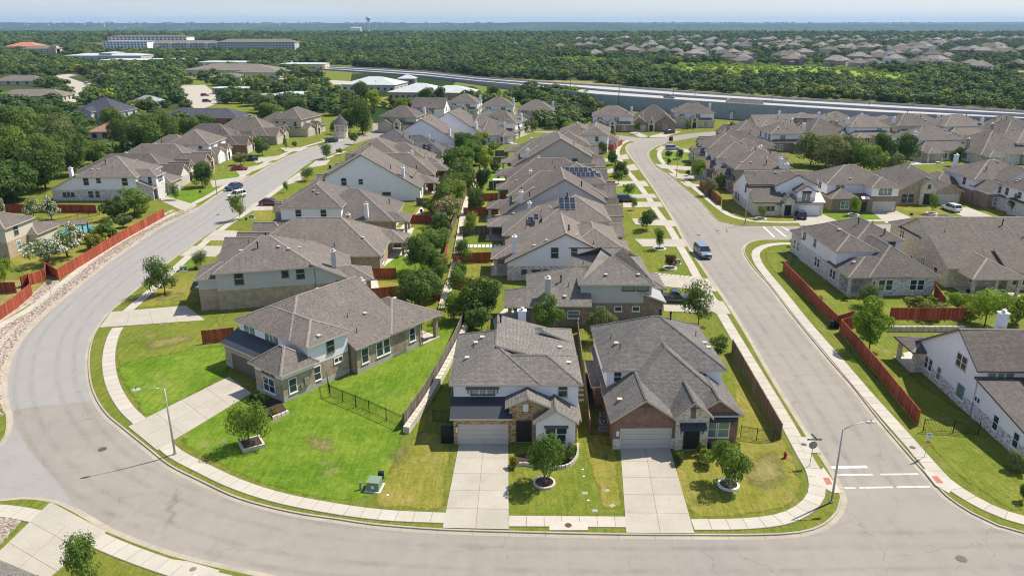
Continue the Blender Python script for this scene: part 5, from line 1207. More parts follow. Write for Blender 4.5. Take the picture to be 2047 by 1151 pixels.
simple('pale flat roofed store beside the far end of the highway, left of the dry verge',560,140,40,20,5,'pale','stonetan',0,.08,cat='building',wn=6)
simple('small tan roofed building among trees left of the blue canopy',420,166,22,14,4,'roof3','sideb',0,.3,cat='building',wn=4)
simple('white walled house with a tan roof near the pale far road',196,160,18,12,3.4,'roof3','stucco',0,.4,wn=3)
simple('small white building between the woods and the apartments',330,112,26,14,5,'pale','stucco',0,.1,cat='building',wn=4)
# ---------------------------------------------------------------- fences
def board_panel(L,h,m,seed):
    rng=random.Random(seed);mb=MB();n=int(round(L/.145));w=L/n
    for i in range(n):
        dz=rng.uniform(-.015,.01);dy=rng.uniform(0,.008);mb.box(i*w+.003,-.012-dy,.03,(i+1)*w-.003,.012-dy,h+dz)
    for z in (.3,h*.55,h-.25):mb.box(0,.012,z,L,.05,z+.09)
    mb.box(0,-.03,h+.005,L,.06,h+.04)
    return mb.mesh('fence_panel',M[m])
def post_mesh(h,m,s=.1):
    mb=MB();mb.box(-s/2,.0,-.2,s/2,s,h+.04);return mb.mesh('fence_post',M[m])
def iron_panel(L,h):
    mb=MB();n=int(L/.115)
    for i in range(n):x=(i+.5)*L/n;mb.box(x-.008,-.008,.08,x+.008,.008,h)
    for z in (.12,h-.16,h-.02):mb.box(0,-.015,z,L,.015,z+.03)
    return mb.mesh('railing',M['iron'])
def wire_panel(L,h):
    mb=MB();n=int(L/.2)
    for i in range(n):x=(i+.5)*L/n;mb.box(x-.006,-.006,.08,x+.006,.006,h)
    for z in (.1,h*.5,h-.03):mb.box(0,-.015,z,L,.015,z+.03)
    return mb.mesh('railing',M['galv'])
SEC=2.44
PN={}
def fence(px,m,label,h=1.85,group=None,z=0,kind='board',raise_=0):
    pts=W2(px,z);root=thing('wood_fence' if kind=='board' else 'metal_fence',label,'fence',(pts[0].x,pts[0].y,z+raise_),0,group)
    k=(m,h,kind)
    if k not in PN:
        if kind=='board':PN[k]=([board_panel(SEC,h,m,j) for j in range(3)],post_mesh(h,m))
        elif kind=='iron':PN[k]=([iron_panel(SEC,h)],post_mesh(h,'iron',.06))
        else:PN[k]=([wire_panel(SEC,h)],post_mesh(h,'galv',.05))
    P,Q=PN[k];c=0;o0=Vector((pts[0].x,pts[0].y,0))
    for a,b in zip(pts,pts[1:]):
        a=Vector((a.x,a.y,0));b=Vector((b.x,b.y,0));L=(b-a).length;n=max(1,round(L/SEC));ang=math.atan2(b.y-a.y,b.x-a.x);d=(b-a)/n
        for i in range(n):
            p=a+d*i-o0;link('fence_panel' if kind=='board' else 'railing',P[c%len(P)],root,(p.x,p.y,0),ang,(L/n/SEC,1,1))
            link('fence_post',Q,root,(p.x,p.y,0),ang);c+=1
        p=b-o0;link('fence_post',Q,root,(p.x,p.y,0),ang)
    return root
fence([(-60,680),(0,640),(33,617),(65,589),(61,568)],'fred','tall red stained board fence at the left edge, near part below the gravel notch')
fence([(61,568),(45,575)],'fred','short red fence return at the gravel notch, left edge')
fence([(45,575),(92,561),(95,546),(117,560)],'fred','red fence section stepping around the gravel notch behind the brown sign')
fence([(117,560),(240,484),(329,434)],'fred','long red stained fence running beside the pavement of the left street')
fence([(-40,587),(0,587),(33,586)],'fred','red fence in shade going off the left edge')
fence([(12,425),(100,425),(193,426)],'fred','red fence in shade at the foot of the whitewashed corner house')
fence([(1564,543),(1600,580),(1638,622),(1672,656)],'fred','long red fence beside the right pavement, upper run')
fence([(1672,656),(1706,645)],'fred','short red fence return in the middle of the right pavement')
fence([(1679,664),(1712,655)],'fred','shaded red fence return beside the street tree, right yard')
fence([(1679,664),(1750,746),(1833,851)],'fred','long red fence beside the right pavement, lower run ending at the iron fence')
fence([(1776,652),(1850,652),(1922,652)],'fred','red fence above the stone garden wall between the two right yards',raise_=.9)
fence([(1866,590),(1885,618)],'fred','small red fence section between the two right houses')
fence([(1398,373),(1440,410)],'fred','red fence beside the corner house with the navy roof')
fence([(1217,300),(1226,301),(1244,289)],'fred','small red fence around the lawn at the upper bend')
fence([(406,687),(469,680)],'fred','short dark red fence left of the house on the bend')
fence([(1580,415),(1603,418)],'fred','bright red gate section beside the white garage')
fence([(1462,704),(1510,790),(1559,878)],'fbrn','brown board fence along the pavement, right of the red brick house')
fence([(1154,668),(1166,760),(1178,869)],'fbrn','brown board fence between the two front houses')
fence([(1205,615),(1160,650),(1154,664)],'fbrn','brown fence behind the middle front house')
GF='back yard fences across the greenbelt'
for px,m,lab in (([(905,527),(985,524)],'fred','red back yard fence right of the greenbelt, just beyond the blue gabled house'),([(919,471),(1004,468)],'fgry','grey weathered back yard fence right of the greenbelt'),
    ([(927,432),(996,430)],'fred','red back yard fence right of the greenbelt, beyond the grey weathered one'),([(946,402),(1012,401)],'fred','red back yard fence right of the greenbelt, beside a round tree'),
    ([(978,377),(1013,376)],'fgry','dark back yard fence near the small white patio roof'),([(979,327),(1023,326)],'fgry','dark back yard fence high on the right of the greenbelt'),([(990,313),(1016,312)],'fgry','farthest dark back yard fence right of the greenbelt'),
    ([(905,572),(990,590)],'fred','red back yard fence behind the brown brick house'),
    ([(742,600),(817,592),(880,600)],'fred','red back yard fence behind the house on the bend'),([(744,558),(792,557)],'fred','red back yard fence below the bright green lawn, left of the greenbelt'),
    ([(784,495),(833,494)],'fgry','dark back yard fence left of the greenbelt, above the bright green lawn'),([(808,446),(875,448)],'fred','red back yard fence left of the greenbelt with a white planter'),
    ([(833,411),(875,415)],'fgry','dark back yard fence left of the greenbelt behind the brown house'),([(856,382),(895,383)],'fred','red back yard fence left of the greenbelt beside the pale blue gable'),
    ([(869,350),(900,355)],'fred','small red back yard fence high on the left of the greenbelt'),([(884,331),(898,331)],'fgry','smallest dark back yard fence left of the greenbelt')):
    fence(px,m,lab,group=GF)
fence([(873,574),(892,516),(895,493)],'fred','red fence running away up the middle of the greenbelt')
fence([(895,493),(904,463),(921,416),(940,380),(962,340),(975,310),(995,288),(1015,277)],'fbrn','weathered fence following the greenbelt to its far end')
fence([(660,793),(738,825),(808,857)],'iron','black iron fence across the green side lawn',1.5,kind='iron')
fence([(655,770),(660,793)],'iron','short black iron gate post section by the house on the bend',1.5,kind='iron')
fence([(1480,874),(1512,880),(1545,882)],'iron','black iron fence between the brick house and the brown fence',1.4,kind='iron')
fence([(1845,862),(1905,865),(1955,870)],'iron','black iron fence across the shaded lawn of the white house',1.5,kind='iron')
fence([(866,842),(906,846)],'iron','black iron fence in shade left of the middle front garage',1.4,kind='iron')
fence([(1178,869),(1222,872)],'iron','black iron fence beside the air conditioners',1.4,kind='iron')
fence([(60,470),(64,445),(110,450),(200,430)],'iron','thin iron fence around the pool garden',1.2,kind='iron')
fence([(300,345),(330,330)],'fbrn','fence between trees',1.5) if False else None
# retaining wall with a fence on top, between the bend house and the middle front house
rw=W2([(812,866),(850,812),(885,752),(915,695),(938,640)])
t=thing('retaining_wall','low limestone block retaining wall under the grey fence left of the middle front house','wall',(0,0,0))
_rm={}
def wallblocks(t,pts,h,th,bl,cap=True,m='lime'):
    l=resample([Vector(p[:2]) for p in pts],bl);rng=random.Random(5)
    for i in range(len(l)-1):
        d=(l[i+1]-l[i]);ang=math.atan2(d.y,d.x)
        for r_ in range(max(1,round(h/.4))):
            k=rng.randrange(3)
            if ('b',k,m,bl,th) not in _rm:
                mb=MB();w=bl-.025;mb.hexa([(0.01,-th/2,0),(w,-th/2,0),(w,th/2,0),(0.01,th/2,0)],[(.03,-th/2+.02+k*.01,.385),(w-.02,-th/2+.03,.38),(w-.03,th/2-.02,.385),(.02,th/2-.03,.39)]);_rm[('b',k,m,bl,th)]=mb.mesh('block',M[m])
            link('block',_rm[('b',k,m,bl,th)],t,(l[i].x,l[i].y,-.02+r_*.39),ang)
wallblocks(t,rw,.8,.7,1.15,m='conc2') if False else wallblocks(t,rw,.8,.7,1.15)
fence([(808,857),(846,803),(880,745),(909,690),(932,637)],'fgry','weathered board fence on the limestone wall between the two green side yards',1.45,raise_=.35)
t=thing('retaining_wall','pale limestone strip wall running up the greenbelt beside the fence','wall',(0,0,0))
wallblocks(t,W2([(884,620),(892,590),(904,552),(912,515),(918,480),(924,440),(932,408),(944,376),(958,348),(972,318),(988,293),(1008,280)]),.4,1.3,1.5)
t=thing('garden_wall','rubble stone garden wall under the red fence on the right','wall',(0,0,0))
wallblocks(t,W2([(1776,662),(1850,662),(1925,662)]),.8,.4,.8)
t=thing('garden_kerb','pale stone edging curving round the bed of the middle front house','edging',(0,0,0))
wallblocks(t,[(p.x,p.y) for p in smooth(W2([(1020,934),(1045,930),(1075,934),(1110,938),(1138,932),(1153,915),(1155,893)]),.3)],.2,.22,.42)
t=thing('garden_kerb','pale stone edging under the front corner of the house on the bend','edging',(0,0,0))
wallblocks(t,W2([(545,838),(562,832),(577,825)]),.4,.3,.5)
# flower beds
struct(sheet('mulch_bed',W2([(1018,915),(1050,905),(1075,920),(1092,895),(1155,890),(1153,915),(1138,930),(1075,932),(1045,928),(1020,932)]),.034,M['dirt']))
struct(sheet('mulch_bed',W2([(500,790),(560,800),(575,822),(545,835),(505,810)]),.034,M['dirt']))
struct(sheet('mulch_bed',W2([(1385,880),(1470,878),(1465,905),(1400,905)]),.034,M['dirt']))
# ---------------------------------------------------------------- trees
def leafmesh(name,n,seed,size,lobes=9,squash=.8,spiky=0.,top=1.,mats=('oak',),frac=(),core=True):
    """crown of leaf-sized faces, unit radius, centred on the origin"""
    rs=np.random.RandomState(seed);C=[];Rr=[]
    for i in range(int(lobes*1.5)):
        d=rs.normal(size=3);d/=np.linalg.norm(d);r=rs.uniform(.2,.42)
        q=d*rs.uniform(.38,.85)*(1-r*.3);q[2]*=squash
        C.append(q);Rr.append(r)
    C.append(np.array([0,0,0.]));Rr.append(.5)
    C=np.array(C);Rr=np.array(Rr);w=Rr**2;w/=w.sum()
    idx=rs.choice(len(C),n,p=w);D=rs.normal(size=(n,3));D/=np.linalg.norm(D,axis=1)[:,None]
    rad=Rr[idx]*(1-rs.rand(n)**2*.30)
    if spiky:
        k=rs.rand(n)<.35;rad=np.where(k,Rr[idx]*(1+spiky*rs.rand(n)),rad)
        # pull the outliers onto a few branch directions
        B=rs.normal(size=(26,3));B/=np.linalg.norm(B,axis=1)[:,None];B[:,2]=np.abs(B[:,2])*.8
        bi=rs.randint(0,26,n);D=np.where(k[:,None],B[bi]+rs.normal(size=(n,3))*.13,D);D/=np.linalg.norm(D,axis=1)[:,None]
    P=C[idx]+D*rad[:,None]*np.array([1,1,squash])
    Nn=D+rs.normal(size=(n,3))*.40+np.array([.1,.05,.35]);Nn/=np.linalg.norm(Nn,axis=1)[:,None]
    T=np.cross(Nn,rs.normal(size=(n,3)));T/=np.linalg.norm(T,axis=1)[:,None];B=np.cross(Nn,T)
    s=size*rs.uniform(.6,1.3,n)[:,None]
    T=T*s;B=B*s*.62
    V=np.stack([P-T*1.,P-B*.8+T*.1,P+T*1.,P+B*.8-T*.1],1).reshape(-1,3)
    nv=len(V);me=bpy.data.meshes.new(name)
    me.vertices.add(nv);me.vertices.foreach_set('co',V.ravel())
    me.loops.add(nv);me.loops.foreach_set('vertex_index',np.arange(nv,dtype=np.int32))
    me.polygons.add(n);me.polygons.foreach_set('loop_start',np.arange(0,nv,4,dtype=np.int32))
    try:me.polygons.foreach_set('loop_total',np.full(n,4,dtype=np.int32))
    except Exception:pass
    for m in mats:me.materials.append(M[m])
    if len(mats)>1:
        mi=np.zeros(n,dtype=np.int32);r=rs.rand(n);out=(np.linalg.norm(P,axis=1)>.5);mi[(r<frac[0])&out]=1;me.polygons.foreach_set('material_index',mi)
    me.update(calc_edges=True);me.validate();return me
CR={}
def crowns():
    for k in range(4):CR['ash',k]=leafmesh('crown',5200,10+k,.052,10,.85,.12)
    for k in range(3):CR['airy',k]=leafmesh('crown',3400,20+k,.05,8,.85,.45)
    for k in range(4):CR['oak',k]=leafmesh('crown',4600,30+k,.058,13,.72,.1)
    for k in range(3):CR['bush',k]=leafmesh('crown',1800,40+k,.085,7,.8,.1)
    for k in range(3):CR['blossom',k]=leafmesh('crown',3200,50+k,.055,8,.85,.15,mats=('oak','flower'),frac=(.42,))
    CR['pink',0]=leafmesh('crown',2400,60,.06,8,.85,.15,mats=('olive','pink'),frac=(.22,))
    for k in range(3):CR['big',k]=leafmesh('crown',7500,70+k,.042,18,.7,.1)
    for k in range(4):CR['small',k]=leafmesh('crown',1300,80+k,.095,9,.8,.1)
crowns()
def trunkmesh(seed,multi=1):
    rng=random.Random(seed);mb=MB()
    for q in range(multi):
        a0=rng.random()*6.28;off=.05*(multi>1)
        b=(off*math.cos(a0),off*math.sin(a0),0);lean=.06 if multi==1 else .22
        k1=(b[0]+lean*math.cos(a0)*.4,b[1]+lean*math.sin(a0)*.4,.5);k2=(b[0]+lean*math.cos(a0),b[1]+lean*math.sin(a0),1.)
        mb.tube([(b[0],b[1],-.1),(b[0],b[1],.05),k1,k2],[.085,.065,.052,.045] if multi==1 else [.05,.042,.036,.03],8)
        for j in range(6 if multi==1 else 3):
            a=a0+j*6.283/6+rng.uniform(-.3,.3);r=rng.uniform(.5,.75);z=rng.uniform(1.35,1.9)
            mb.tube([k2,(k2[0]+math.cos(a)*r*.4,k2[1]+math.sin(a)*r*.4,1+(z-1)*.55),(math.cos(a)*r,math.sin(a)*r,z)],[.036,.024,.01],6)
        mb.tube([k2,(k2[0]*.5,k2[1]*.5,1.5),(0,0,2.1)],[.04,.026,.01],6)
    return mb.mesh('trunk',M['bark'],True)
TR=[trunkmesh(1),trunkmesh(2),trunkmesh(3,3),trunkmesh(4,4)]
def tree(px,py,wpx,hpx,kind,leaf,label,cfrac=.5,k=0,group=None,cat='tree',multi=False,ring=None):
    """base at the pixel; crown width and full height given in photograph pixels at that distance"""
    x,y=at(px,py);d=y*_c+HCAM*_s;r=wpx*d/F/2;dep=math.atan2(HCAM,y);h=hpx*d/F/math.cos(dep)
    rz=(px*7.3+py*3.1)%6.28
    t=thing('tree' if cat=='tree' else 'shrub',label,cat,(x,y,0),rz,group)
    ks=[q for q in CR if q[0]==kind];cm=CR[ks[k%len(ks)]]
    if 870<px<1000 and py<660 and 300<py:r*=1.14;h*=1.06
    if 830<px<870 and py<660:r*=1.05
    ch=h*(1-cfrac*.30) if cat=='tree' else h
    zc=h-ch*.5 if cat=='tree' else h*.45
    if kind in('big','oak') and cat=='tree':ch=h*1.06;zc=h*.52
    c=link('crown',cm,t,(0,0,zc),0,(r*(1.0+.16*math.sin(px*1.7+k)),r*(1.08+.12*math.cos(py*2.3+k)),max(ch*.70,r*.6)))
    if leaf and len(cm.materials)==1:c.material_slots[0].link='OBJECT';c.material_slots[0].material=M[leaf]
    s=max(r*.55,.5);th=max(h*.35,zc*.6) if cat=='tree' else h*.2
    tm=TR[2+k%2] if multi else TR[k%2]
    link('trunk',tm,t,(0,0,0),0,(s*1.1 if cat=='tree' else s,s*1.1 if cat=='tree' else s,th))
    if ring:
        rr,mm=ring;mb=MB();n=18
        for i in range(n):
            a0,a1=6.283*i/n,6.283*(i+.93)/n
            q=[(rr*math.cos(a0),rr*math.sin(a0)),(rr*math.cos(a1),rr*math.sin(a1)),((rr-.2)*math.cos(a1),(rr-.2)*math.sin(a1)),((rr-.2)*math.cos(a0),(rr-.2)*math.sin(a0))]
            mb.hexa([(p[0],p[1],-.02) for p in q],[(p[0],p[1],.2) for p in q])
        o=mb.build('tree_ring',M[mm],None,loc=(x,y,0));tag(o,'edging stones round the '+' '.join(label.split(',')[0].split()[:11]),'edging')
        mb=MB();mb.cyl(0,0,-.02,.1,rr-.18,20);o2=mb.build('mulch',M['dirt'],o)
    return t
tree(500,892,80,92,'airy','ash','young ash tree in a square stone planter before the bend house',.35,0)
mb=MB();
for a,b,c,d in ((-1.1,-1.1,1.1,-.9),(-1.1,.9,1.1,1.1),(-1.1,-.9,-.9,.9),(.9,-.9,1.1,.9)):mb.box(a,b,-.02,c,d,.38)
x,y=at(503,890);o=mb.build('square_planter',M['trim'],None,loc=(x,y,0),rz=.55);tag(o,'square stone planter edging on the green lawn, left front','planter')
mb=MB();mb.box(-.9,-.9,-.02,.9,.9,.3);mb.build('mulch',M['dirt'],o)
tree(1088,966,84,92,'ash','ash','round topped ash in the lawn of the middle front house, right of its driveway',.45,1,ring=(1.05,'trim'))
tree(1456,970,78,92,'ash','ash','feathery ash in a white ring on the lawn of the red brick house',.45,2,ring=(1.0,'white'))
tree(168,1172,84,90,'airy','ash','small ash tree cut by the bottom edge at the lower left',.2,1)
tree(330,588,82,72,'airy','oak','dark spreading tree on the yellow lawn beside the left pavement',.4,2)
tree(402,536,32,38,'airy','olive','thin reddish young tree between two driveways on the left street',.5,0)
tree(480,440,38,52,'airy','ash','upright young tree beside the driveway with the green box, left street',.4,1)
L=[# greenbelt
(838,628,112,98,'ash','oak','largest tree of the greenbelt, right behind the back corner of the house on the bend'),(845,545,78,70,'ash','oak','grey green tree beside the bright back lawn in the greenbelt'),
(868,510,62,60,'ash','ash','round green tree in the greenbelt above the grey green one'),(886,478,40,48,'oak','oak','narrow dark tree pressed against the greenbelt fence'),(893,448,54,58,'pink','', 'pink flowering tree in the middle of the greenbelt'),
(884,425,54,52,'oak','oak','dark tree left of the greenbelt fence by a dark back fence'),(909,408,50,52,'ash','ash','light green tree left of the fence, beside the red back fence'),(925,530,34,48,'airy','oak','slim tree on the lawn with the white pavers'),
(938,470,38,42,'airy','ash','thin tree beside the curved wall right of the greenbelt'),(951,430,36,50,'oak','oak','round dark tree at the end of a red back fence'),(912,590,44,52,'airy','ash','small leafy tree at the foot of the greenbelt walk'),
(907,640,50,50,'ash','lightleaf','bright yellow green small tree in a planter behind the lush side lawn'),(957,640,80,86,'ash','oak','big dark tree behind the middle front house, left one'),(962,662,60,46,'bush','oak','low dark tree at the fence corner behind the middle front house'),
(930,385,60,60,'oak','oak','dark tree in the greenbelt beyond the pink one'),(921,350,58,52,'oak','ash','mid green tree in the upper greenbelt, left of the fence'),(938,328,48,44,'ash','ash','round tree of the upper greenbelt'),(928,308,48,40,'oak','oak','dark tree high in the greenbelt beside a patio'),
(964,385,36,52,'oak','oak','dense tree right of the upper greenbelt fence'),(970,345,30,40,'ash','lightleaf','bright green tree right of the upper greenbelt fence'),(962,292,28,30,'ash','lightleaf','bright green tree at the top of the greenbelt by a pale house'),(984,275,34,40,'oak','oak','dark tree at the head of the greenbelt'),
(1030,275,26,30,'oak','oak','dark tree behind the head of the greenbelt, left of a pair'),(1046,270,26,30,'oak','oak','dark tree behind the head of the greenbelt, right of a pair'),(985,310,24,26,'bush','ash','bushy small tree beside the top of the greenbelt walk'),
(950,330,40,36,'oak','ash','tree filling the gap of the upper greenbelt'),(905,330,40,36,'oak','oak','tree against the back fences, upper greenbelt'),
# behind the front houses
(1095,668,68,72,'ash','ash','round ash tree before the brown brick wall, left of two'),(1198,684,66,72,'ash','olive','rounded paler tree before the brown brick wall, right of two'),(1396,648,68,80,'airy','oak','leafy tree by the street behind the red brick house'),
(1440,700,40,34,'bush','oak','dark bush at the rear corner of the brick house beside the brown fence'),
# right yards
(1737,700,80,92,'ash','lightleaf','bright yellow green tree between the two runs of red fence'),(1730,612,50,46,'airy','olive','grey olive tree at the porch of the whitewashed house'),(1845,630,74,42,'bush','yellowleaf','wide yellow shrub on the back lawn before the red fence'),
(1912,622,54,44,'ash','lightleaf','round bright shrub tree right of the wide yellow shrub'),(1932,640,42,34,'bush','yellowleaf','small yellow green shrub beside the round bright one'),(1968,652,90,78,'airy','lightleaf','large bright feathery tree behind the white chimney'),(2032,650,56,62,'bush','ash','green shrub at the right edge behind the white house'),
(2030,940,44,44,'bush','olive','grey green shrub against the right edge by the white house'),(2044,1000,20,40,'bush','oak','dark bush cut by the right edge near the road'),
# middle street, left verge
(1293,460,38,44,'ash','oak','dark dense street tree, on the lawn above the one with stones'),(1318,498,28,42,'airy','oak','slim street tree in a stone ring, left of the middle street'),(1339,537,26,34,'ash','pink2','small reddish round tree beside the stepping stones'),
(1268,420,18,24,'airy','ash','thin young tree beside the black parked car'),(1240,352,32,34,'oak','oak','dark street tree where the middle street starts to bend'),(1222,330,28,30,'oak','oak','dark tree left of the bend, above the driveway'),
(1257,392,26,30,'ash','ash','green street tree by the pavement, left of the middle street'),(1236,368,30,30,'bush','ash','bushy tree by the garage on the middle street'),(1205,308,20,26,'ash','ash','small tree by the red fence at the upper bend'),(1226,277,10,20,'airy','ash','tiny young tree on the corner lawn at the upper bend'),
# right verge
(1393,358,34,48,'ash','lightleaf','bright green young tree on the right of the upper middle street'),(1418,392,34,42,'pink','', 'pink tinged flowering shrub over the red fence at the corner house'),(1438,378,24,34,'bush','ash','rounded green shrub beside the corner house'),
(1375,352,14,14,'bush','oak','small round dark bush near the bright young tree'),(1336,316,15,18,'ash','oak','small round tree by the silver vehicle'),(1357,318,20,20,'oak','oak','dark tree in shade beside the silver vehicle'),(1341,284,16,14,'bush','pink2','reddish shrub at the inside of the upper bend'),(1337,328,12,12,'bush','oak','tiny round bush by the driveway under the silver vehicle'),
(1274,268,18,24,'bush','oak','dark rounded tree before the upper bend houses'),(1374,258,14,16,'ash','lightleaf','tiny bright tree before the far right bend house'),
(1521,438,18,30,'airy','olive','brownish young tree in a ring on the corner lawn'),(1585,492,16,24,'airy','ash','tiny tree on the lawn of the whitewashed house'),
(1508,420,20,18,'bush','yellowleaf','golden low shrub before the corner house, left'),(1530,420,20,18,'bush','olive','grey green low shrub before the corner house, middle'),(1550,420,18,16,'bush','pink2','reddish low shrub before the corner house, right'),
(1706,430,24,36,'ash','lightleaf','young green tree by the second house of the side street'),(1862,427,20,44,'airy','ash','slim tree in front of the arched white entry'),(2025,428,34,38,'ash','oak','round dark tree on the lawn of the fourth house, side street'),
# cluster behind the side street
(1690,338,95,66,'big','olive','wide olive green tree mass behind the side street roofs'),(1650,332,50,46,'oak','olive','olive green tree left of the wide mass'),(1766,325,44,66,'oak','oak','tall dark tree right of the wide olive mass'),(1812,325,46,56,'oak','oak','second dark tree, right of the tall one'),
(1752,345,46,48,'ash','ash','bright rounded tree low in the group behind the side street'),(1785,350,40,40,'ash','olive','lower right tree of the group behind the side street'),(1908,332,28,42,'oak','oak','dark tree beside the patio house'),(1545,262,16,20,'oak','oak','small dark tree among the far roofs'),(1465,255,24,12,'bush','olive','low grey bush before the far white gable'),
(1535,215,22,20,'oak','lightleaf','bright green tree right of the lone gabled house at the highway wall'),(1562,214,14,12,'bush','oak','small dark tree behind the lone gabled house'),
# left street
(405,374,50,50,'oak','oak','round dark street tree on the lush lawn, left street near the lamp post'),(352,400,26,32,'airy','ash','small tree by the yellow bed, left street'),(525,311,38,36,'oak','oak','round street tree by the dark blue pickup'),(481,330,28,28,'ash','olive','olive tree behind the red car'),
(575,275,14,22,'airy','ash','tiny street tree on the left street, upper lawn'),(616,362,28,30,'airy','ash','leggy young tree on the right side of the left street'),(573,385,14,22,'airy','ash','tiny young tree right of the white vehicle'),(653,318,32,32,'airy','ash','young tree before the pale garage, upper left street'),
(680,310,18,14,'bush','ash','small tree by the road, upper left street'),(571,300,12,24,'airy','lightleaf','thin bright tree by the brick garage'),(668,268,20,26,'ash','ash','small bushy tree before the turret'),(590,295,12,14,'bush','oak','dark shrub by the arched entry'),(708,288,24,22,'bush','ash','shrub group at the top of the left street'),
(725,268,66,70,'big','oak','big dark live oak at the top of the left street'),(700,262,34,42,'oak','oak','dark oak beside the big live oak'),(812,255,36,36,'oak','oak','round oak beside the far white garage'),
(728,262,22,16,'bush','ash','low shrub under the big live oak'),
# left gardens
(232,440,58,50,'bush','juniper','dark evergreen bush at the end of the left garden'),(270,432,76,52,'ash','ash','wide green shrub tree leaning over the red fence'),(285,425,50,44,'bush','lightleaf','bright part of the shrub row over the red fence'),(248,455,38,30,'bush','olive','grey blue shrub behind the red fence'),
(212,482,58,46,'bush','ash','green shrub behind the red fence by the pergola'),(192,498,52,40,'bush','yellowleaf','yellow flowering shrub by the pergola'),
(68,440,40,44,'blossom','', 'white flowering crepe myrtle by the shaded red fence, left of two'),(105,440,42,44,'blossom','', 'white flowering crepe myrtle by the shaded red fence, right of two'),
(95,530,72,54,'blossom','', 'large white flowering shrub tree before the pool, left one'),(136,515,64,52,'blossom','', 'large white flowering shrub tree before the pool, middle one'),(150,490,52,44,'blossom','', 'white flowering shrub behind the other two by the pergola'),(5,432,16,40,'blossom','', 'white flowering shrub cut by the left edge'),
(10,565,36,52,'ash','lightleaf','small bright tree on the yellow lawn at the left edge'),
# dark woods right behind the first houses on the left
(12,405,86,90,'big','oak','broad oak at the left edge, behind the white flowering shrub'),(92,378,100,104,'big','oak','broad oak just behind the white chimney of the whitewashed corner house'),(145,352,92,98,'big','oak','broad oak filling the gap behind the second house of the left street'),
(58,352,104,92,'big','ash','wide lighter oak in the left woods, two trees behind the white chimney'),(120,322,96,90,'big','olive','wide olive green oak in the left woods'),(20,330,112,92,'big','oak','huge dark oak at the left edge of the woods'),(80,298,96,78,'big','ash','wide oak high in the left woods below the pale houses'),
(28,285,90,70,'big','oak','dark oak at the far left edge under the pale roofs'),(152,298,74,66,'oak','oak','round oak left of the red tiled roof'),(192,330,60,56,'ash','ash','mid green tree behind the brown roofed house, left'),
(250,302,78,74,'big','oak','dark oak in front of the red tiled roof, leftmost of three'),(292,304,92,80,'big','oak','dark oak behind the left street roofs, middle of three'),(338,296,84,74,'big','oak','dark oak behind the left street roofs, right of three'),(378,278,60,48,'oak','oak','dark oak before the brick end of the long slate roof'),
(222,262,52,46,'oak','ash','tree beside the arched entry of the slate roofed house'),(110,268,70,62,'oak','oak','dark round oak left of the slate roofed house'),(408,262,44,32,'oak','oak','low oak right of the long slate roof'),
(545,245,60,44,'oak','ash','tree behind the steep roofs at the top of the left street, left'),(590,232,50,36,'oak','oak','tree behind the steep roofs at the top of the left street, right'),(528,225,56,40,'ash','olive','olive tree at the corner of the green meadow'),(450,232,14,16,'bush','juniper','small round dark bush in the green meadow'),
(505,212,44,34,'oak','oak','oak before the pale flat roof'),(700,215,40,34,'oak','oak','dark tree before the left school building'),(748,215,34,38,'ash','lightleaf','bright round tree before the right school building'),(722,205,46,40,'oak','oak','dark oak at the corner of the left school building'),
(850,206,34,34,'oak','oak','dark tree before the right school roof, left'),(880,204,28,30,'oak','oak','dark tree before the right school roof, right'),(745,232,18,28,'bush','oak','slim dark evergreen on the yellow field'),(800,228,26,30,'ash','lightleaf','bright tree left of the white gabled house'),
(948,193,30,22,'oak','oak','oak right of the school roof, left of a pair'),(985,195,34,24,'oak','oak','oak right of the school roof, right of a pair'),(1065,262,24,26,'bush','ash','leafy bush beside the cream walled house'),(1135,262,26,22,'bush','lightleaf','light bush in the gap above the middle roofs'),
(1620,330,84,66,'big','olive','wide olive tree, left end of the mass behind the side street'),(1662,342,84,70,'big','olive','wide tree in the middle of the mass behind the side street'),(1725,348,84,70,'big','ash','wide mid green tree low in the mass behind the side street'),
# fuller greenbelt
(868,552,56,54,'ash','oak','tree filling the greenbelt row beside the lush back lawn'),(898,440,40,46,'ash','ash','light tree behind the pink flowering one'),(908,392,48,46,'airy','oak','thin dark tree in the middle of the greenbelt row'),
(928,355,44,42,'ash','ash','light green tree of the upper greenbelt row by the fence'),(942,318,40,38,'airy','oak','loose dark tree of the upper greenbelt row'),(956,302,36,34,'ash','olive','olive tree closing the upper end of the greenbelt row'),(830,540,50,44,'airy','olive','pale loose tree at the edge of the lush back lawn'),
(858,492,44,40,'bush','ash','leafy bush between two large trees of the greenbelt, lower'),(874,462,42,40,'bush','olive','olive bush at the foot of the pink flowering tree'),(898,398,44,40,'bush','oak','dark bush in the middle greenbelt'),(915,368,44,38,'bush','ash','green bush in the upper greenbelt by a patio'),
(920,335,46,38,'bush','oak','dark bush high in the greenbelt'),(936,300,40,34,'bush','ash','light bush high in the greenbelt'),(948,312,36,34,'oak','oak','small oak against the upper greenbelt fence'),(815,590,50,44,'bush','oak','dark bush at the left foot of the largest greenbelt tree'),(868,600,50,48,'bush','oak','dark bush at the right foot of the largest greenbelt tree'),
(945,655,40,40,'bush','ash','green bush at the rear of the middle front house'),(975,625,44,48,'oak','oak','dark tree beside the small back patio'),(918,560,34,36,'bush','ash','bush beside the pale strip wall'),(952,400,30,30,'bush','oak','bush beside a red fence right of the greenbelt'),(975,320,26,26,'bush','ash','bush in the upper back yards right of the greenbelt'),(990,345,24,22,'bush','oak','bush by the dark back fence'),
(880,565,40,42,'ash','ash','slim leaning tree beside the red greenbelt fence'),(862,428,36,34,'bush','ash','bush beside the patio chair left of the greenbelt'),
# front beds
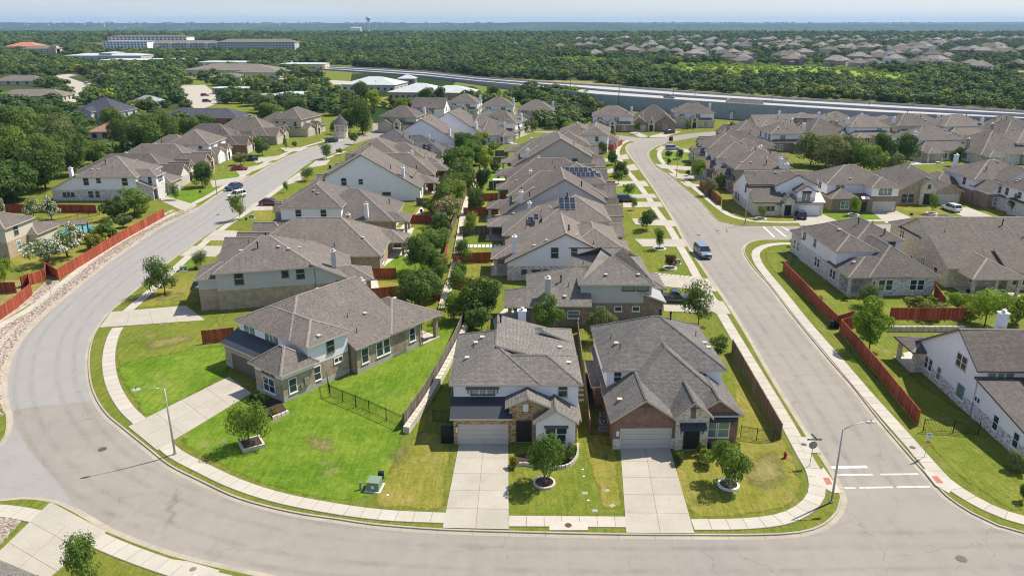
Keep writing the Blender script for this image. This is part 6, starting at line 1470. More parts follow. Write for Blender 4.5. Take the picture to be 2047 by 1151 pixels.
(1028,934,28,24,'bush','yellowleaf','yellow flowering shrub at the driveway edge, middle front house'),(1125,925,22,20,'bush','ash','small green ball shrub in the front bed'),(1138,918,28,34,'bush','oak','dark shrub under the front window of the middle house'),(1120,905,26,26,'bush','oak','dark low shrub against the front window, middle house'),
(1357,925,34,28,'bush','juniper','clipped round dark shrub beside the entry walk of the brick house'),(1413,928,44,34,'bush','ash','loose green shrub under the window of the brick house'),(1400,912,30,26,'bush','oak','dark shrub under the window of the brick house, left'),(1435,905,34,26,'bush','oak','dark shrub under the window of the brick house, right'),
(548,830,18,16,'bush','yellowleaf','yellow flowering plant at the corner of the house on the bend'),(525,812,36,30,'bush','oak','dark shrubs in shade by the bend house window'),(505,800,16,14,'bush','juniper','small dark ball shrub by the brown garage door'),
(1640,600,14,10,'bush','ash','low plant behind the red fence'),(1690,600,18,14,'bush','oak','low plant by the back porch'),
]
M['pink2']=leafm('bronze_leaves',(.075,.05,.03),(.11,.07,.04),(.16,.11,.05))
for i,(px,py,w_,h_,kd,lf,lab) in enumerate(L):
    sh=(kd=='bush' and h_<36) or 'shrub' in lab.split(',')[0].split()[-1:]
    cat='shrub' if (sh or 'shrub' in lab or 'bush' in lab or 'plant' in lab) and 'tree' not in lab else 'tree'
    tree(px,py,w_,h_,kd,lf,lab,.5 if kd!='blossom' else .25,i,cat=cat,multi=kd in('blossom','pink'),
         ring=(1.2,'white') if (px,py) in((1318,498),(1521,438),(1706,430),(1862,427),(2025,428),(1339,537)) else None)
# ---------------------------------------------------------------- vehicles
def carmesh(L,Wd,Hh,belt,hood,kind):
    body=MB();N_=14;w=Wd/2
    # side outline stations along the length, front at +x
    st=[(-L/2,.55,belt*.82,.86),(-L/2+.12,.32,belt*.98,.95),(-L/2+.6,.28,belt,1.),(-.6,.26,belt,1.),(L/2-1.55,.26,belt*.985,1.),(L/2-.95,.27,hood*1.02,.99),(L/2-.35,.28,hood*.93,.95),(L/2-.08,.34,hood*.8,.88),(L/2,.5,hood*.62,.8)]
    rings=[]
    for x,zl,zt,k in st:
        y=w*k;b=len(body.v);r=[(x,-y*.9,zl),(x,-y,zl+.15),(x,-y,zt-.18),(x,-y*.93,zt-.02),(x,0,zt+.02),(x,y*.93,zt-.02),(x,y,zt-.18),(x,y,zl+.15),(x,y*.9,zl)]
        body.v+=r;rings.append(b)
    m=9
    for i in range(len(rings)-1):
        for k in range(m):
            j=(k+1)%m;body.f.append((rings[i]+k,rings[i]+j,rings[i+1]+j,rings[i+1]+k));body.m.append(0)
    body.f.append(tuple(rings[0]+k for k in range(m)));body.m.append(0);body.f.append(tuple(rings[-1]+m-1-k for k in range(m)));body.m.append(0)
    cab=MB();top=Hh
    if kind=='suv':c=[(-L/2+.15,-L/2+.45),(-L/2+.9,-L/2+1.0),(L/2-2.25,L/2-2.0),(L/2-1.35,L/2-2.0)];x0,x1,t0,t1=-L/2+.12,L/2-1.3,-L/2+.42,L/2-2.15
    elif kind=='truck':x0,x1,t0,t1=-.55,L/2-1.5,-.35,L/2-2.25
    else:x0,x1,t0,t1=-L/2+.35,L/2-1.25,-L/2+1.15,L/2-2.2
    lo=[(x0,-w*.93,belt-.03),(x1,-w*.93,belt-.03),(x1,w*.93,belt-.03),(x0,w*.93,belt-.03)]
    hi=[(t0,-w*.76,top-.06),(t1,-w*.76,top-.06),(t1,w*.76,top-.06),(t0,w*.76,top-.06)]
    cab.hexa(lo,hi,0)
    roof=MB();roof.hexa([(t0-.02,-w*.78,top-.07),(t1+.03,-w*.78,top-.07),(t1+.03,w*.78,top-.07),(t0-.02,w*.78,top-.07)],[(t0+.1,-w*.68,top),(t1-.12,-w*.68,top),(t1-.12,w*.68,top),(t0+.1,w*.68,top)])
    # pillars
    def pil(a,b,r=.045):roof.tube([a,b],[r,r],6)
    for s in (-1,1):
        pil((x0+.03,s*w*.92,belt),(t0+.02,s*w*.76,top-.05),.06);pil((x1-.03,s*w*.92,belt),(t1,s*w*.76,top-.05));
        for u in (.33,.62):pil((x0+(x1-x0)*u,s*w*.93,belt),(t0+(t1-t0)*u,s*w*.765,top-.05))
    if kind=='truck':
        bed=MB();bed.box(-L/2+.15,-w*.78,belt-.06,-.65,w*.78,belt+.03)
    else:bed=None
    return body,cab,roof,bed
_cars={}
def car(px,py,ang,kind,paint,label,L=4.8,Wd=1.9,Hh=1.7,grp=None):
    M_=_cars.get((kind,paint,L))
    x,y=at(px,py,-.1);on_road=False
    t=thing('parked_car',label,{'suv':'car','truck':'pickup truck','sedan':'car'}[kind],(x,y,.0),R(ang),grp)
    if not M_:
        b,c,r,bed=carmesh(L,Wd,Hh,Hh*.58 if kind!='sedan' else Hh*.64,Hh*.56 if kind!='sedan' else Hh*.6,kind)
        wl=MB();wl.tube([(0,-.11,0),(0,.11,0)],[.35,.35],16);rm=MB();rm.tube([(0,-.125,0),(0,.125,0)],[.21,.21],10);rm.tube([(0,-.135,0),(0,.135,0)],[.06,.06],6)
        hl=MB();hl.box(-.03,-.2,-.07,.03,.2,.07);ml=MB();ml.box(-.08,-.1,-.07,.05,.1,.08)
        gr=MB();gr.box(-.02,-.42,-.1,.02,.42,.1);pl=MB();pl.box(-.01,-.16,-.06,.01,.16,.06)
        M_=dict(b=b.mesh('body',[M[paint]]),c=c.mesh('windows',[M['carglass']]),r=r.mesh('roof',[M[paint]]),bed=bed.mesh('cargo_bed',[M['dark']]) if bed else None,w=wl.mesh('tyre',[M['tyre']]),rim=rm.mesh('rim',[M['galv']]),h=hl.mesh('headlight',[M['lamp']]),tl=hl.mesh('tail_light',[M['tail']]),m=ml.mesh('mirror',[M[paint]]),g=gr.mesh('grille',[M['dark']]),p=pl.mesh('number_plate',[M['white']]))
        _cars[(kind,paint,L)]=M_
    bo=link('body',M_['b'],t);link('windows',M_['c'],t);link('roof',M_['r'],t)
    if M_['bed']:link('cargo_bed',M_['bed'],t)
    for sx_ in (-L/2+.85,L/2-.9):
        for s in (-1,1):
            w_=link('wheel',M_['w'],t,(sx_,s*(Wd/2-.1),.35));link('rim',M_['rim'],w_)
    for s in (-1,1):
        link('headlight',M_['h'],t,(L/2-.1,s*Wd*.34,Hh*.42));link('tail_light',M_['tl'],t,(-L/2+.03,s*Wd*.38,Hh*.45));link('mirror',M_['m'],t,(L/2-1.75,s*(Wd/2+.06),Hh*.62))
    link('grille',M_['g'],t,(L/2-.0,0,Hh*.36));link('number_plate',M_['p'],t,(-L/2-.01,0,Hh*.33))
    return t
M['carglass']=plain('car_glass',(.015,.018,.022),.05,0,0,1,1.);M['lamp']=plain('headlight_glass',(.75,.75,.78),.1);M['tail']=plain('tail_glass',(.35,.02,.02),.2)
for n_,c_ in (('p_black',(.012,.012,.014)),('p_blue',(.02,.035,.085)),('p_red',(.30,.015,.012)),('p_white',(.78,.78,.78)),('p_silver',(.40,.42,.44)),('p_steel',(.16,.21,.27)),('p_grey',(.17,.19,.21)),('p_maroon',(.12,.01,.012))):
    m_=plain(n_,c_,.28);m_.node_tree.nodes['Principled BSDF'].inputs['Coat Weight'].default_value=.8;m_.node_tree.nodes['Principled BSDF'].inputs['Coat Roughness'].default_value=.06;M[n_]=m_
car(1404,511,-86,'suv','p_steel','silver blue off road vehicle parked facing the viewer on the middle street',5.5,2.15,1.95)
car(474,396,-118,'suv','p_white','white off road vehicle on the left street, facing the viewer',4.8,1.95,1.8)
car(468,379,-118,'sedan','p_blue','dark blue saloon car parked on the left street just behind the white vehicle')
car(479,341,12,'sedan','p_red','bright red hatchback on a driveway of the left street',4.6,1.9,1.5)
car(498,322,10,'truck','p_blue','dark blue pickup on a driveway behind the red car',5.6,2.0,1.9)
car(663,285,20,'sedan','p_blue','dark blue car parked at the top of the left street',4.8,1.9,1.55)
car(689,272,8,'suv','p_black','black vehicle on the driveway beside the turret',4.8,1.9,1.75)
car(1600,436,78,'suv','p_black','black sport utility car on the driveway of the corner house, seen from behind',4.9,1.95,1.75)
car(1900,422,100,'suv','p_white','white car with a dark glass roof on the driveway by the arched entry',4.8,1.9,1.65)
car(1345,604,-8,'truck','p_black','black pickup on the driveway behind the red brick house',5.7,2.05,1.9)
car(1250,404,-4,'suv','p_black','long black vehicle on a driveway left of the middle street',5.2,2.0,1.8)
car(1344,300,-8,'suv','p_silver','silver vehicle on the driveway at the upper bend',4.9,1.95,1.75)
car(1338,268,30,'sedan','p_black','small black car before the houses of the upper bend')
car(540,411,0,'sedan','p_maroon','dark red car half hidden by the third house roof on the left street')
car(410,193,10,'suv','p_red','red car in the parking lot on the left, nearer one')
car(414,205,4,'suv','p_maroon','dark red car beside the parking lot hedge')
car(443,207,0,'suv','p_white','white vehicle parked by the brown walled blocks')
car(175,170,-20,'suv','p_white','white car on the far side road at the left')
car(-48,1161,155,'suv','p_white','white car in the driveway cut by the bottom left corner')
# house corner at the very bottom left
house('house','corner of a grey shingled roof cut by the bottom left corner',at(78,1151,3.0),-24.5,[blk(-10.4,-9.4,-.42,-.42,3.0,'WESN',.5,low='stonemix')],'roof2',nv=0,seed=91)
# ---------------------------------------------------------------- street lamps and signs
def lamp(px,py,h,adx,ady,label,m='galv'):
    x,y=at(px,py);t=thing('street_lamp',label,'street lamp',(x,y,0),0,'cobra head street lamps')
    mb=MB();mb.tube([(0,0,-.1),(0,0,h)],[.11,.06],12);mb.build('pole',M[m],t,True)
    mb=MB();mb.cyl(0,0,0,.25,.2,8,0,.16);mb.build('base_plate',M[m],t)
    l=math.hypot(adx,ady);ux,uy=adx/l,ady/l
    mb=MB();mb.tube([(0,0,h-.1),(ux*l*.35,uy*l*.35,h+.28),(ux*l*.7,uy*l*.7,h+.45),(ux*l,uy*l,h+.42)],[.045,.04,.035,.035],8);mb.build('arm',M[m],t,True)
    a=math.atan2(uy,ux);Mx=Matrix.Translation((ux*l,uy*l,h+.42))@Matrix.Rotation(a,4,'Z')
    mb=MB();pts=[(-.1,.08),(.15,.15),(.5,.16),(.72,.08)]
    lo=[Mx@Vector((p,-q,-.05)) for p,q in pts]+[Mx@Vector((p,q,-.05)) for p,q in reversed(pts)];hi=[Mx@Vector((p*.95,-q*.6,.1)) for p,q in pts]+[Mx@Vector((p*.95,q*.6,.1)) for p,q in reversed(pts)]
    mb.hexa(lo,hi);mb.build('lamp_head',M['galvl'],t)
    mb=MB();mb.box(.1,-.1,-.1,.55,.1,-.05,0,Mx);mb.build('lens',M['lamp'],t)
    mb=MB();mb.cyl(0,0,0,.12,.05,8);mb.build('photocell',M['dark'],t,loc=(ux*l+ux*.3,uy*l+uy*.3,h+.5))
M['galvl']=plain('pale_lamp_housing',(.6,.61,.6),.45)
lamp(350,908,7.2,-1.9,-.9,'street lamp by the pavement on the bend, arm toward the road')
lamp(1662,1003,7.4,2.2,.35,'street lamp at the corner with the painted crossing, arm over the road')
lamp(1489,449,7.4,-.3,-2.0,'tall street lamp in front of the white corner house')
lamp(434,389,6.6,2.0,-.4,'street lamp beside the left street near the white vehicle')
lamp(1352,354,6.8,-1.8,-.8,'street lamp on the right verge of the upper middle street')
lamp(740,265,7.0,-2.2,-.4,'street lamp at the top of the left street beside the oak')
lamp(1284,262,7.,-.2,-1.6,'street lamp in front of the upper bend houses')
lamp(1825,325,8.,-1.,-.4,'street lamp beside the patio of the house behind the side street')
lamp(188,165,8,1.5,-.4,'far street lamp beside the pale side road')
def text(s,size,m,par,loc,rot,name='lettering',ext=.004):
    cu=bpy.data.curves.new(name,'FONT');cu.body=s;cu.size=size;cu.align_x='CENTER';cu.align_y='CENTER';cu.extrude=ext;cu.materials.append(M[m])
    o=bpy.data.objects.new('text_source',cu);sc.collection.objects.link(o);bpy.context.view_layer.update()
    me=bpy.data.meshes.new_from_object(o.evaluated_get(bpy.context.evaluated_depsgraph_get()));bpy.data.objects.remove(o)
    me.materials.clear();me.materials.append(M[m]);o=bpy.data.objects.new(name,me);sc.collection.objects.link(o);o.parent=par;o.location=loc;o.rotation_euler=rot;return o
M['signwhite']=plain('sign_white',(.8,.8,.78),.4);M['signgreen']=plain('sign_green',(.0,.16,.12),.4);M['signyel']=plain('sign_yellow',(.75,.45,.03),.4);M['signback']=plain('aluminium_sign_back',(.26,.215,.195),.5,.2,.08,3);M['black']=plain('sign_black',(.02,.02,.025),.5)
# stop sign seen from behind, street name blades on top
x,y=at(1618,932);t=thing('stop_sign','octagonal stop sign seen from behind with green street name blades on top, at the corner','road sign',(x,y,0),0)
mb=MB();mb.tube([(0,0,-.1),(.12,.05,3.15)],[.035,.035],8);mb.build('post',M['galv'],t)
mb=MB();n=8;r=.42
lo=[(r*math.cos(math.pi/8+i*math.pi/4),.05,2.32+r*math.sin(math.pi/8+i*math.pi/4)) for i in range(n)];hi=[(a,.075,c) for a,_,c in lo]
mb.hexa(lo,hi);mb.build('sign_plate',M['signback'],t,loc=(.08,.0,0))
M['signred']=plain('sign_red',(.45,.02,.02),.4)
mb=MB();mb.poly([(a*.96,.078,2.32+(c-2.32)*.96) for a,_,c in hi[::-1]]);mb.build('sign_face',M['signred'],t,loc=(.08,0,0))
text('STOP',.3,'signwhite',t,(.08,.083,2.32),(math.pi/2,0,math.pi),'lettering')
mb=MB();mb.box(-.66,-.012,2.86,.72,.012,3.04);b1=mb.build('name_blade',M['signgreen'],t,loc=(.1,.04,0))
mb=MB();
rng=random.Random(9);xx=-.5
while xx<.5:
    ww=rng.uniform(.03,.07);mb.box(xx,-.016,2.91,xx+ww,-.012,2.99);xx+=ww+.03
mb.build('lettering',M['signwhite'],b1)
mb=MB();mb.box(-.012,-.5,3.1,.012,.6,3.28);mb.build('name_blade',M['signgreen'],t,loc=(.12,.05,0),rz=.15)
# speed sign
x,y=at(1848,914);t=thing('speed_sign','white SPEED LIMIT 15 sign over a yellow plate, on the right pavement','road sign',(x,y,0),R(6))
mb=MB();mb.tube([(0,.03,-.1),(.05,.03,2.7)],[.03,.03],8);mb.build('post',M['galv'],t)
mb=MB();mb.box(-.31,-.015,1.98,.31,0,2.74);p_=mb.build('sign_plate',M['signwhite'],t,loc=(.05,0,0))
mb=MB()
for a,b,c,d in ((-.29,2.0,.29,2.015),(-.29,2.705,.29,2.72),(-.29,2.0,-.275,2.72),(.275,2.0,.29,2.72)):mb.box(a,-.018,b,c,-.015,d)
mb.build('border',M['black'],p_)
text('SPEED',.155,'black',p_,(0,-.02,2.61),(math.pi/2,0,0));text('LIMIT',.155,'black',p_,(0,-.02,2.46),(math.pi/2,0,0));text('15',.42,'black',p_,(0,-.02,2.2),(math.pi/2,0,0))
mb=MB();mb.box(-.24,-.015,1.5,.24,0,1.92);p2=mb.build('warning_plate',M['signyel'],t,loc=(.03,0,0))
mb=MB();mb.box(-.14,-.019,1.66,-.04,-.015,1.84);mb.box(.05,-.019,1.66,.14,-.015,1.84);mb.build('symbol',M['black'],p2)
# brown community sign on the left
x,y=at(103,592);t=thing('round_sign','round brown sign seen from behind on a thin post by the gravel notch','road sign',(x,y,0),.5)
mb=MB();mb.tube([(0,0,-.1),(-.05,0,2.6)],[.03,.03],8);mb.build('post',M['galv'],t)
mb=MB();lo=[(.42*math.cos(math.pi/8+i*math.pi/4),-.03,2.3+.42*math.sin(math.pi/8+i*math.pi/4)) for i in range(8)];mb.hexa(lo,[(a,0,c) for a,_,c in lo]);mb.build('sign_plate',M['signback'],t)
# green directional sign by the corner house drive
x,y=at(1557,432);t=thing('street_name_sign','green street name sign before the white corner house','road sign',(x,y,0),0)
mb=MB();mb.tube([(0,0,-.1),(0,0,2.6)],[.04,.04],8);mb.build('post',M['galv'],t)
mb=MB();mb.box(-.75,-.02,2.5,.75,.02,2.8);mb.build('name_blade',M['signgreen'],t);mb=MB();mb.box(-.02,-.6,2.2,.02,.6,2.45);mb.build('name_blade',M['signgreen'],t)
# hydrants
def hydrant(px,py,label,s=1.):
    x,y=at(px,py);t=thing('fire_hydrant',label,'fire hydrant',(x,y,0),.4)
    mb=MB();mb.cyl(0,0,-.05,.06,.17*s,12);mb.cyl(0,0,.06,.55,.11*s,12);mb.cyl(0,0,.55,.6,.15*s,12);mb.cyl(0,0,.6,.74,.12*s,12,0,.05);mb.cyl(0,0,.74,.8,.03,6);mb.build('body',M['p_red'],t)
    mb=MB();mb.tube([(-.22,0,.42),(.22,0,.42)],[.06,.06],8);mb.tube([(0,-.2,.4),(0,0,.4)],[.08,.08],8);mb.build('outlet',M['p_red'],t)
    mb=MB();mb.tube([(-.25,0,.42),(-.2,0,.42)],[.045,.045],8);mb.build('outlet_cap',M['galvl'],t)
hydrant(1569,915,'red fire hydrant on the lawn near the stop sign',1.2);hydrant(566,304,'small red fire hydrant by the upper left pavement');hydrant(524,327,'red fire hydrant by the left pavement, near the dark blue pickup')
# utility boxes
def ubox(px,py,w_,d_,h_,rz,m,label,cat='utility box',pad=True):
    x,y=at(px,py);t=thing('utility_box',label,cat,(x,y,0),rz)
    if pad:
        mb=MB();mb.box(-w_/2-.18,-d_/2-.22,-.03,w_/2+.18,d_/2+.18,.09);mb.build('pad',M['conc'],t)
    mb=MB();mb.hexa([(-w_/2,-d_/2,.05),(w_/2,-d_/2,.05),(w_/2,d_/2,.05),(-w_/2,d_/2,.05)],[(-w_/2+.02,-d_/2+.1,h_),(w_/2-.02,-d_/2+.1,h_),(w_/2-.02,d_/2-.02,h_),(-w_/2+.02,d_/2-.02,h_)]);mb.build('cabinet',M[m],t)
    mb=MB();mb.box(-w_/2-.02,-d_/2+.06,h_,w_/2+.02,d_/2+.02,h_+.05);mb.build('lid',M[m],t)
    if w_>.6:
        mb=MB();mb.box(-.13,-d_/2+.02,h_*.35,.13,-d_/2+.045,h_*.7);mb.build('warning_label',M['signwhite'],t)
    return t
ubox(749,975,1.15,1.25,.85,R(-8),'green_box','green electrical transformer box on its pad, front lawn left of the driveway')
ubox(762,955,.5,.45,.6,R(-8),'iron','small black utility box behind the green transformer',pad=False)
ubox(721,978,.2,.2,.7,0,'green_box','slim pale green cable post left of the transformer',pad=False)
ubox(367,541,1.1,.9,.75,R(20),'green_box','green transformer box beside the dark spreading tree, left lawn')
ubox(392,540,.4,.4,.6,R(20),'iron','dark meter pedestal right of the green transformer, left lawn',pad=False)
ubox(503,437,1.0,.8,.75,R(20),'green_box','pale green transformer on the yellow lawn by the upright young tree')
ubox(492,440,.35,.35,.5,R(20),'iron','small black pedestal by the pale green transformer',pad=False)
ubox(1354,527,.9,.8,.75,0,'green_box','green box by the small reddish tree')
ubox(1673,657,.4,.4,.9,0,'iron','dark pedestal at the joint of the red fences',pad=False)
for px,py,lab in ((400,385,'tiny dark box on the lush lawn'),(1822,430,'dark valve box on the lawn, side street')):ubox(px,py,.5,.4,.4,0,'iron',lab,pad=False)
for k,(px,py) in enumerate(((1169,985),(1189,1020),(1213,980),(1224,1010),(1167,952),(1176,1000),(775,989),(1165,938))):
    x,y=at(px,py);r=.2 if k<4 else .12;t=thing('valve_cover',('pale meter lid in the lawn, one of the four larger near the right driveway','small round cap in the lawn between the front driveways')[k>3],'meter cover',(x,y,0),0,('meter lids in the front lawn','small caps in the front lawn')[k>3])
    if k<4:
        mb=MB();mb.box(-.2,-.14,-.02,.2,.14,.04);mb.build('lid',M['galv'],t,rz=.2*k);mb=MB();mb.box(-.24,-.18,-.02,.24,.18,.02);mb.build('frame',M['conc'],t,rz=.2*k)
    else:
        mb=MB();mb.cyl(0,0,-.02,.04,r,12);mb.build('lid',M['galvl'],t)
# air conditioners
def ac(px,py,label):
    x,y=at(px,py);t=thing('air_conditioner',label,'air conditioner',(x,y,0),0)
    mb=MB();mb.box(-.5,-.5,-.02,.5,.5,.1);mb.build('pad',M['conc'],t)
    mb=MB();mb.box(-.4,-.4,.1,.4,.4,.9);
    for i in range(9):
        for a,b,c,d in ((-.42,-.42,.42,-.4),(-.42,.4,.42,.42),(-.42,-.4,-.4,.4),(.4,-.4,.42,.4)):mb.box(a,b,.14+i*.085,c,d,.18+i*.085)
    mb.build('casing',M['galv'],t)
    mb=MB();mb.cyl(0,0,.9,.93,.33,18);mb.build('fan_grille',M['iron'],t);mb=MB();mb.cyl(0,0,.93,.96,.1,10);mb.build('fan_hub',M['galvl'],t)
ac(1206,858,'air conditioning unit beside the brick house, nearer of two');ac(1206,842,'air conditioning unit beside the brick house, farther of two')
def bin_(px,py,m,label):
    x,y=at(px,py);t=thing('wheelie_bin',label,'bin',(x,y,0),(px*.7)%3)
    mb=MB();mb.hexa([(-.24,-.3,.05),(.24,-.3,.05),(.24,.25,.05),(-.24,.25,.05)],[(-.3,-.36,1.0),(.3,-.36,1.0),(.3,.34,1.0),(-.3,.34,1.0)]);mb.build('body',M[m],t)
    mb=MB();mb.box(-.32,-.38,1.0,.32,.38,1.06);mb.build('lid',M[m],t)
    for a in (-.26,.26):
        mb=MB();mb.tube([(a-.03,.28,.12),(a+.03,.28,.12)],[.12,.12],8);mb.build('wheel',M['tyre'],t)
bin_(1664,655,'iron','black wheeled bin at the joint of the red fences on the right');bin_(1250,402,'iron','black wheeled bin beside the long black vehicle');bin_(428,545,'iron','black wheeled bin by the garage of the large house, left')
bin_(1958,598,'iron','black wheeled bin by the three post porch');bin_(660,338,'iron','dark wheeled bin beside a garage, upper left street')
# storage bin
x,y=at(893,880);t=thing('storage_shed','small dark blue storage cabinet in shade left of the middle garage','cabinet',(x,y,0));mb=MB();mb.box(-.5,-.6,0,.7,.7,1.5);mb.build('body',M['slateb'] if 'slateb' in M else M['iron'],t);mb=MB();mb.hexa([(-.55,-.65,1.5),(.75,-.65,1.5),(.75,.75,1.5),(-.55,.75,1.5)],[(-.55,.0,1.75),(.75,.0,1.75),(.75,.1,1.75),(-.55,.1,1.75)]);mb.build('lid',M['iron'],t)
# patios, pool and pergola
for q,lab in (([(745,597),(738,560),(752,553),(762,590)],''),([(760,520),(785,500),(790,515),(765,535)],''),([(800,455),(815,440),(822,450),(808,466)],''),([(830,430),(842,412),(848,420),(836,436)],''),([(1015,610),(985,640),(990,660),(1030,660)],''),([(1830,318),(1885,316),(1870,328),(1815,330)],''),([(1805,705),(1835,700),(1840,735),(1815,730)],'')):
    struct(sheet('patio',W2(q),.03,M['conc']))
struct(sheet('pool_terrace',W2([(36,480),(60,470),(100,463),(160,462),(205,452),(205,470),(170,485),(100,495),(40,495)]),.02,M['conc']))
M['water']=plain('pool_water',(.03,.32,.38),.06,0,.15,.6)
w_=W2([(112,462),(140,456),(178,450),(190,455),(178,464),(150,470),(118,470)]);struct(sheet('pool_water',smooth(w_,.8,True),.05,M['water']))
p0=W2([(93,478),(172,474)]);a=p0[0];b=p0[1]
t=thing('pergola','shingled pergola roof on dark posts beside the pool','pergola',(a.x,a.y,0),math.atan2(b.y-a.y,b.x-a.x));Lp=(b-a).length
mb=MB()
for x in (.4,Lp-.4):
    for y in (.3,3.3):mb=MB();mb.box(x-.12,y-.12,-.1,x+.12,y+.12,2.7);mb.build('post',M['dtrim'],t)
Bp=blk(0,0,Lp,3.6,2.7,'SN',.22,walls=False,o=.5);geo(Bp);roof_mesh([Bp],None).build('roof',[M['roof3'],M['dtrim'],M['dtrim'],M['roof3']],t)
# patio umbrella and chairs by the porches
def chair(px,py,rz,label,g=None):
    x,y=at(px,py);t=thing('patio_chair',label,'chair',(x,y,.1),rz,g)
    mb=MB();mb.box(-.28,-.28,.36,.28,.28,.42);mb.build('seat',M['iron'],t);mb=MB();mb.box(-.28,.24,.42,.28,.3,.95);mb.build('backrest',M['iron'],t)
    for a in (-.25,.22):
        for b in (-.25,.22):mb=MB();mb.box(a,b,0,a+.03,b+.03,.36);mb.build('leg',M['iron'],t)
chair(965,638,1,'dark garden chair on the small patio behind the middle front house');chair(1935,592,0,'dark garden chair on the three post porch, left one');chair(1968,592,.5,'dark garden chair on the three post porch, right one')
chair(843,428,.4,'dark garden chair on a patio left of the greenbelt');chair(1840,318,0,'dark chair on the far patio')
x,y=at(948,625);t=thing('patio_umbrella','pale garden umbrella on the patio behind the brown brick house','umbrella',(x,y,0));mb=MB();mb.cyl(0,0,0,2.3,.03,6);mb.build('pole',M['galv'],t);mb=MB();mb.cyl(0,0,2.0,2.5,1.2,8,0,.05);mb.build('canopy',M['trim'],t)
x,y=at(1010,378);t=thing('patio_cover','flat white patio cover in the back yards right of the greenbelt','canopy',(x,y,0));mb=MB();mb.box(-3.2,-1.2,2.4,3.2,1.2,2.5);mb.build('roof',M['galvl'],t)
for a in (-3,3):
    for b in (-1,1):mb=MB();mb.box(a-.06,b-.06,0,a+.06,b+.06,2.4);mb.build('post',M['white'],t)
x,y=at(495,172);t=thing('shade_canopy','bright blue pyramid shade canopy at the far playground','canopy',at(507,149)+(0,));mb=MB();mb.cyl(0,0,4.2,7.5,9,4,0,.1);mb.build('canopy',plain('blue_canvas',(.05,.25,.6),.7),t,rz=.78)
for a in (-4.5,4.5):
    for b in (-4.5,4.5):mb=MB();mb.box(a-.15,b-.15,0,a+.15,b+.15,4.4);mb.build('post',M['galv'],t)
# ---------------------------------------------------------------- highway on its retaining wall
far=[(600,131),(680,135),(770,140),(851,145),(954,156),(1091,166),(1228,174.6),(1380,186.6),(1587,200),(1758,209.5),(2047,226),(2400,247)]
near=[(600,137),(680,142),(770,148),(851,154),(954,165),(1057,174.6),(1193,192),(1380,205),(1587,218),(1758,229),(2047,242),(2400,262)]
hz=[.3,.3,.3,.5,1.5,3.0,5.0,6,6,6,6,6]
fl=[Vector((*at(x,y,z),z)) for (x,y),z in zip(far,hz)];nl=[Vector((*at(x,y,z),z)) for (x,y),z in zip(near,hz)]
def deck(name,u0,u1,dz,m,par=None):
    vs=[];fs=[]
    for a,b in zip(nl,fl):
        for u in (u0,u1):p=a.lerp(b,u);vs.append((p.x,p.y,p.z+dz))
    for i in range(len(nl)-1):fs.append((2*i,2*i+2,2*i+3,2*i+1))
    o=bpy.data.objects.new(name,newmesh(name,vs,fs,[m]));sc.collection.objects.link(o)
    if par:o.parent=par
    return o
struct(deck('highway',0,1,0,M['hroad']))
struct(deck('lane_line',.235,.243,.03,M['paint']));struct(deck('lane_line',.74,.748,.03,M['paint']))
def barrier(name,u,h,th,m,down=False,label=None):
    vs=[];fs=[]
    for a,b in zip(nl,fl):
        p=a.lerp(b,u);q=a.lerp(b,u+th);z0=-.5 if down else p.z-.05
        vs+=[(p.x,p.y,z0),(p.x,p.y,p.z+h),(q.x,q.y,p.z+h),(q.x,q.y,z0)]
    for i in range(len(nl)-1):
        for k in range(4):fs.append((4*i+k,4*i+4+k,4*i+4+(k+1)%4,4*i+(k+1)%4))
    o=bpy.data.objects.new(name,newmesh(name,vs,fs,[m]));sc.collection.objects.link(o)
    return tag(o,label,'wall' if down else 'barrier')
barrier('retaining_wall',-.012,.9,.010,M['hwall'],True,'tall dark concrete retaining wall under the near side of the highway')
barrier('highway_barrier',.47,1.1,.012,M['hwall'],False,'dark concrete barrier along the middle of the highway')
barrier('highway_barrier',1.0,1.0,.012,M['hroad'],False,'pale concrete barrier along the far side of the highway')
barrier('highway_barrier',.002,1.0,.008,M['hroad'],False,'pale concrete parapet above the dark retaining wall')
pts=[(x,y) for x,y in [(700,137),(851,146),(1000,158),(1091,166),(1200,172),(1232,170),(1180,163),(1050,158),(900,150),(851,143),(700,134)]]
struct(sheet('dry_verge',W2(pts),.03,M['dry']))
struct(sheet('bright_field',W2([(1347,134),(1500,132),(1640,134),(1700,142),(1800,150),(1820,157),(1800,166),(1760,162),(1690,166),(1600,152),(1480,148),(1347,145)]),.03,M['field']))
struct(sheet('bright_field',W2([(1055,128),(1120,118),(1200,120),(1210,126),(1180,131),(1080,128)]),.03,M['field']))
struct(sheet('dry_field',W2([(1930,140),(2060,142),(2200,152),(2060,156),(1990,153),(1950,148)]),.03,M['dry']))
x,y=at(1355,202,6);t=car(1355,202,0,'truck','p_grey','dark grey pickup driving on the elevated highway',5.8,2.1,1.95)
p=nl[6].lerp(nl[7],.78).lerp(fl[6].lerp(fl[7],.78),.25);t.location=(p.x,p.y,p.z+.0);t.rotation_euler.z=math.atan2(nl[7].y-nl[6].y,nl[7].x-nl[6].x)
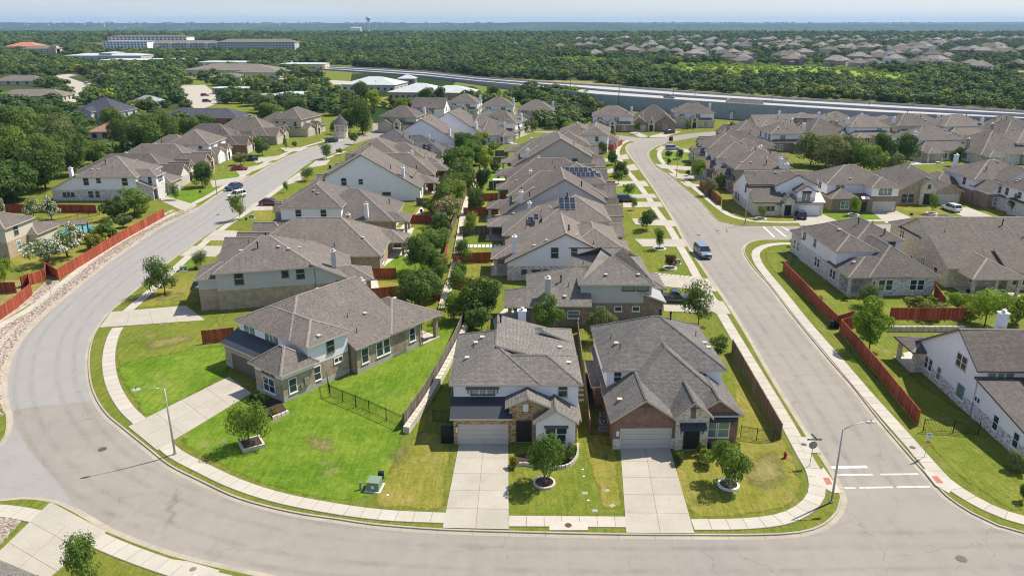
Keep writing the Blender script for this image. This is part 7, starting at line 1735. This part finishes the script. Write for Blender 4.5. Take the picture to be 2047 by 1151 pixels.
# utility poles along the highway with wires
poles=[(1139,200,157),(1236,212,164),(1343,218,170),(1387,212,168),(1540,219,171),(1733,232,190),(1820,236,190),(1970,242,197)]
tops=[]
for i,(px,yb,yt) in enumerate(poles):
    x,y=at(px,yb+6);d=y*_c+HCAM*_s;h=(yb+6-yt)*d/F/math.cos(math.atan2(HCAM,y))
    t=thing('utility_pole',f'utility pole before the highway, number {i+1} counted from the left' if False else ['leftmost utility pole before the highway','second utility pole before the highway from the left','third utility pole, just left of the highway pickup','fourth utility pole, just right of the highway pickup','utility pole behind the lone white gabled house','utility pole behind the dark twin hips','utility pole with a lamp, over the packed roofs','utility pole nearest the right edge'][i],'utility pole',(x,y,0),0,'poles along the highway')
    mb=MB();mb.tube([(0,0,-.3),(0,0,h)],[.22,.13],8);mb.build('pole',M['dtrim'],t)
    for z in (h-.5,h*.62):
        mb=MB();mb.box(-1.3,-.08,z,1.3,.08,z+.15)
        mb.build('crossarm',M['galvl'],t)
    tops.append(Vector((x,y,h)))
mb=MB()
for a,b in zip(tops[3:],tops[4:]):
    for dz in (.3,3.2):
        mb.tube([a-Vector((0,0,dz)),a.lerp(b,.5)-Vector((0,0,dz+1.6)),b-Vector((0,0,dz))],[.035]*3,4)
tag(mb.build('power_line',M['dark']),'sagging power lines strung between the poles along the highway','cable')
# ---------------------------------------------------------------- far houses beyond the highway
rng=random.Random(12)
def lowhouse(i,rm,wm):
    r=random.Random(i);Wd=r.uniform(15,21);D=r.uniform(12,16);e=3.2 if i%3 else 6
    B=[blk(0,0,Wd,D,e,'WESN',.55,low=wm),blk(Wd*.55,-3,Wd*.95,D*.6,e*.9,'WE' if i%2 else 'WES',.6,low=wm),blk(1,-2,Wd*.35,D*.5,3.1,'WES',.5,low=wm)]
    for b in B:geo(b)
    ro=roof_mesh(B,None).mesh('roof',[M[rm],M['trim'],M['soffit'],M[rm]]);wl=[mb.mesh('wall',M[n]) for n,mb in wallmeshes(B).items()]
    return ro,wl,[(Wd*.2,-2.02,1.7),(Wd*.45,-.02,1.8),(Wd*.75,-3.02,1.8)]+([(Wd*.3,-.02,4.7),(Wd*.75,-3.02,4.4)] if e>4 else []),(Wd,D)
M['roof5']=shingle('light_grey_shingle',(.27,.245,.225))
LH=[lowhouse(i,('roof5','roof3','roof1','roof5')[i%4],('bricktan','stonetan','sideb','stucco','brickbrn')[i%5]) for i in range(10)]
HS=[]
KIND=[('light grey','tan brick'),('taupe','tan stone'),('brown','beige'),('light grey','white'),('light grey','brown brick'),('taupe','tan brick'),('brown','tan stone'),('light grey','beige'),('light grey','white'),('taupe','brown brick')]
def farhouse(x,y,rz,i):
    ro,wl,ws,(Wd,D)=LH[i%len(LH)];u=proj(x,y,0)
    t=thing('house',('two storey ' if (i%10)%3==0 else 'one storey ')+'%s roofed %s house, '%KIND[i%10]+('front row of the far suburb' if u[1]>118 else 'middle of the far suburb' if u[1]>98 else 'hazy back of the far suburb')+(', left half' if u[0]<1600 else ', right half'),'house',(x,y,0),rz,'houses of the far suburb')
    link('roof',ro,t)
    for w_ in wl:link('wall',w_,t)
    if u[1]>112:
        for q in ws:
            f=link('window',window_meshes(1.6,1.4,'wf2')[0],t,q)
            link('pane',window_meshes(1.6,1.4,'wf2')[1],f)
    HS.append((x,y,16))
k=0
rows=[(1375,118,1395,112),(1680,131,2000,140),(1580,131,1700,133),(1400,112,1500,108),(1470,128,1480,120),(1700,125,1860,100),(1560,122,1640,112),(1800,128,1850,124),(1860,120,2030,92),(1900,132,2040,136),(1500,100,1700,96),(1640,110,1760,96),(1400,100,1560,92),(1760,104,1900,88),(1950,112,2047,104),(1180,112,1340,106),(1220,100,1400,94),(1080,104,1200,96),(1560,90,1800,84),(1850,86,2047,80),(1300,88,1600,84),(1000,98,1060,92),(1420,84,1700,79),(1700,80,2040,75),(1150,84,1400,79)]
for (x0,y0,x1,y1) in rows:
    a=Vector(at(x0,y0));b=Vector(at(x1,y1));L_=(b-a).length;n=max(1,int(L_/21))
    for i in range(min(n+1,26)):
        if rng.random()<.12 or k>=295:continue
        p=a.lerp(b,(i+rng.uniform(-.2,.2))/max(1,n));
        if any((p.x-h[0])**2+(p.y-h[1])**2<17**2 for h in HS):continue
        farhouse(p.x+rng.uniform(-4,4),p.y+rng.uniform(-6,6),rng.choice((0,math.pi/2,math.pi,-.3,.5))+rng.uniform(-.3,.3),k);k+=1
# water tower
x,y=at(737,57);D_=3700.;x=x*D_/y;y=D_
t=thing('water_tower','pale water tower standing on the far horizon','water tower',(x,y,-40))
mb=MB();mb.cyl(0,0,0,84,3.4,12,0,2.8);mb.build('stem',M['galvl'],t);mb=MB();mb.tube([(0,0,80),(0,0,90),(0,0,97),(0,0,101)],[3,9,12,10],16);mb.build('tank',M['galvl'],t)
x,y=at(712,59);x=x*D_/y;t=thing('storage_building','low white building beside the far water tower','building',(x,D_,-30));mb=MB();mb.box(-22,-10,0,22,10,44);mb.build('wall',M['stucco'],t);mb=MB();mb.hexa([(-23,-11,44),(23,-11,44),(23,11,44),(-23,11,44)],[(-20,-4,48),(20,-4,48),(20,4,48),(-20,4,48)]);mb.build('roof',M['pale'],t)
# ---------------------------------------------------------------- woods
def inside(poly,X,Y):
    c=np.zeros(len(X),bool);n=len(poly)
    for i in range(n):
        x0,y0=poly[i];x1,y1=poly[(i+1)%n]
        if y0==y1:continue
        k=((y0>Y)!=(y1>Y))&(X<(x1-x0)*(Y-y0)/(y1-y0)+x0);c^=k
    return c
rs=np.random.RandomState(7)
def scatter(y0,y1,sp,jit=.45):
    X=[];Y=[]
    ys=np.arange(y0,y1,sp)
    for y in ys:
        hw=y*.78+110;xs=np.arange(-hw,hw,sp);X.append(xs+rs.uniform(-jit,jit,len(xs))*sp);Y.append(np.full(len(xs),y)+rs.uniform(-jit,jit,len(xs))*sp)
    return np.concatenate(X),np.concatenate(Y)
XX=[];YY=[];SS=[]
for a,b,sp,s in ((150,520,6.4,.78),(520,1100,7.4,.9),(1100,1900,9.5,1.2),(1900,3250,13.5,1.8)):
    x,y=scatter(a,b,sp);XX.append(x);YY.append(y);SS.append(np.full(len(x),s)*(.5+1.25*rs.rand(len(x))**1.4))
X=np.concatenate(XX);Y=np.concatenate(YY);S=np.concatenate(SS)
d=Y*_c+HCAM*_s;PX=CX+F*X/d;PY=CY-F*(Y*_s-HCAM*_c)/d
# where woods stand (photograph outline of their ground)
W_=[[(-1400,60),(2500,60),(2500,215),(2047,221),(1758,204),(1587,195),(1380,182),(1228,171),(1180,161),(1091,161),(954,152),(851,141),(680,131),(600,128),(560,140),(640,150),(660,190),(740,205),(730,222),(700,240),(650,226),(600,226),(550,246),(528,252),(524,222),(500,212),(470,208),(440,212),(436,232),(345,282),(230,318),(200,330),(170,340),(130,352),(100,368),(60,398),(20,415),(0,422),(-400,470),(-1400,640)],
    [(1050,182),(1190,198),(1190,214),(1150,225),(1100,215),(1050,205)],[(1060,205),(1160,205),(1178,240),(1120,232),(1060,215)],[(905,190),(960,180),(1050,200),(1000,218),(930,210)],[(740,207),(840,205),(832,224),(800,222),(738,214)],[(1045,212),(1190,212),(1182,258),(1110,262),(1062,250)]]
keep=np.zeros(len(X),bool)
for p in W_:keep|=inside(p,PX,PY)
EX=[[(100,150),(150,146),(190,166),(190,180),(175,196),(150,210),(130,206),(140,188),(112,170)],[(350,170),(412,168),(432,184),(445,208),(396,226),(368,206)],
    [(1925,139),(2200,141),(2200,158),(2060,158),(1985,155)],
    [(140,212),(236,212),(240,246),(142,246)],[(165,252),(262,246),(262,285),(160,296)],[(310,216),(440,216),(440,256),(310,258)],[(-40,176),(110,176),(110,210),(-40,210)],[(-40,150),(70,150),(70,176),(-40,176)],[(255,200),(285,200),(285,218),(255,218)],
    [(60,112),(265,112),(265,124),(60,124)],[(190,120),(325,120),(325,134),(190,134)],[(365,138),(505,138),(520,158),(370,158)],[(390,126),(500,124),(500,136),(390,136)],[(462,192),(584,192),(584,207),(462,207)],[(418,178),(500,176),(500,190),(418,190)],[(545,190),(585,190),(585,202),(545,202)],
    [(660,140),(960,160),(1070,180),(960,205),(770,206),(760,196),(670,190)],[(0,92),(75,92),(75,106),(0,106)],[(45,98),(125,98),(125,110),(45,110)],[(200,80),(600,86),(600,107),(200,107)],[(112,84),(150,84),(150,91),(112,91)],[(172,88),(208,88),(208,98),(172,98)],
    [(470,156),(700,158),(700,172),(470,172)],[(730,190),(840,190),(830,214),(730,214)],[(432,212),(520,209),(520,236),(440,244)],[(490,148),(530,148),(530,158),(490,158)]]
for p in EX:keep&=~inside(p,PX,PY)
hs=np.array([(h[0]+8,h[1]-4) for h in HS]);
for hx,hy in hs:keep&=((X-hx)**2/170.+(Y-hy+5)**2/420.)>1
# suburb trees thinner, so that the roofs show
for ox,oy,an,x0,y0,x1,y1 in FOOT:
    lx=(X-ox)*math.cos(an)+(Y-oy)*math.sin(an);ly=-(X-ox)*math.sin(an)+(Y-oy)*math.cos(an)
    keep&=~((lx>x0-3.2)&(lx<x1+3.2)&(ly>y0-3.2)&(ly<y1+3.2))
# clearings and thin places
cl=np.sin(X*.021+1)*np.sin(Y*.017+X*.006)+.6*np.sin(X*.063+Y*.05);keep&=~((cl>1.02)&(Y>350))
sub=inside([(1150,76),(2500,70),(2500,140),(1640,136),(1340,122),(1150,112)],PX,PY)
keep&=~(sub&(rs.rand(len(X))<.55));S=np.where(sub,S*.78,S)
keep&=~((PY>150)&(PX<700)&(rs.rand(len(X))<.10))
keep&=~(inside([(735,203),(845,203),(845,226),(735,226)],PX,PY)&(rs.rand(len(X))<.55))
X,Y,S,PX,PY=X[keep],Y[keep],S[keep],PX[keep],PY[keep]
bright=inside([(1300,129),(1640,128),(1720,138),(1830,150),(1840,166),(1780,170),(1600,158),(1300,151)],PX,PY)|inside([(1040,132),(1115,114),(1220,116),(1220,132)],PX,PY)
order=np.argsort(Y)
near_=order[:175]
WN={k:leafmesh('crown',2300,100+k,.078,12,.72,.1) for k in range(4)}
for j,i in enumerate(near_):
    x,y,s=X[i],Y[i],S[i];
    r=4.1*s*1.15;h=r*1.8;px=PX[i]
    dark=j%3
    if px<330:
        big=y<330;
        hue=('dark green','mid green','dark green','olive green','dark green')[(j*7)%5];zn='left edge' if px<90 else 'middle' if px<200 else 'right part'
        lab=f'{hue} tree in the {zn} of the dense wood behind the left street' if y<300 else f'{hue} tree among the scattered left houses, {zn} of the woods'
        grp='trees of the wood behind the left street' if y<300 else 'trees between the scattered left houses'
    elif px<900:lab='tree in the woods between the scattered houses on the left';grp='trees between the scattered left houses'
    else:lab='tree in the band of woods under the highway wall';grp='trees under the highway wall'
    t=thing('tree',lab,'tree',(x,y,0),rs.rand()*6.28,grp)
    c=link('crown',WN[j%4],t,(0,0,h*.52),0,(r*1.05,r*1.05,h*.60));c.material_slots[0].link='OBJECT';c.material_slots[0].material=M[('oak','ash','oak','olive','oak')[(j*7)%5] if s<1.15 else 'oak']
    link('trunk',TR[j%2],t,(0,0,0),0,(r*.5,r*.5,h*.38))
rest=order[175:]
tr_cache={}
def gn_scatter(name,idx,meshes,leaf,scale,zs,sink):
    col=bpy.data.collections.new(name+'_kinds')
    for k,me in enumerate(meshes):
        m2=me.copy();m2.materials.clear();m2.materials.append(M[leaf]);o=bpy.data.objects.new('crown_kind',m2);col.objects.link(o)
    me=bpy.data.meshes.new(name);n=len(idx);me.vertices.add(n)
    z=np.where(Y[idx]>2500,-.12-55*np.minimum(1,(Y[idx]-2500)/900.),0)+S[idx]*sink
    me.vertices.foreach_set('co',np.stack([X[idx],Y[idx],z],1).ravel())
    a=me.attributes.new('s','FLOAT','POINT');a.data.foreach_set('value',(S[idx]*scale).astype(np.float32));me.update()
    o=bpy.data.objects.new(name,me);sc.collection.objects.link(o);o['kind']='stuff'
    g=bpy.data.node_groups.new(name,'GeometryNodeTree')
    g.interface.new_socket('Geometry',in_out='INPUT',socket_type='NodeSocketGeometry');g.interface.new_socket('Geometry',in_out='OUTPUT',socket_type='NodeSocketGeometry')
    gi=g.nodes.new('NodeGroupInput');go=g.nodes.new('NodeGroupOutput');ci=g.nodes.new('GeometryNodeCollectionInfo');ci.inputs['Collection'].default_value=col;ci.inputs['Separate Children'].default_value=True
    ip=g.nodes.new('GeometryNodeInstanceOnPoints');ip.inputs['Pick Instance'].default_value=True
    rv=g.nodes.new('FunctionNodeRandomValue');rv.data_type='FLOAT_VECTOR';rv.inputs[0].default_value=(0,0,0);rv.inputs[1].default_value=(.15,.15,6.28)
    na=g.nodes.new('GeometryNodeInputNamedAttribute');na.data_type='FLOAT';na.inputs['Name'].default_value='s'
    cb=g.nodes.new('ShaderNodeCombineXYZ');mz=g.nodes.new('ShaderNodeMath');mz.operation='MULTIPLY';mz.inputs[1].default_value=zs
    g.links.new(na.outputs[0],cb.inputs[0]);g.links.new(na.outputs[0],cb.inputs[1]);g.links.new(na.outputs[0],mz.inputs[0]);g.links.new(mz.outputs[0],cb.inputs[2])
    g.links.new(gi.outputs[0],ip.inputs['Points']);g.links.new(ci.outputs[0],ip.inputs['Instance']);g.links.new(rv.outputs[0],ip.inputs['Rotation']);g.links.new(cb.outputs[0],ip.inputs['Scale']);g.links.new(ip.outputs[0],go.inputs[0])
    md=o.modifiers.new('scatter','NODES');md.node_group=g
    return o
FK=[leafmesh('crown',620,200+k,.13,9,.78,.08) for k in range(5)]
br=np.array([i for i in rest if bright[i]],dtype=int);dk=np.array([i for i in rest if not bright[i]],dtype=int)
gn_scatter('woodland',dk,FK,'wood1',4.9,.78,2.6)
if len(br):S[br]*=.55;br=br[rs.rand(len(br))<.6];gn_scatter('bright_scrub',br,FK,'wood2',4.9,.7,1.6)
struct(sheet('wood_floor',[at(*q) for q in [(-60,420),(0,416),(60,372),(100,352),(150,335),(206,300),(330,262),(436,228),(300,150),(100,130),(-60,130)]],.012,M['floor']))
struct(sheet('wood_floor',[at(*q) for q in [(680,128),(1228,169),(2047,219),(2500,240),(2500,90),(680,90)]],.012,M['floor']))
# scattered pale buildings in the hazy distance
mb=MB();rr=random.Random(3)
for _ in range(260):
    y=rr.choice((rr.uniform(8000,9600),rr.uniform(8800,9700)));x=rr.uniform(-.66,.66)*y;k=min(1,(y-7200)/1900.);z=-55+k*k*(3-2*k)*82
    s=rr.uniform(6,26);mb.box(x-s,y-8,z-3,x+s,y+8,z+rr.uniform(5,13))
o=mb.build('distant_buildings',M['pale']);o['kind']='stuff'
# ---------------------------------------------------------------- air
mb=MB();mb.box(-16500,-80,-60,16500,15900,110);hb=mb.build('haze',[])
m,t,p=mat('haze_air');t.nodes.remove(p);v=t.nodes.new('ShaderNodeVolumePrincipled');v.inputs['Color'].default_value=(.46,.70,1,1);v.inputs['Density'].default_value=.00006;v.inputs['Anisotropy'].default_value=.1
t.links.new(v.outputs[0],t.nodes['Material Output'].inputs['Volume']);m.cycles.homogeneous_volume=True if hasattr(m.cycles,'homogeneous_volume') else None
hb.data.materials.clear();hb.data.materials.append(m);hb['kind']='stuff'
